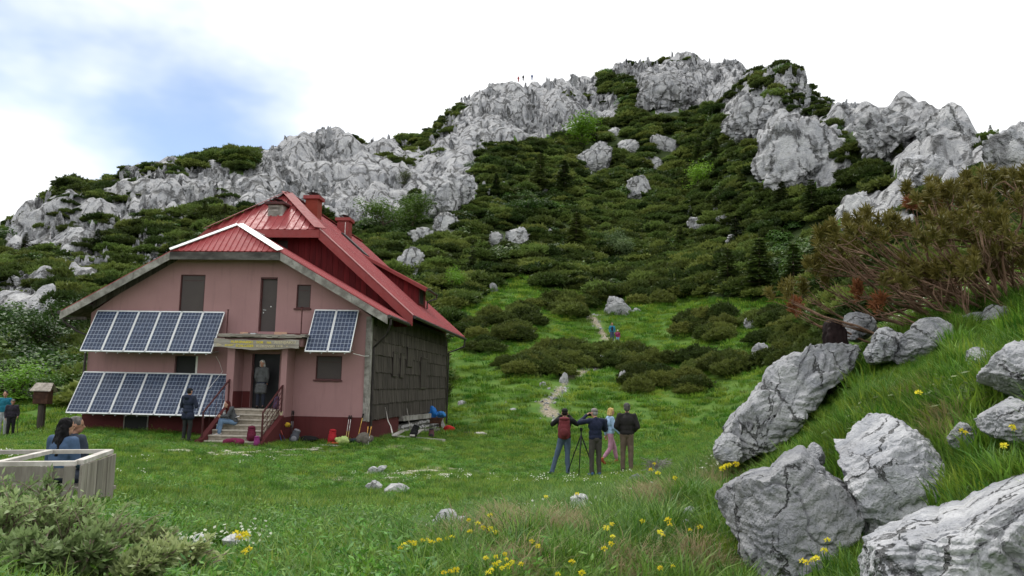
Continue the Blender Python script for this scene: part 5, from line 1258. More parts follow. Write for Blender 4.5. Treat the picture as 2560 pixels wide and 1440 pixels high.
for k, (x, y, h, w, m, lab) in enumerate([
        (1350, 480, 120, 1.3, M_SPRUCE, 'dark spruce left of the fissured rock, upper one'), (1410, 490, 110, 1.4, M_SPRUCE, 'dark spruce close left of the fissured rock'), (1745, 425, 95, 1.2, M_SPRUCE, 'dark spruce above the bright young tree'),
        (1790, 420, 80, 1.3, M_SPRUCE, 'dark spruce left of the largest slab'), (1440, 640, 130, 1.5, M_PINE2, 'brownish spruce in the middle of the scrub'), (1955, 545, 100, 1.5, M_SPRUCE, 'dark spruce under the largest slab, left one'),
        (2030, 545, 105, 1.5, M_SPRUCE, 'dark spruce under the largest slab, right one'), (1900, 745, 165, 1.6, M_SPRUCEY, 'tall yellow green spruce at the right end of the scrub'), (1820, 735, 130, 1.6, M_SPRUCE, 'dark spruce left of the yellow green one'),
        (1985, 745, 150, 1.6, M_SPRUCEY, 'yellow green spruce left of the brown pine'), (2050, 700, 150, 1.5, M_SPRUCE, 'dark spruce close behind the brown pine'), (1840, 640, 110, 1.5, M_SPRUCE, 'dark spruce below the slanting grey rock'),
        (1240, 500, 70, 1.3, M_SPRUCE, 'small dark spruce beside the smooth rock face'), (1700, 640, 80, 1.5, M_SPRUCE, 'small dark spruce in the upper scrub'), (2478, 368, 52, 1.0, M_SPRUCE, 'small spruce on the right skyline'),
        (2250, 395, 60, 1.2, M_SPRUCE, 'small spruce among the pale right crags'), (60, 640, 60, 1.3, M_SPRUCE, 'dark spruce under the left end of the ridge'), (510, 560, 60, 1.4, M_SPRUCE, 'dark spruce on the ridge left above the roof'),
        (560, 560, 50, 1.3, M_SPRUCE, 'smaller dark spruce on the ridge left above the roof'), (240, 640, 60, 1.3, M_SPRUCE, 'dark spruce left of the hut, beside white rocks'), (1180, 700, 85, 1.5, M_SPRUCE, 'dark spruce right of the bright sapling')]):
    tree('spruce_tree', 's', k, x, y, h, w, m, lab, 'spruces on the slope')

# ------------------------------------------------------------------ grass and herbs
LONG = [tuft(200 + k, 38, .25, .22, .0036, .55, .06) for k in range(4)]
for m_ in LONG: m_.materials.append(M_LONG)
DRY = [tuft(210 + k, 50, .22, .26, .0028, .8, .07) for k in range(2)]
for m_ in DRY: m_.materials.append(M_DRY)
SHORT = [tuft(220 + k, 46, .13, .10, .006, .3, .13, 2) for k in range(3)]
for m_ in SHORT: m_.materials.append(M_GRASS)
HERB = [herb(230 + k, 46, .13, .020, .010, .13) for k in range(3)] + [herb(236, 80, .20, .022, .006, .16)]
for m_ in HERB: m_.materials.append(M_HERB)
GREYH = [herb(240, 40, .14, .022, .008, .10)]
GREYH[0].materials.append(M_GREYLEAF)
WH = [dots(250 + k, 5, .10, .17, .010) for k in range(2)]
for m_ in WH: m_.materials.append(M_WHITEF)
FARTUFT = [tuft(260 + k, 70, .22, .16, .017, .3, .42, 2) for k in range(3)]
for m_ in FARTUFT: m_.materials.append(M_GRASS)
def inside_house(X, Y):
    dx, dy = X - H0.x, Y - H0.y; u = dx * HU.x + dy * HU.y; w = dx * HD.x + dy * HD.y
    return ((u > -10.3) & (u < .15) & (w > -.05) & (w < 16.1)) | ((u > -4.75) & (u < -2.55) & (w > -2.9) & (w < .1))
def strew(n, r0, r1, seed, power=2.0, spread=.72):
    g = np.random.default_rng(seed); r = g.uniform(r0 ** power, r1 ** power, n) ** (1 / power); az = g.uniform(-spread, spread, n); X, Y = np.sin(az) * r, np.cos(az) * r
    Z = land_z(X, Y); return g, np.stack([X, Y, Z], -1), r, az
def dirt_at(X, Y):
    pd = path_mask(X, Y); dm = np.clip(1.0 - (pd - .35) / .45, 0, 1)
    for (qx, qy, sx, sy) in ((-6.6, 24.6, 5.5, .9), (-1.7, 20.0, 1.2, .7), (1.9, 20.7, 1.2, .4), (-3.4, 17.6, 1.6, .7)): dm = np.maximum(dm, .75 * np.exp(-((X - qx) / sx) ** 2 - ((Y - qy) / sy) ** 2))
    return dm
def shadowed_by_rock(P, r):
    px, py = project(P); m = np.zeros(len(P), bool)
    for (lab, d, th, pts, ln) in BOULD: m |= in_poly(px, py, Zm(pts)) & (r > d - .9) & (r < d + th)
    for (lab, d, pts) in SMALL:
        cx, cy = np.mean(pts, 0); wx = max(p[0] for p in pts) - min(p[0] for p in pts); m |= (np.abs(px - cx) < wx * .75) & (r > d * .84) & (r < d + .3)
    return m
def before_rock(P, r):
    """the turf is cropped and stony right in front of the boulders"""
    px, py = project(P); m = np.zeros(len(P), bool)
    for (lab, d, th, pts, ln) in BOULD:
        for q in (45, 95): m |= in_poly(px, py - q, Zm(pts)) & (r > d - 1.6) & (r < d + .1)
    return m
# close to the camera: long grass, dry tussocks to the right, lush herbs to the left
g, P, r, az = strew(38000, 1.6, 10.5, 1, 1.5, 1.0); px, py = project(P); keep = ~shadowed_by_rock(P, r); P, r, px, py = P[keep], r[keep], px[keep], py[keep]; n = len(P)
patch = fbm(P * np.array([.55, .55, 0]), 8, 3); u_ = g.uniform(size=n)
right = np.clip((px - 1000) / 500, 0, 1)
ix = np.where(u_ < .42 * right + .10, g.integers(0, 4, n), g.integers(6, 9, n))
ix = np.where((patch > .62) & (u_ > .5) & (px > 1150), 4 + g.integers(0, 2, n), ix); ix = np.where((patch < -.18) & (u_ > .45) & (px < 1500), 9 + g.integers(0, 4, n), ix); ix = np.where((patch < -.5) & (u_ > .9), 13, ix)
for (qx, qy, qr) in ((1430, 1320, 55), (1700, 1360, 45), (1290, 1420, 60), (1760, 1400, 60), (1640, 1240, 50), (1270, 1290, 40), (1560, 1420, 60), (2380, 1050, 60), (2300, 950, 50)): ix = np.where((np.hypot(px - qx, (py - 45 - qy) * 1.2) < qr * .85) & (u_ < .5), 4 + g.integers(0, 2, n), ix)
ix = np.where((px < 1050) & (u_ > .72), 9 + g.integers(0, 4, n), ix)
scl = g.uniform(.7, 1.25, n) * np.where(ix < 6, np.where(px > 1000, 1.0, .8), 1.2) * np.interp(r, [3, 5], [.7, 1.0]) * np.where(before_rock(P, r), .42, 1.0) * np.where((px > 1750) & (ix < 6), .78, 1.0) * np.interp(py, [1500, 1580], [1.0, .42])
lean = np.where(ix < 6, .35, .1)
scatter('foreground_grass', protos(LONG + DRY + SHORT + HERB + GREYH), P, np.stack([g.normal(size=n) * lean * .4, g.normal(size=n) * lean * .4, g.uniform(0, 6.28, n)], -1), scl, ix, None, 'stuff', 'long green and dry grass with herbs in the foreground', 'grass')
# the grazed meadow up to the hut
g, P, r, az = strew(30000, 9.5, 34, 2, 1.5); keep = ~inside_house(P[:, 0], P[:, 1]) & (g.uniform(size=len(P)) > dirt_at(P[:, 0], P[:, 1]) * 1.05); P, r, az = P[keep], r[keep], az[keep]; n = len(P); patch = fbm(P * np.array([.35, .35, 0]), 12, 3); u_ = g.uniform(size=n); px, py = project(P)
ix = np.where((patch > .25) & (u_ > .5), 3 + g.integers(0, 4, n), g.integers(0, 3, n))
nearwall = (np.abs((P[:, 0] - H0.x) * HD.x + (P[:, 1] - H0.y) * HD.y) < .7) & (px < 930)
scl = g.uniform(.7, 1.3, n) * np.interp(r, [9, 20, 34], [1.05, .85, 1.1]) * np.where(nearwall, 1.5, 1.0)
scatter('meadow_grass', protos(SHORT + HERB), P, np.stack([g.normal(size=n) * .08, g.normal(size=n) * .08, g.uniform(0, 6.28, n)], -1), scl, ix, None, 'stuff', 'short green meadow grass in front of the hut', 'grass')
# the green slope behind
g, P, r, az = strew(24000, 32, 125, 3, 1.5); px, py = project(P); keep = (in_poly(px, py, GRASSHILL) | ((px < 240) & (r < 52)) | (r < 44)) & ~inside_house(P[:, 0], P[:, 1]) & (g.uniform(size=len(P)) > dirt_at(P[:, 0], P[:, 1])); P, r = P[keep], r[keep]; n = len(P)
scatter('hillside_grass', protos(FARTUFT), P, np.stack([g.normal(size=n) * .1, g.normal(size=n) * .1, g.uniform(0, 6.28, n)], -1), g.uniform(.7, 1.35, n) * np.interp(r, [32, 90], [.8, 1.5]), g.integers(0, 3, n), None, 'stuff', 'green grass on the slope behind the hut', 'grass')
pp = [on_land(a, b)[0] for (a, b) in PATH]; SP_, SS_ = [], []
for k in range(170):
    i = rnd.randrange(len(pp) - 1); q = pp[i].lerp(pp[i + 1], rnd.random()) + Vector((rnd.gauss(0, .35), rnd.gauss(0, .35), 0)); q.z = gz(q.x, q.y); SP_.append(q); SS_.append(rnd.uniform(.04, .15) * (1.6 if rnd.random() < .12 else 1))
path_me = [rock_proto(650 + k, 8, (1, .8, .6), 6, (1, 1, 1), .05, .05, .15) for k in range(3)]
for m_ in path_me: m_.materials.append(M_ROCK_MID)
scatter('path_stones', protos(path_me), SP_, np.array([(0, 0, rnd.uniform(0, 6.28)) for _ in SP_]), np.array(SS_), [rnd.randrange(3) for _ in SP_], None, 'stuff', 'loose stones along the brown footpath', 'stones')
# tiny white flowers
g, P, r, az = strew(5600, 6, 22, 4, 1.4); px, py = project(P); m_ = fbm(P * np.array([.4, .4, 0]), 44, 3); keep = (m_ + .55 * np.exp(-((px - 560) / 420) ** 2) + .35 * np.exp(-((px - 1450) / 220) ** 2) > .42) & ~inside_house(P[:, 0], P[:, 1]) & (g.uniform(size=len(P)) < np.interp(r, [6, 12, 22], [1, .6, .0])); P = P[keep]; n = len(P)
scatter('white_meadow_flowers', protos(WH), P, np.stack([np.zeros(n), np.zeros(n), g.uniform(0, 6.28, n)], -1), g.uniform(.7, 1.2, n), g.integers(0, 2, n), None, 'stuff', 'tiny white flowers sprinkled over the meadow', 'flowers')

# ------------------------------------------------------------------ yellow flowers, each one standing by itself
def vetch(seed):
    g = np.random.default_rng(seed); n = 26; d = unit(g.normal(size=(n, 3)) + np.array([0, 0, .35])); P = d * np.array([.016, .016, .011])
    return leaf_mesh('flower_head', P, d * .009, unit(np.cross(d, g.normal(size=(n, 3)))) * .0045)
VH = [vetch(270 + k) for k in range(3)]; STEM = []
for k in range(3):
    STEM.append(MB().tube([(0, 0, -.16), (.006 * (k - 1), .004, -.08), (0, 0, 0)], [.0022, .002, .0016], 5).add([(0, 0, -.09), (.02, .006, -.085), (.034, .004, -.07), (.02, -.006, -.082)], [(0, 1, 2, 3)]).add([(0, 0, -.06), (-.02, .006, -.05), (-.03, .002, -.035), (-.018, -.006, -.048)], [(0, 1, 2, 3)]).mesh('stem'))
YF = {'around the white stone with the hole': [(1172,1300),(1194,1308),(1208,1319),(1225,1322),(1238,1330),(1176,1330),(1225,1288),(1010,1362),(1022,1355),(1035,1358),(1055,1350),(1068,1352),(1080,1356),(1098,1350),(1118,1346),(1130,1342),(1000,1370)],
      'in the cluster at the bottom centre': [(1215,1395),(1240,1392),(1265,1398),(1255,1420),(1228,1425),(1248,1405),(1270,1415),(1303,1410),(1238,1412),(1262,1385),(1280,1405),(1220,1432),(1125,1428),(1140,1425),(1110,1432)],
      'in the long grass between the two stone groups': [(1330,1353),(1344,1365),(1430,1405),(1395,1435),(1455,1432),(1515,1320),(1530,1310),(1532,1342),(1528,1360),(1511,1372),(1606,1303),(1670,1300),(1675,1312),(1650,1330),(1657,1338),(1682,1415),(1650,1420),(1725,1325),(1750,1318)],
      'near the standing photographers': [(1635,1160),(1628,1175),(1645,1183),(1687,1195),(1365,1242),(1443,1235),(1815,1165),(1824,1163),(1840,1160),(1806,1172)],
      'among the boulders on the right': [(2297,982),(2405,1078),(2415,1082),(2530,1066),(2534,1072),(2510,1114),(2068,1350),(2006,1402),(2030,1400),(2040,1396),(2016,1406),(2195,1355),(2060,1376)],
      'on the chalky white stone at the left': [(590,1332),(600,1336),(612,1334),(605,1345),(618,1340),(595,1345),(612,1380),(622,1372)]}
for where, pts in YF.items():
    for (x, y) in pts:
        d = float(hit(x, y + 75)[0]); d = max(d * .94, 2.6)
        p = at(x, y, d); t = empty('yellow_flower', p, rnd.uniform(0, 6.28), 'yellow flower ' + where, 'flower', 'yellow flowers ' + where)
        gg = max(p.z - gz(p.x, p.y), .05); s = rnd.uniform(.6, .95) * min(1.6, max(.85, d / 4.5)); o = obj('flower_head', VH[rnd.randrange(3)], M_YELLOWF, t); o.scale = (s, s, s)
        o = obj('stem', STEM[rnd.randrange(3)], M_HERB, t); o.scale = (s, s, max(gg / .14, .3))
# ------------------------------------------------------------------ the wind-combed pine on the right
rnd = random.Random(21); g = np.random.default_rng(21)
M_NEEDLE = mat_leaf('pine_needles', (.115, .112, .022), (.205, .180, .042), .2, .2, .5, .02, .3, None, 3.0)
M_DEAD = mat_leaf('dead_needles', (.26, .105, .035), (.19, .08, .03), .2, .2, .6, .01)
M_BUD = mat_leaf('pine_buds', (.30, .30, .16), (.36, .34, .20), .1, .1, .6, .01)
LIVE = [(1975,745),(2010,735),(2050,700),(2045,660),(2060,630),(2075,612),(2088,615),(2100,600),(2122,582),(2140,562),(2155,565),(2180,577),(2225,572),(2250,582),(2300,492),(2320,502),(2350,482),(2390,472),(2420,492),(2400,522),(2470,462),(2510,452),(2540,472),(2470,502),(2500,522),(2440,562),(2380,562),(2350,572),(2480,582),(2530,562),(2560,522),(2280,682),(2300,700),(2330,690),(2360,686),(2400,690),(2430,682),(2450,672),(2480,692),(2260,730),(2250,722),(2100,642),(2130,632),(2470,642),(2500,632),(2520,642),(2560,602),(2110,662),(2590,480),(2610,560),(2610,440),(2580,450),(2070,655),(2320,545),(2345,520),(2375,500),(2440,520),(2540,610),(2420,600),(2330,610),(2200,600),(2600,640),(2550,660)]
DEADT = [(1995,777),(2145,738),(2210,768),(2292,524),(2330,530),(2590,642)]
ROOTS = [at(2760, 770, 9.3), at(2640, 790, 9.6), at(2560, 790, 9.3), at(2740, 640, 9.8), at(2480, 790, 9.4)]
PT = empty('bent_pine', at(2450, 800, 9.4), 0, 'wind bent brown pine with bare branches on the right hillside', 'tree')
PO = PT.location.copy(); br = MB(); nc, na_, nb = [], [], []; dc, da, db = [], [], []; bc, ba, bb = [], [], []
def needles(p, ax, C, A, B, n=80, ln=.050, L=.11):
    ax = unit(np.asarray(ax)); t = g.uniform(0, 1, (n, 1)) ** .8; q = unit(ax * .75 + g.normal(size=(n, 3)) * .55); s = ln * g.uniform(.6, 1.1, (n, 1))
    C.append(np.asarray(p) + ax * L * t + q * s); A.append(q * s); B.append(unit(np.cross(q, g.normal(size=(n, 3)))) * .0072)
def limb(a, b, r0, r1, sag, n=9):
    a, b = Vector(a), Vector(b); pts = []; w = Vector(g.normal(size=3)) * .10
    for i in range(n + 1):
        t = i / n; p = a.lerp(b, t); p.z += -sag * sin(pi * t) * (1 - .3 * t); p += w * sin(pi * t) + Vector(g.normal(size=3)) * .018; pts.append(p)
    br.tube([p - PO for p in pts], [r0 * (1 - t / n) + r1 * t / n for t in range(n + 1)], 6); return pts
for (lst, dead) in ((LIVE, 0), (DEADT, 1)):
    for (x, y) in lst:
        d = 8.0 + rnd.uniform(0, 1.3) + (.5 if y < 560 else 0); e = at(x, y + 10, d); root = min(ROOTS, key=lambda q: (q - e).length + rnd.uniform(0, 1.2))
        pts = limb(root + Vector(g.normal(size=3)) * .12, e, rnd.uniform(.016, .032), .006, rnd.uniform(.05, .38))
        for k in range(rnd.randint(4, 5) if not dead else 3):
            s = pts[rnd.randint(6, 9)]; tip = e + Vector((rnd.uniform(-.13, .13), rnd.uniform(-.12, .12), rnd.uniform(-.05, .10))) * (1 if not dead else .5)
            br.tube([s - PO, (s.lerp(tip, .6) - Vector((0, 0, .03))) - PO, tip - PO], [.006, .0045, .003], 5); ax = np.array([rnd.uniform(-.5, .3), rnd.uniform(-.3, .3), 1.0])
            needles(tip - PO, ax, *((dc, da, db) if dead else (nc, na_, nb)))
            if not dead and rnd.random() < .5:
                q = np.array(tip - PO) + unit(ax) * .12; m = 5; bc.append(q + g.normal(size=(m, 3)) * .008); ba.append(np.tile(unit(ax) * .022, (m, 1))); bb.append(unit(g.normal(size=(m, 3))) * .005)
for _ in range(46):      # the tangle of bare twigs inside
    a = rnd.choice(ROOTS) + Vector(g.normal(size=3)) * .2; b = at(rnd.uniform(2020, 2560), rnd.uniform(600, 775), rnd.uniform(8.4, 9.8)); limb(a.lerp(b, rnd.uniform(.1, .5)), b, rnd.uniform(.007, .016), .003, rnd.uniform(-.05, .25), 7)
br.build('branches', mat_wood('warm_pine_bark', (.36, .235, .165), (.17, .095, .062), (8, 8, 3), 3.0, .9, .2, .5), PT, True)
obj('needles', leaf_mesh('needles', np.concatenate(nc), np.concatenate(na_), np.concatenate(nb)), M_NEEDLE, PT)
obj('dead_needles', leaf_mesh('dead', np.concatenate(dc), np.concatenate(da), np.concatenate(db)), M_DEAD, PT)
obj('buds', leaf_mesh('buds', np.concatenate(bc), np.concatenate(ba), np.concatenate(bb)), M_BUD, PT)

# ------------------------------------------------------------------ grey-leaved shrubs in the left foreground
M_WILLOW = mat_leaf('willow_leaves', (.225, .300, .115), (.310, .375, .165), .4, .2, .5, .02, .3, None, 2.5)
def willow(x, ybase, ytop, d, lean, label, stems=15, leaves=34, seed=1):
    g = np.random.default_rng(seed); b = at(x, ybase, d); b.z = gz(b.x, b.y); H = (at(x, ytop, d).z - b.z)
    t = empty('leafy_shrub', b, 0, label, 'shrub', 'grey green shrubs in the left foreground'); mb = MB(); C, A, B = [], [], []
    for s in range(stems):
        a = g.uniform(0, 2 * pi); sp = g.uniform(.15, .75) * H * .75; h = H * g.uniform(.5, 1.05); pts = []
        for k in range(7):
            f = k / 6; pts.append(Vector((cos(a) * sp * f ** 1.3 + lean * f * f, sin(a) * sp * .7 * f ** 1.3, h * (f - .12 * f * f))) + Vector(g.normal(size=3)) * .012)
        mb.tube(pts, [.009 * (1 - .8 * k / 6) + .0015 for k in range(7)], 5)
        side = []
        for q in range(4):
            i = int(g.integers(2, 6)); p0 = pts[i]; p1 = p0 + Vector((g.normal() * .14, g.normal() * .12, abs(g.normal()) * .14 + .04)) * (H / .9); mb.tube([p0, p0.lerp(p1, .5) + Vector((0, 0, .01)), p1], [.004, .003, .0015], 4); side.append((p0, p1))
        for k in range(leaves):
            if k % 2: f = g.uniform(.25, 1) * 5.99; i = int(f); p = pts[i].lerp(pts[i + 1], f - i); ax = np.array(pts[i + 1] - pts[i])
            else: p0, p1 = side[int(g.integers(0, 4))]; p = p0.lerp(p1, g.uniform(.2, 1.05)); ax = np.array(p1 - p0)
            q = unit(unit(ax) + g.normal(size=3) * .6); nn = unit(np.array([0, 0, 1.0]) + g.normal(size=3) * .5); w_ = unit(np.cross(q, nn)); L = g.uniform(.014, .028); C.append(np.array(p) + q * L); A.append(q * L); B.append(w_ * L * .42)
    mb.build('stems', M_TWIG, t, True); obj('leaves', leaf_mesh('leaves', np.array(C), np.array(A), np.array(B)), M_WILLOW, t)
for k, (x, yb, yt, d, ln, lab) in enumerate([(40, 1440, 1180, 5.6, .05, 'twiggy shrub before the crate at the left edge'), (130, 1450, 1205, 5.3, .1, 'tall twiggy shrub in front of the crate corner post'), (230, 1450, 1290, 5.0, .05, 'leafy shrub below the crate end planks'),
        (330, 1450, 1290, 5.6, .1, 'leafy shrub right of the crate end'), (395, 1480, 1335, 4.6, .15, 'rightmost low grey green shrub in the lush grass'), (70, 1500, 1320, 4.0, .0, 'low shrub at the lower left corner'), (190, 1500, 1340, 3.9, .05, 'low shrub in the lower left, second from the corner'), (300, 1520, 1370, 3.8, .1, 'low shrub in the lower left, third from the corner'), (-60, 1470, 1230, 5.2, .1, 'shrub cut off by the left edge'), (440, 1480, 1400, 4.7, .05, 'small shrub tip right of the rightmost low one')]):
    willow(x, yb, yt, d, ln, lab, 24 if d > 4.5 else 22, 100 if d > 4.9 else 120, 400 + k)

# ------------------------------------------------------------------ open wooden frame box, birdhouse-like box, timbers
M_PALEWOOD = mat_wood('bleached_timber', (.60, .57, .53), (.38, .35, .31), (3, 3, 1.0), 1.6, .85, .15, .5)
M_PLANK = mat_wood('grey_planks', (.42, .385, .335), (.22, .195, .165), (8, 8, 1.0), 1.2, .9, .22, .7)
CR = empty('timber_pen', (-4.6, 8.7, 0), 0, 'open pen of bleached timber rails and grey planks behind the shrubs', 'pen'); CO = CR.location.copy()
zt = 1.44; Aq, Bq = Vector((-4.55, 8.6, zt)), Vector((-4.86, 9.98, zt + .005)); Cq, Dq = Vector((-7.2, 7.75, zt)), Vector((-8.0, 8.95, zt))
def cbar(name, a, b, w, h, m): MB().bar(Vector(a) - CO, Vector(b) - CO, w, h).build(name, m, CR)
cbar('rail', Cq, Aq, .09, .045, M_PALEWOOD); cbar('rail', Dq, Bq, .09, .045, M_PALEWOOD); cbar('rail', Aq + Vector((0, .05, .003)), Bq - Vector((0, .05, -.003)), .085, .045, M_PALEWOOD)
m1, m2 = Cq.lerp(Aq, .74), Dq.lerp(Bq, .80); cbar('rail', m1 + Vector((0, 0, .004)), m2 + Vector((0, 0, .004)), .07, .042, M_PALEWOOD)
m1, m2 = Cq.lerp(Aq, .45), Dq.lerp(Bq, .55); cbar('rail', m1 + Vector((0, 0, .004)), m2 + Vector((0, 0, .004)), .08, .042, M_PALEWOOD)
zb = .45
def cplank(name, a, b, t, z0, z1, nrm): 
    a, b, n_ = Vector(a) - CO, Vector(b) - CO, Vector(nrm) * t; a.z = b.z = 0; q = [a, b, b + n_, a + n_]
    MB().hexa([(p.x, p.y, z0) for p in q] + [(p.x, p.y, z1) for p in q]).build(name, M_PLANK, CR)
sd_ = (Bq - Aq).normalized(); nr = Vector((sd_.y, -sd_.x, 0)); L = (Bq - Aq).length; s = 0.0; k = 0
while s < L - .03:
    wd = min(rnd.uniform(.17, .24), L - s); off = nr * (.035 + .006 * (k % 2)); cplank('plank', Aq + sd_ * s + off, Aq + sd_ * (s + wd - .012) + off, .024, zb, zt - .021 - rnd.uniform(0, .006), nr); s += wd; k += 1
fd = (Cq - Aq).normalized(); fn = Vector((-fd.y, fd.x, 0)); fn = fn if fn.y < 0 else -fn
for (s0, s1) in ((.0, .10), (.20, .26), (.72, .80), (1.5, 1.58)): cplank('post', Aq + fd * s0 + fn * .03, Aq + fd * s1 + fn * .03, .06, zb, zt - .025, fn)
for r_ in range(6):
    z0 = zb + .162 * r_
    for (s0, s1) in ((.265, .715), (.805, 2.6)): cplank('board', Aq + fd * s0 + fn * (.035 + .004 * (r_ % 2)), Aq + fd * s1 + fn * (.035 + .004 * (r_ % 2)), .02, z0, z0 + .155, fn)
cplank('board', Aq + fd * .10 + fn * .0, Aq + fd * .20 + fn * .0, .02, zb, zt - .30, fn); cplank('board', Aq + fd * .10 + fn * .0, Aq + fd * .20 + fn * .0, .03, zt - .15, zt - .05, fn)
cplank('post', Bq - sd_ * .06 - nr * .03, Bq + sd_ * .02 - nr * .03, .06, zb, zt - .03, nr)

bp, bd = on_land(101, 1079); BX = empty('box_on_post', bp, .12, 'small roofed wooden box on a dark post left of the hut', 'wooden box'); k = bd / F
M_DKWOOD = mat_wood('dark_brown_wood', (.10, .050, .034), (.05, .026, .02), (4, 4, 1), 3, .85, .15)
MB().box(-7 * k, 5 * k, -5 * k, 5 * k, -.1, 62 * k).build('post', M_SHINGLE, BX)
MB().box(-16 * k, 14 * k, -12 * k, 12 * k, 58 * k, 88 * k).build('case', M_DKWOOD, BX, bevel=.01)
for s_ in (0, 1, 2): MB().box(-15.5 * k, 13.5 * k, -12.6 * k, -12.05 * k, (60 + 9.5 * s_) * k, (67.5 + 9.5 * s_) * k).build('board', M_DKWOOD, BX)
MB().prism([(-22 * k, -17 * k, 85 * k), (20 * k, -17 * k, 85 * k), (17 * k, 2 * k, 101 * k), (-18 * k, 2 * k, 101 * k)], (0, .6 * k, 2 * k)).build('roof_board', M_PLANK, BX)
MB().prism([(-22 * k, 19 * k, 85 * k), (20 * k, 19 * k, 85 * k), (17 * k, 2.8 * k, 102.8 * k), (-18 * k, 2.8 * k, 102.8 * k)], (0, .6 * k, -2 * k)).build('roof_board', M_PLANK, BX)

def timber(name, a, b, w, h, mat, label, cat='timber', group='timbers beside the shingled wall'):
    a, b = Vector(a), Vector(b); o = empty(name, (a + b) / 2, 0, label, cat, group); c = o.location.copy(); MB().bar(a - c, b - c, w, h).build('beam', mat, o, bevel=.006); return o
def gnd(px, py, up=0.0):
    p, d = on_land(px, py); return p + Vector((0, 0, up))
def single(name, mb, mat, label, cat, group=None, at_=None, smooth=False):
    v = [Vector(p) for p in mb.v]; c = at_ or sum(v, Vector()) / len(v); mb.v = [tuple(p - c) for p in v]; o = mb.build(name, mat, None, smooth, label=label, cat=cat, group=group); o.location = c; return o
TM = [(((985, 1097), (1112, 1107)), .12, .10, 'long pale beam lying on the grass nearest the camera'), (((985, 1100), (1012, 1083)), .16, .05, 'short slanting board at the left of the timber frame'), (((1030, 1100), (1055, 1083)), .16, .05, 'short slanting board in the middle of the timber frame'),
      (((990, 1083), (1112, 1080)), .20, .14, 'grey beam lying along the stone foundation'), (((1098, 1050), (1110, 1078)), .2, .14, 'grey beam closing the right end of the timber frame')]
for (q, w_, h_, lab) in TM:
    single('timber', MB().bar(gnd(*q[0], h_ / 2 + .02 + (.1 if 'slanting' in lab else 0)), gnd(*q[1], h_ / 2 + .02 + (.1 if 'slanting' in lab else 0)), w_, h_), M_PALEWOOD if 'grey' not in lab else M_GREYWOOD, lab, 'timber', 'timbers beside the shingled wall')
single('plank', MB().bar(gnd(800, 1116, .03), gnd(850, 1117, .03), .2, .03), M_PALEWOOD, 'pale plank lying on the turf under the red backpack', 'plank')

# ------------------------------------------------------------------ bags, poles and other things by the hut
WS = bpy.data.scenes.new('workbench')      # scratch scene, removed again below
def fuse(mb, voxel=.012, it=4, wr=0.0, ws=9.0, seed=0):
    """weld overlapping solids into one continuous skin"""
    o = bpy.data.objects.new('tmp', mb.mesh('tmp')); WS.collection.objects.link(o); m = o.modifiers.new('r', 'REMESH'); m.mode = 'VOXEL'; m.voxel_size = voxel
    if it: s = o.modifiers.new('s', 'SMOOTH'); s.factor = .5; s.iterations = it
    WS.view_layers[0].update(); me = bpy.data.meshes.new_from_object(o.evaluated_get(WS.view_layers[0].depsgraph)); bpy.data.objects.remove(o)
    n = len(me.vertices); c = np.empty(n * 3, np.float32); me.vertices.foreach_get('co', c); c = c.reshape(-1, 3)
    if wr:
        nn = np.empty(n * 3, np.float32); me.vertices.foreach_get('normal', nn); nn = nn.reshape(-1, 3); c = c + nn * (fbm(c * np.array([ws, ws, ws * .55]), seed, 3) * wr)[:, None]; me.vertices.foreach_set('co', c.astype(np.float32).ravel())
    me.polygons.foreach_set('use_smooth', np.ones(len(me.polygons), bool)); me.update(); return me
_fab = {}
def fab(c, name='fabric', rough=.85):
    k = tuple(c)
    if k not in _fab: _fab[k] = mat_plain('%s_%d' % (name, len(_fab)), c, tuple(x * .72 for x in c), 7.0, rough, .35, 45.0, .004)
    return _fab[k]
BLK = (.012, .012, .013)
def backpack(loc, rz, h, col, label, col2=None, tilt=0.0, roll=0.0, group='bags left around the hut'):
    t = empty('backpack', loc, rz, label, 'backpack', group); t.rotation_euler = (tilt, roll, rz); w, d = h * .56, h * .38
    b = MB().ball((0, 0, h * .42), (w * .5, d * .52, h * .45)).ball((0, .02 * h, h * .22), (w * .52, d * .55, h * .24)).ball((0, 0, h * .75), (w * .44, d * .46, h * .22)); b.box(-w * .36, w * .36, -d * .33, d * .36, h * .05, h * .78)
    obj('bag', fuse(b, h * .025, 5, h * .012, 14 / h * .5, int(h * 100)), fab(col), t)
    p = MB().ball((0, -d * .52, h * .30), (w * .36, d * .24, h * .20)).box(-w * .28, w * .28, -d * .62, -d * .3, h * .16, h * .42)
    obj('pocket', fuse(p, h * .025, 4), fab(col2 or tuple(x * .8 for x in col)), t)
    l = MB().ball((0, -d * .05, h * .88), (w * .43, d * .52, h * .10)); obj('lid', fuse(l, h * .025, 3), fab(col2 or col), t)
    for s_ in (-1, 1): MB().tube([(s_ * w * .2, d * .40, h * .82), (s_ * w * .27, d * .68, h * .62), (s_ * w * .29, d * .62, h * .35), (s_ * w * .32, d * .40, h * .14)], h * .035, 6).build('strap', fab(BLK), t, True)
    MB().tube([(-w * .08, d * .3, h * .92), (0, d * .36, h * 1.0), (w * .08, d * .3, h * .92)], h * .014, 5).build('handle', fab(BLK), t, True); return t
def HG(u, w): p = HW(u, w, 0); return Vector((p.x, p.y, gz(p.x, p.y)))
def lump(name, loc, r, col, label, cat, rz=0, seed=1, wr=.03, group='bags left around the hut'):
    q = random.Random(seed); b = MB().ball((0, 0, r[2] * .8), (r[0], r[1], r[2]))
    for _ in range(5): b.ball((q.uniform(-.6, .6) * r[0], q.uniform(-.6, .6) * r[1], r[2] * q.uniform(.5, 1.1)), tuple(x * q.uniform(.4, .65) for x in r))
    o = obj(name, fuse(b, min(r) * .12, 2, wr, 5 / max(r) * .4, seed), fab(col), None, label, cat, group); o.location = loc; o.rotation_euler = (0, 0, rz); return o
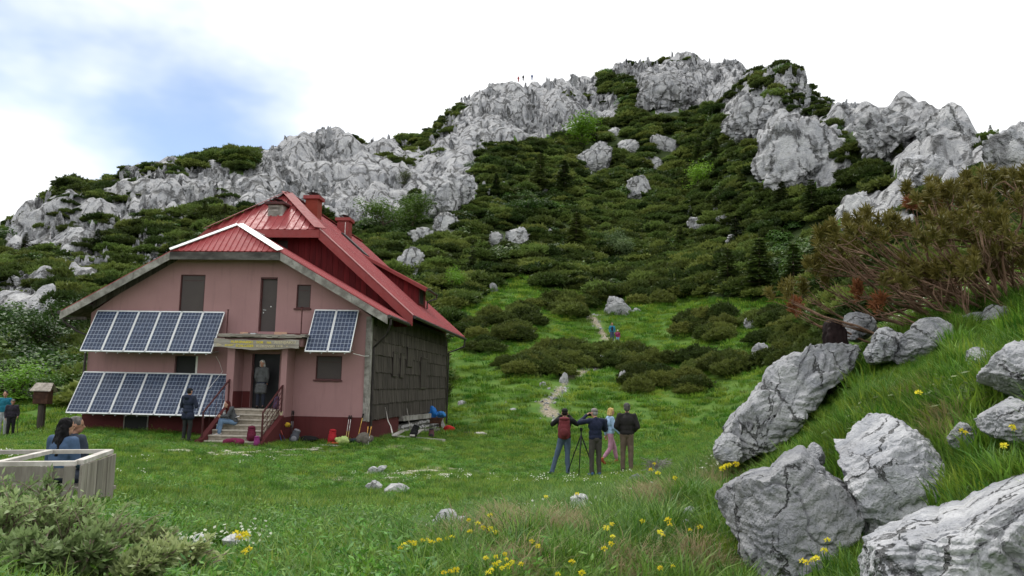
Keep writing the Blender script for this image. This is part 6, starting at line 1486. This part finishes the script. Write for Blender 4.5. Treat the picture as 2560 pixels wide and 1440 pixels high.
def pole(a, b, cols, label, r=.011, grip=BLK, group='walking poles leaning by the hut'):
    a, b = Vector(a), Vector(b); t = empty('walking_pole', a, 0, label, 'pole', group); c = a.copy(); L = len(cols); st = a.lerp(b, .04); en = a.lerp(b, .88)
    for k, cc in enumerate(cols): MB().tube([st.lerp(en, k / L) - c, st.lerp(en, (k + 1) / L) - c], r * (.8 + .25 * k / L), 7).build('shaft', fab(cc, 'pole', .4), t, True)
    MB().tube([en - c, b - c], [r * 1.6, r * 2.0], 7).ball(b - c, r * 2.3, 8, 5).build('grip', fab(grip), t, True); MB().tube([a - c, st - c], [r * .4, r * .7], 6).build('tip', M_METAL, t, True); MB().ball(a.lerp(b, .06) - c, (.035, .035, .008), 8, 4).build('basket', fab(BLK), t); return t
def hp3(px, py, w): u, z = HP(px, py, w); return HW(u, w, z)
MAROON, PINKP = (.13, .012, .035), (.24, .035, .16)
STZ = lambda i: 1.37 - i * .158
backpack(HW(-3.02, -2.44, STZ(6) + .0), .2, .50, MAROON, 'maroon backpack standing on a lower stair')
backpack(HW(-2.84 + .10, -2.66, STZ(7)), -.3, .36, PINKP, 'small purple backpack beside the maroon one on the stairs')
lump('duffel_bag', HG(-3.30, -3.05), (.34, .17, .13), (.17, .012, .055), 'crimson bag lying flat at the foot of the stairs', 'bag', 0, 3)
backpack(HW(-2.95, -.62, 1.37), .3, .44, (.075, .045, .095), 'purple grey backpack on the landing behind the railing')
backpack(HW(-4.28, -1.55, STZ(3)), 1.2, .46, (.42, .42, .42), 'white and grey backpack leaning by the seated redhead', (.20, .21, .22))
backpack(HG(-2.25, -.9), .2, .5, (.085, .09, .11), 'grey backpack leaning at the right of the stairs', (.2, .2, .22), 0, .35)
lump('yellow_bundle', HW(-2.42, -.92, .82), (.09, .08, .08), (.42, .27, .02), 'yellow bundle on top of the grey backpack', 'bundle', 0, 8)
lump('black_bag', HG(-1.85, -.45), (.36, .2, .14), (.008, .008, .008), 'black bag lying against the red base', 'bag', 0, 4); 
backpack(HG(-1.04, -.5), .3, .50, (.42, .02, .03), 'bright red backpack against the red base', None, 0, .08)
lump('plastic_bag', HG(-.55, -.85), (.22, .16, .15), (.42, .52, .18), 'pale green plastic bag at the hut corner', 'bag', 0, 5, .05)
lump('red_cloth', HG(-.82, -1.05), (.18, .12, .05), (.42, .05, .02), 'orange red cloth in the grass by the green bag', 'cloth', 0, 6, .03)
lump('camouflage_bag', HG(.32, -1.35), (.26, .2, .22), (.13, .115, .095), 'mottled grey brown bag beside the white poles', 'bag', .4, 7, .05)
lump('dark_mat', HG(-.12, -.45), (.40, .11, .10), (.03, .035, .05), 'dark rolled mat at the hut corner', 'mat', .5, 9, .01)
for k, (x, lab) in enumerate(((730, 'left black walking pole leaning on the red base'), (734, 'right black walking pole leaning on the red base'))): pole(hp3(x - 4, 1105, -.25), hp3(x, 1028, -.06), [(.06, .05, .05), (.06, .05, .05), (.25, .26, .28), BLK], lab)
pole(hp3(707, 1112, -1.2), hp3(686, 1045, -.85), [(.02, .10, .32), (.02, .12, .36), (.10, .2, .4)], 'blue walking pole leaning at the stair wall'); pole(hp3(716, 1110, -1.1), hp3(689, 1042, -.82), [(.03, .05, .10), (.5, .10, .08), (.55, .12, .09)], 'salmon and dark walking pole beside the blue one')
for k, (x, lab) in enumerate(((863, 'left yellow and white walking pole of a pair'), (868, 'right yellow and white walking pole of a pair'))): pole(hp3(x, 1110, -.45), hp3(x + 10, 1040, -.06), [(.55, .42, .06), (.6, .5, .15), (.72, .68, .66), (.72, .65, .66)], lab)
pole(hp3(890, 1114, -.55), hp3(908, 1036, -.08), [(.58, .35, .06), (.6, .36, .07), (.62, .38, .08)], 'plain yellow stick leaning at the wall corner', .014)
for k, (x, lab) in enumerate(((914, 'left white walking pole before the mottled bag'), (917, 'right white walking pole before the mottled bag'))): pole(hp3(x, 1128, -1.6), hp3(x + 6 + 5 * k, 1068, -1.2), [(.6, .6, .6), (.66, .66, .66), (.55, .3, .08)], lab, .012, (.5, .26, .06))
def side(px, py, u): w, z = HS(px, py, u); return HW(u, w, z)
q_ = [side(981, 1083, 1.4), side(970, 1052, .7), side(963, 1018, .12)]; single('stick', MB().tube([q_[0], (q_[0] + q_[1]) / 2 + Vector((.02, 0, .02)), q_[1], q_[2]], [.022, .018, .017, .010], 6), M_PALEWOOD, 'crooked stick leaning at the left of the shingled wall', 'stick', None, q_[0].copy(), True)
q_ = [side(1025, 1070, .6), side(1017, 1020, .1)]; single('stick', MB().tube([q_[0], (q_[0] + q_[1]) / 2, q_[1]], [.014, .014, .011], 6), M_PALEWOOD, 'straight thin stick leaning on the shingled wall', 'stick', None, q_[0].copy(), True)
for k, (x, y, h, col, lab) in enumerate(((978, 1078, .75, (.02, .03, .04), 'dark backpack with teal strap leaning on the stone foundation'), (992, 1078, .6, (.02, .022, .03), 'dark backpack leaning in the middle of the foundation'), (1007, 1078, .75, (.035, .03, .035), 'brownish black backpack leaning beside the thin stick'))):
    p = gnd(x, y); backpack(p, -.6, h, col, lab, (.03, .09, .11) if k == 0 else None, 0, -.15)
p = gnd(1030, 1098); backpack(p + Vector((0, 0, .05)), .4, .48, (.01, .01, .012), 'black backpack lying on the timber frame', None, 0, .35)
p = gnd(1078, 1098); backpack(p, .1, .40, (.12, .05, .06), 'pinkish brown backpack between the timbers', (.03, .03, .03))
gp = gnd(1083, 1077); GRL = empty('brazier', gp, 0, 'rusty iron brazier by the stone foundation', 'brazier'); M_RUST = mat_plain('rusty_iron', (.11, .045, .028), (.05, .024, .018), 8, .85, .3)
MB().hexa([(-.36, -.26, .34), (.36, -.26, .34), (.36, .26, .34), (-.36, .26, .34), (-.44, -.3, .62), (.44, -.3, .62), (.44, .3, .62), (-.44, .3, .62)]).build('pan', M_RUST, GRL)
for sx in (-1, 1):
    for sy in (-1, 1): MB().bar((sx * .33, sy * .23, 0), (sx * .33, sy * .23, .36), .035, .035).build('leg', M_RUST, GRL)
    MB().bar((sx * .44, -.2, .6), (sx * .6, -.2, .66), .03, .03).build('handle', M_RUST, GRL)
BLUE = (.02, .17, .55)
lump('blue_rubbish_bag', gp + Vector((-.12, 0, .62)), (.30, .24, .28), BLUE, 'blue plastic bag lying on the brazier', 'bag', 0, 12, .06)
lump('blue_rubbish_bag', gp + Vector((.34, .1, .62)), (.22, .2, .18), (.05, .24, .6), 'smaller pale blue plastic bag right on the brazier', 'bag', 0, 13, .05)
lump('red_bag', gnd(1122, 1082), (.24, .2, .20), (.50, .025, .02), 'red bag on the grass at the end of the timbers', 'bag', 0, 14, .04)
lump('dark_white_bundle', gnd(1172, 1086), (.28, .16, .06), (.05, .05, .05), 'flat dark bundle on the grass right of the red bag', 'bundle', 0, 15, .03)
lump('pale_bundle', gnd(1200, 1088), (.30, .16, .06), (.5, .48, .42), 'flat pale bundle on the grass right of the dark one', 'bundle', 0, 16, .03)
# fork hanging on the corner board
_w = HW(.03, -.06, 0); fk = MB(); u0, z0 = HP(916, 1055, -.06); u1, z1 = HP(918, 1018, -.06)
fk.tube([HW(u0, -.07, z0), HW(u1, -.07, z1)], .014, 6)
for s_ in (-1, 1): fk.tube([HW(u1, -.07, z1), HW(u1 + s_ * .05, -.075, z1 + .12), HW(u1 + s_ * .06, -.08, z1 + .30)], .010, 5)
single('wooden_fork', fk, M_PALEWOOD, 'pale forked stick hanging on the grey corner board', 'stick', None, HW(u0, -.07, z0), True)
# ------------------------------------------------------------------ people
SKIN = mat_plain('skin', (.46, .26, .18), (.40, .21, .15), 6, .55, .1, 30, .002, spec=.35)
SKIN2 = mat_plain('tanned_skin', (.33, .175, .115), (.28, .14, .09), 6, .55, .1, 30, .002, spec=.35)
EYE = mat_plain('eye_dark', (.015, .012, .01), None, 5, .3, 0)
LIP = mat_plain('lips', (.32, .11, .09), None, 5, .5, 0)
def capsule(mb, a, b, r0, r1):
    a, b = Vector(a), Vector(b); mb.tube([a, a.lerp(b, .33), a.lerp(b, .66), b], [r0, r0 * .67 + r1 * .33, r0 * .33 + r1 * .67, r1], 12); mb.ball(a, r0, 12, 8); mb.ball(b, r1, 12, 8)
STAND = dict(hipL=(-.09, 0, .93), kneeL=(-.10, .02, .50), ankL=(-.10, -.02, .09), toeL=(-.115, .13, .035), hipR=(.09, 0, .93), kneeR=(.10, .02, .50), ankR=(.10, -.02, .09), toeR=(.115, .13, .035),
    pel=(0, 0, .97), belly=(0, .01, 1.10), chest=(0, 0, 1.29), neck=(0, -.01, 1.46), head=(0, .025, 1.615), shL=(-.185, 0, 1.415), elL=(-.25, -.03, 1.13), wrL=(-.23, .08, .90), shR=(.185, 0, 1.415), elR=(.25, -.03, 1.13), wrR=(.23, .08, .90))
def hand(mb, w, e, side, curl=.5, palm_in=None):
    """palm, four unequal bent fingers and a thumb from the side of the palm"""
    w, e = Vector(w), Vector(e); d = (w - e).normalized(); n = Vector(palm_in) if palm_in else Vector((-side, .25, 0)); n = (n - d * n.dot(d)).normalized(); s = d.cross(n).normalized()
    rot = Matrix((s, n, d)).transposed(); c = w + d * .05; mb.ball(c, (.042, .018, .052), 10, 7, rot); capsule(mb, e.lerp(w, .9), w + d * .02, .026, .024)
    for k, L in enumerate((.062, .072, .068, .052)):
        b = w + d * .088 + s * (.030 - .020 * k); m = b + d * L * .55 + n * L * .35 * curl; t = m + d * L * .5 * (1 - curl * .8) + n * L * .5 * curl; capsule(mb, b - d * .02, m, .0105, .0098); capsule(mb, m, t, .0098, .0085)
    b = w + d * .03 + s * .035; m = b + (d * .6 + s * .55 + n * .4).normalized() * .042; capsule(mb, b, m, .013, .011); capsule(mb, m, m + (d + n * .5).normalized() * .03, .011, .009)
def person(label, loc, az, H, pose, top, bottom, shoe, hair, haircol, long_coat=0.0, sleeve=True, skin=None, cap=None, hood=False, collar=True, head_turn=0.0, group=None, pants_len=1.0, bulk=1.0, name='person', detail=1.0):
    J = dict(STAND); J.update(pose); J = {k: Vector(v) for k, v in J.items()}; k = H / 1.75; sk = skin or SKIN
    t = empty(name, loc, -az, label, 'person', group or None); t.scale = (k, k, k); V = .0115 * detail
    hr = Matrix.Rotation(head_turn, 3, 'Z'); hd = J['head']
    def HDp(x, y, z): return hd + hr @ Vector((x, y, z))
    b = MB()
    for s_, S in ((-1, 'L'), (1, 'R')):
        capsule(b, J['hip' + S], J['knee' + S], .072, .05); capsule(b, J['knee' + S], J['ank' + S], .048, .034); capsule(b, J['ank' + S], J['toe' + S], .036, .028)
        capsule(b, J['sh' + S], J['el' + S], .045, .036); capsule(b, J['el' + S], J['wr' + S], .035, .025); hand(b, J['wr' + S], J['el' + S], s_, .55)
        b.ball(HDp(s_ * .078, -.01, -.005), (.014, .022, .032), 8, 6)
    b.ball(J['pel'], (.14, .10, .11)).ball(J['belly'], (.135, .095, .15)).ball(J['chest'], (.15, .10, .17)); capsule(b, J['chest'] + Vector((0, 0, .05)), J['neck'], .09, .052); capsule(b, J['neck'], hd - Vector((0, 0, .05)), .05, .047); capsule(b, J['shL'], J['shR'], .05, .05)
    b.ball(HDp(0, 0, .025), (.076, .094, .098), 16, 12, hr).ball(HDp(0, .022, -.045), (.058, .070, .068), 14, 10, hr); capsule(b, HDp(0, .088, .012), HDp(0, .106, -.022), .011, .015)
    obj('body', fuse(b, V, 2), sk, t)
    f = MB()
    for s_ in (-1, 1): f.ball(HDp(s_ * .031, .084, .012), (.014, .008, .008), 8, 6, hr)
    f.build('eyes', EYE, t, True); MB().ball(HDp(0, .088, -.058), (.024, .008, .007), 10, 6, hr).build('mouth', LIP, t, True)
    # trousers
    m = MB().ball(J['pel'] - Vector((0, 0, .01)), (.165 * bulk, .118 * bulk, .12))
    for S in 'LR':
        kn, an = J['knee' + S], J['ank' + S]; an = kn.lerp(an, pants_len); capsule(m, J['hip' + S].lerp(J['pel'], .15), kn, .094 * bulk, .070); capsule(m, kn, an, .068, .058)
    obj('trousers', fuse(m, .015 * detail, 3, .010, 10, int(H * 1000)), fab(bottom), t)
    # jacket or coat
    m = MB().ball(J['chest'], (.188 * bulk, .130 * bulk, .19)).ball(J['belly'], (.172 * bulk, .125 * bulk, .18)).ball(J['pel'] + Vector((0, 0, .02)), (.178 * bulk, .128 * bulk, .10)); capsule(m, J['shL'], J['shR'], .070, .070); capsule(m, J['chest'] + Vector((0, 0, .10)), J['neck'] + Vector((0, 0, .0)), .10, .066)
    if long_coat:
        for f_ in (.3, .65, 1.0):
            for S in 'LR': m.ball(J['hip' + S].lerp(J['knee' + S], f_ * long_coat) * .92 + Vector((0, 0, .04)), (.12 * bulk + .02 * f_, .125 * bulk + .012 * f_, .11))
            m.ball((J['hipL'].lerp(J['kneeL'], f_ * long_coat) + J['hipR'].lerp(J['kneeR'], f_ * long_coat)) / 2, (.13, .12, .10))
    for S in 'LR':
        capsule(m, J['sh' + S], J['el' + S], .070 * bulk, .058 * bulk)
        if sleeve: capsule(m, J['el' + S], J['el' + S].lerp(J['wr' + S], .95), .057 * bulk, .043 * bulk)
    if hood: m.ball(J['neck'] + Vector((0, -.10, -.02)), (.11, .07, .09)).ball(J['neck'] + Vector((0, -.03, .02)), (.095, .09, .05))
    elif collar: m.ball(J['neck'] + Vector((0, -.005, .005)), (.072, .075, .04))
    obj('jacket', fuse(m, .015 * detail, 3, .012, 9, int(H * 777)), fab(top), t)
    m = MB()
    for S in 'LR':
        a_, o_ = J['ank' + S], J['toe' + S]; hl = a_ - (o_ - a_).normalized() * .05; sh = MB(); capsule(sh, hl - Vector((0, 0, .035)), o_, .045, .042); capsule(sh, a_ + Vector((0, 0, .02)), a_ - Vector((0, 0, .04)), .047, .047); obj('shoe', fuse(sh, .013, 2), fab(shoe), t)
    # hair and headwear
    h = MB()
    if hair in ('short', 'bob', 'long'):
        h.ball(HDp(0, -.018, .045), (.085, .098, .092), 14, 10, hr).ball(HDp(0, -.045, -.005), (.080, .070, .085), 12, 8, hr)
        if hair != 'short':
            dn = -.09 if hair == 'bob' else -.34
            for s_ in (-1, 1): capsule(h, HDp(s_ * .062, -.02, .02), HDp(s_ * (.070 if hair == 'bob' else .085), -.03 - (.03 if hair == 'long' else 0), dn), .034, .028 if hair == 'bob' else .040)
            for q in range(-2, 3): capsule(h, HDp(q * .028, -.07, .02), HDp(q * .04, -.085 - (.035 if hair == 'long' else 0), dn - .03 * (2 - abs(q)) * (hair == 'long')), .034, .026 if hair == 'bob' else .038)
        if hair == 'bob': h.ball(HDp(0, .045, .098), (.066, .045, .022), 10, 6, hr)
        obj('hair', fuse(h, .011, 2, .010, 26, 5), mat_hair(haircol), t)
    if cap:
        c = MB().ball(HDp(0, -.006, .062), (.088, .102, .070), 14, 10, hr)
        if cap[1]: c.ball(HDp(0, .105, .058), (.062, .065, .012), 12, 6, hr)
        obj('cap', fuse(c, .011, 2), fab(cap[0]), t)
        if hair == 'nape': obj('hair', fuse(MB().ball(HDp(0, -.035, -.005), (.078, .072, .07), 12, 8, hr), .012, 2), mat_hair(haircol), t)
    return t
_hair = {}
def mat_hair(c):
    if c not in _hair: _hair[c] = mat_plain('hair_%d' % len(_hair), c, tuple(x * .5 for x in c), 3.0, .7, .5, 40, .004, stretch=(9, 9, 1), spec=.12)
    return _hair[c]
def ground_at(px, py, d): p = at(px, py, d); p.z = gz(p.x, p.y); return p
UPARMS = dict(elL=(-.33, .10, 1.30), wrL=(-.10, .20, 1.53), elR=(.33, .10, 1.30), wrR=(.10, .20, 1.53))
def worn_pack(t, h, col, col2, y=-.22, z=.95, lab=None):
    """a backpack carried on someone's back: its own thing, kept where the wearer holds it"""
    M = t.matrix_basis; bp = backpack(M @ Vector((0, y, z)), t.rotation_euler[2], h * t.scale[0], col, lab, col2, .0, 0.0, 'backpacks worn by walkers'); return bp
p1 = person('photographer in black jacket and jeans wearing a red backpack', ground_at(1410, 1188, 21.3), .10, 1.74, dict(UPARMS, kneeL=(-.20, .02, .50), ankL=(-.31, -.03, .09), toeL=(-.38, .08, .035), kneeR=(.08, .03, .5), ankR=(.10, -.02, .09), head=(0, .05, 1.60)), (.012, .012, .014), (.085, .125, .19), (.06, .09, .15), 'nape', (.015, .012, .01), cap=((.012, .012, .012), False), skin=SKIN2)
worn_pack(p1, .60, (.17, .030, .038), (.14, .025, .03), -.20, .93, 'dull red backpack on the back of the left photographer')
p2 = person('photographer in navy jacket and grey cap holding a camera up', ground_at(1488, 1191, 21.0), -.25, 1.74, dict(UPARMS, elL=(-.40, .12, 1.36), wrL=(-.16, .24, 1.55), elR=(.31, .12, 1.18), wrR=(.06, .22, 1.50), head=(-.02, .05, 1.61)), (.013, .018, .046), (.070, .064, .056), (.05, .11, .2), 'nape', (.30, .29, .28), cap=((.20, .18, .175), False), head_turn=.3, bulk=1.06)
p3 = person('blonde walker in light blue shirt and pink trousers', ground_at(1525, 1146, 24.6), 1.35, 1.68, dict(kneeL=(-.08, .18, .50), ankL=(-.08, .26, .10), toeL=(-.08, .41, .06), kneeR=(.08, -.02, .49), ankR=(.08, -.28, .16), toeR=(.08, -.20, .04), elL=(-.24, -.10, 1.13), wrL=(-.20, -.08, .88), elR=(.25, .04, 1.14), wrR=(.22, .22, .98)), (.30, .43, .62), (.46, .23, .33), (.30, .07, .03), 'bob', (.62, .42, .17), pants_len=.72)
worn_pack(p3, .42, (.03, .035, .055), None, -.18, 1.0, 'dark backpack worn by the blonde walker')
p4 = person('man in black jacket and khaki trousers watching, hands in front', ground_at(1567, 1189, 21.2), .15, 1.77, dict(elL=(-.27, -.03, 1.14), wrL=(-.14, .17, 1.0), elR=(.27, -.03, 1.14), wrR=(.14, .17, 1.0)), (.018, .016, .016), (.150, .108, .082), (.05, .035, .03), 'short', (.10, .095, .09), bulk=1.1)
p5 = person('white haired woman in long grey coat standing in the doorway', HW(-3.66, -.30, 1.375), pi + HA - .05, 1.66, dict(elL=(-.22, .0, 1.13), wrL=(-.18, -.10, .93), elR=(.22, .0, 1.13), wrR=(.18, -.10, .93)), (.090, .094, .098), (.020, .024, .04), (.012, .012, .012), 'bob', (.68, .67, .65), long_coat=.72)
p6_ = person('person in hooded navy jacket and black cap beside the stairs', HG(-4.98, -2.75) + Vector((0, 0, .0)), .25, 1.68, dict(elL=(-.27, .02, 1.14), wrL=(-.16, .20, 1.12), elR=(.28, .02, 1.14), wrR=(.18, .22, 1.14)), (.016, .022, .045), (.022, .024, .024), (.03, .03, .03), 'nape', (.02, .018, .016), cap=((.018, .02, .026), False), hood=True, long_coat=.25, bulk=1.08)
SIT = dict(hipL=(-.09, 0, .10), kneeL=(-.13, .40, .14), ankL=(-.11, .46, -.26), toeL=(-.12, .61, -.33), hipR=(.09, 0, .10), kneeR=(.11, .41, .16), ankR=(.10, .52, -.24), toeR=(.10, .67, -.32), pel=(0, -.02, .12), belly=(0, .03, .25), chest=(0, .10, .42), neck=(0, .17, .57), head=(0, .25, .68),
    shL=(-.18, .11, .54), elL=(-.22, .24, .30), wrL=(-.10, .42, .30), shR=(.18, .11, .54), elR=(.22, .24, .30), wrR=(.10, .42, .30))
p7_ = person('red haired person in grey hoodie sitting on the stairs', HW(-3.92, -1.75, STZ(3) - .02), pi + HA + 1.05, 1.68, SIT, (.075, .078, .085), (.14, .22, .34), (.45, .43, .42), 'long', (.085, .016, .014), hood=True, head_turn=.3)
MB().add([(-.05, 0, 0), (.16, 0, .06), (.15, .12, .09), (-.06, .12, .03)], [(0, 1, 2, 3)]).build('paper', M_WHITE, None, label='white paper on the lap of the red haired person', cat='paper').location = HW(-3.86, -1.88, STZ(3) + .20)
SITB = dict(SIT, kneeL=(-.13, .40, .10), ankL=(-.12, .42, -.33), kneeR=(.12, .40, .10), ankR=(.11, .42, -.33), toeL=(-.12, .56, -.40), toeR=(.11, .56, -.40), chest=(0, .02, .42), belly=(0, 0, .26), neck=(0, .02, .60), head=(0, .05, .74), shL=(-.18, .02, .56), shR=(.18, .02, .56), elL=(-.25, .04, .28), elR=(.25, .04, .28), wrL=(-.12, .22, .20), wrR=(.12, .22, .20))
def seated_at(px, py_top, d, H): p = at(px, py_top, d); return Vector((p.x, p.y, p.z - .86 * H / 1.75))
s8 = seated_at(160, 1050, 12.4, 1.68); p8 = person('woman with long black hair in denim jacket sitting by the frame', s8, .35, 1.72, SITB, (.060, .105, .19), (.05, .06, .09), (.03, .03, .03), 'long', (.010, .009, .010), head_turn=-.25, bulk=1.08)
s9 = seated_at(184, 1044, 13.0, 1.75); p9 = person('grey haired man in dark blue jacket beside the black haired woman', s9, .5, 1.76, SITB, (.030, .040, .060), (.05, .05, .06), (.03, .03, .03), 'short', (.16, .15, .14), head_turn=-.6, skin=SKIN2, bulk=1.2)
bz = min(s8.z, s9.z) - .02; BN = empty('bench', (s8.x + .1, s8.y + .25, gz(s8.x, s8.y)), -.4, 'low bench under the sitting pair behind the frame', 'bench'); hh = bz - BN.location.z
MB().box(-.55, .5, -.22, .22, hh - .05, hh).build('seat', M_PLANK, BN, bevel=.006)
for sx in (-.45, .4): MB().box(sx - .05, sx + .05, -.18, .18, -.1, hh - .051).build('leg', M_PLANK, BN)
p10 = person('walker in teal shirt and light trousers at the left edge', ground_at(4, 1093, 36.0), 2.7, 1.74, dict(kneeL=(-.09, .1, .5), ankL=(-.09, .06, .1)), (.015, .16, .24), (.40, .42, .44), (.05, .05, .05), 'short', (.03, .025, .02), sleeve=False)
p11 = person('short walker in dark clothes and cap with a pole', ground_at(24, 1096, 35.0), 2.6, 1.42, dict(wrL=(-.24, .22, .98)), (.028, .024, .036), (.014, .014, .018), (.02, .02, .02), 'nape', (.1, .1, .1), cap=((.12, .12, .10), True), bulk=1.12)
q = p11.location; pole(q + Vector((.34, -.1, 0)), q + Vector((.26, -.05, .95)), [BLK, (.03, .03, .03)], 'dark walking pole of the short walker at the left', .011, BLK, 'walking poles in hand')
pa = ground_at(1530, 858, 68.5); p12 = person('hiker in blue jacket coming down the hillside path', pa, pi, 1.70, dict(kneeR=(.1, .12, .5), ankR=(.1, .08, .1)), (.03, .21, .32), (.05, .07, .13), (.08, .06, .05), 'bob', (.45, .30, .16))
MB().ball((0, .12, 1.2), (.10, .04, .22)).build('shirt', fab((.02, .02, .04)), p12, True)
pb = ground_at(1544, 864, 67.6); p13 = person('child in magenta jacket and white hat beside the blue hiker', pb, pi, 1.34, dict(elR=(.24, .05, 1.13), wrR=(.12, .2, 1.25)), (.26, .02, .11), (.20, .34, .52), (.3, .1, .2), 'nape', (.2, .12, .06), cap=((.7, .68, .66), False))
s14 = at(2080, 800, 8.5); p14 = person('dark haired person in black jacket hidden behind the diagonal boulder', Vector((s14.x, s14.y, s14.z - .98)), .35, 2.0, SITB, (.012, .013, .013), (.02, .02, .02), (.02, .02, .02), 'long', (.018, .010, .010), head_turn=.5)
# far figures on the summit skyline
for k, (x, y, col, lab) in enumerate(((1296, 200, (.3, .05, .05), 'leftmost tiny hiker on the summit ridge'), (1308, 197, (.02, .02, .02), 'second tiny hiker on the summit ridge'), (1330, 195, (.05, .08, .2), 'third tiny hiker on the summit ridge'), (1566, 155, (.02, .02, .03), 'lone tiny hiker near the top of the mountain'))):
    d = float(_interp(RIDGE_D, x)) - 6; p = at(x, y, d); t = empty('hiker', Vector((p.x, p.y, p.z - .6)), 0, lab, 'person', 'tiny hikers on the summit ridge')
    b = MB(); capsule(b, (-.1, 0, .05), (-.09, 0, .9), .07, .1); capsule(b, (.1, 0, .05), (.09, 0, .9), .07, .1); b.ball((0, 0, 1.2), (.2, .14, .34)); capsule(b, (-.2, 0, 1.4), (-.28, .05, .9), .07, .05); capsule(b, (.2, 0, 1.4), (.28, .05, .9), .07, .05); b.ball((0, 0, 1.64), .12)
    obj('body', fuse(b, .04, 2), fab(col), t)
# tripod and cameras
def tripod(p, h, label):
    t = empty('tripod', p, 0, label, 'tripod'); m = fab((.012, .012, .013), 'metal', .4)
    for a in (.35, 2.5, 4.5): MB().tube([(0, 0, h), (cos(a) * .2, sin(a) * .2, h * .55), (cos(a) * .42, sin(a) * .42, 0)], [.018, .016, .011], 7).build('leg', m, t, True)
    MB().tube([(0, 0, h - .25), (0, 0, h + .1)], .016, 7).build('column', m, t, True); MB().ball((0, 0, h + .13), (.04, .04, .04), 10, 6).build('ball_head', m, t, True); MB().box(-.04, .04, -.04, .04, h + .165, h + .18).build('plate', m, t)
tripod(ground_at(1452, 1186, 21.0), 1.05, 'black tripod standing between the two photographers')
def camera(t, label, z=1.555, y=.27, x=0.0):
    M = t.matrix_basis; c = empty('photo_camera', M @ Vector((x, y, z)), t.rotation_euler[2], label, 'camera', 'cameras held by the photographers'); m = fab((.014, .014, .015), 'plastic', .5)
    MB().box(-.065, .065, -.03, .03, -.045, .045).build('body', m, c, bevel=.01); MB().tube([(0, .03, 0), (0, .13, 0)], [.034, .038], 12).build('lens', m, c, True); MB().prism([(-.03, -.02, .045), (.03, -.02, .045), (.018, -.02, .072), (-.018, -.02, .072)], (0, .04, 0)).build('viewfinder', m, c)
camera(p1, 'black camera held by the photographer with red backpack'); camera(p2, 'black camera held by the photographer in navy', 1.57, .28, -.06)
# a grey hump of dead twigs beside the photographers
dm = ground_at(1648, 1196, 13.5); T = empty('dead_shrub', dm, 0, 'grey hump of dead twigs right of the photographers', 'shrub'); gg = np.random.default_rng(3); mb = MB()
for _ in range(150):
    a = gg.uniform(0, 6.28); r_ = gg.uniform(.1, .34); h = gg.uniform(.12, .34); p0 = Vector((gg.normal() * .1, gg.normal() * .08, 0)); p1_ = Vector((cos(a) * r_, sin(a) * r_ * .7, h)); mb.tube([p0, p0.lerp(p1_, .6) + Vector((0, 0, .08)), p1_], [.006, .004, .002], 4)
mb.build('twigs', M_GREYWOOD, T)
bpy.data.scenes.remove(WS)
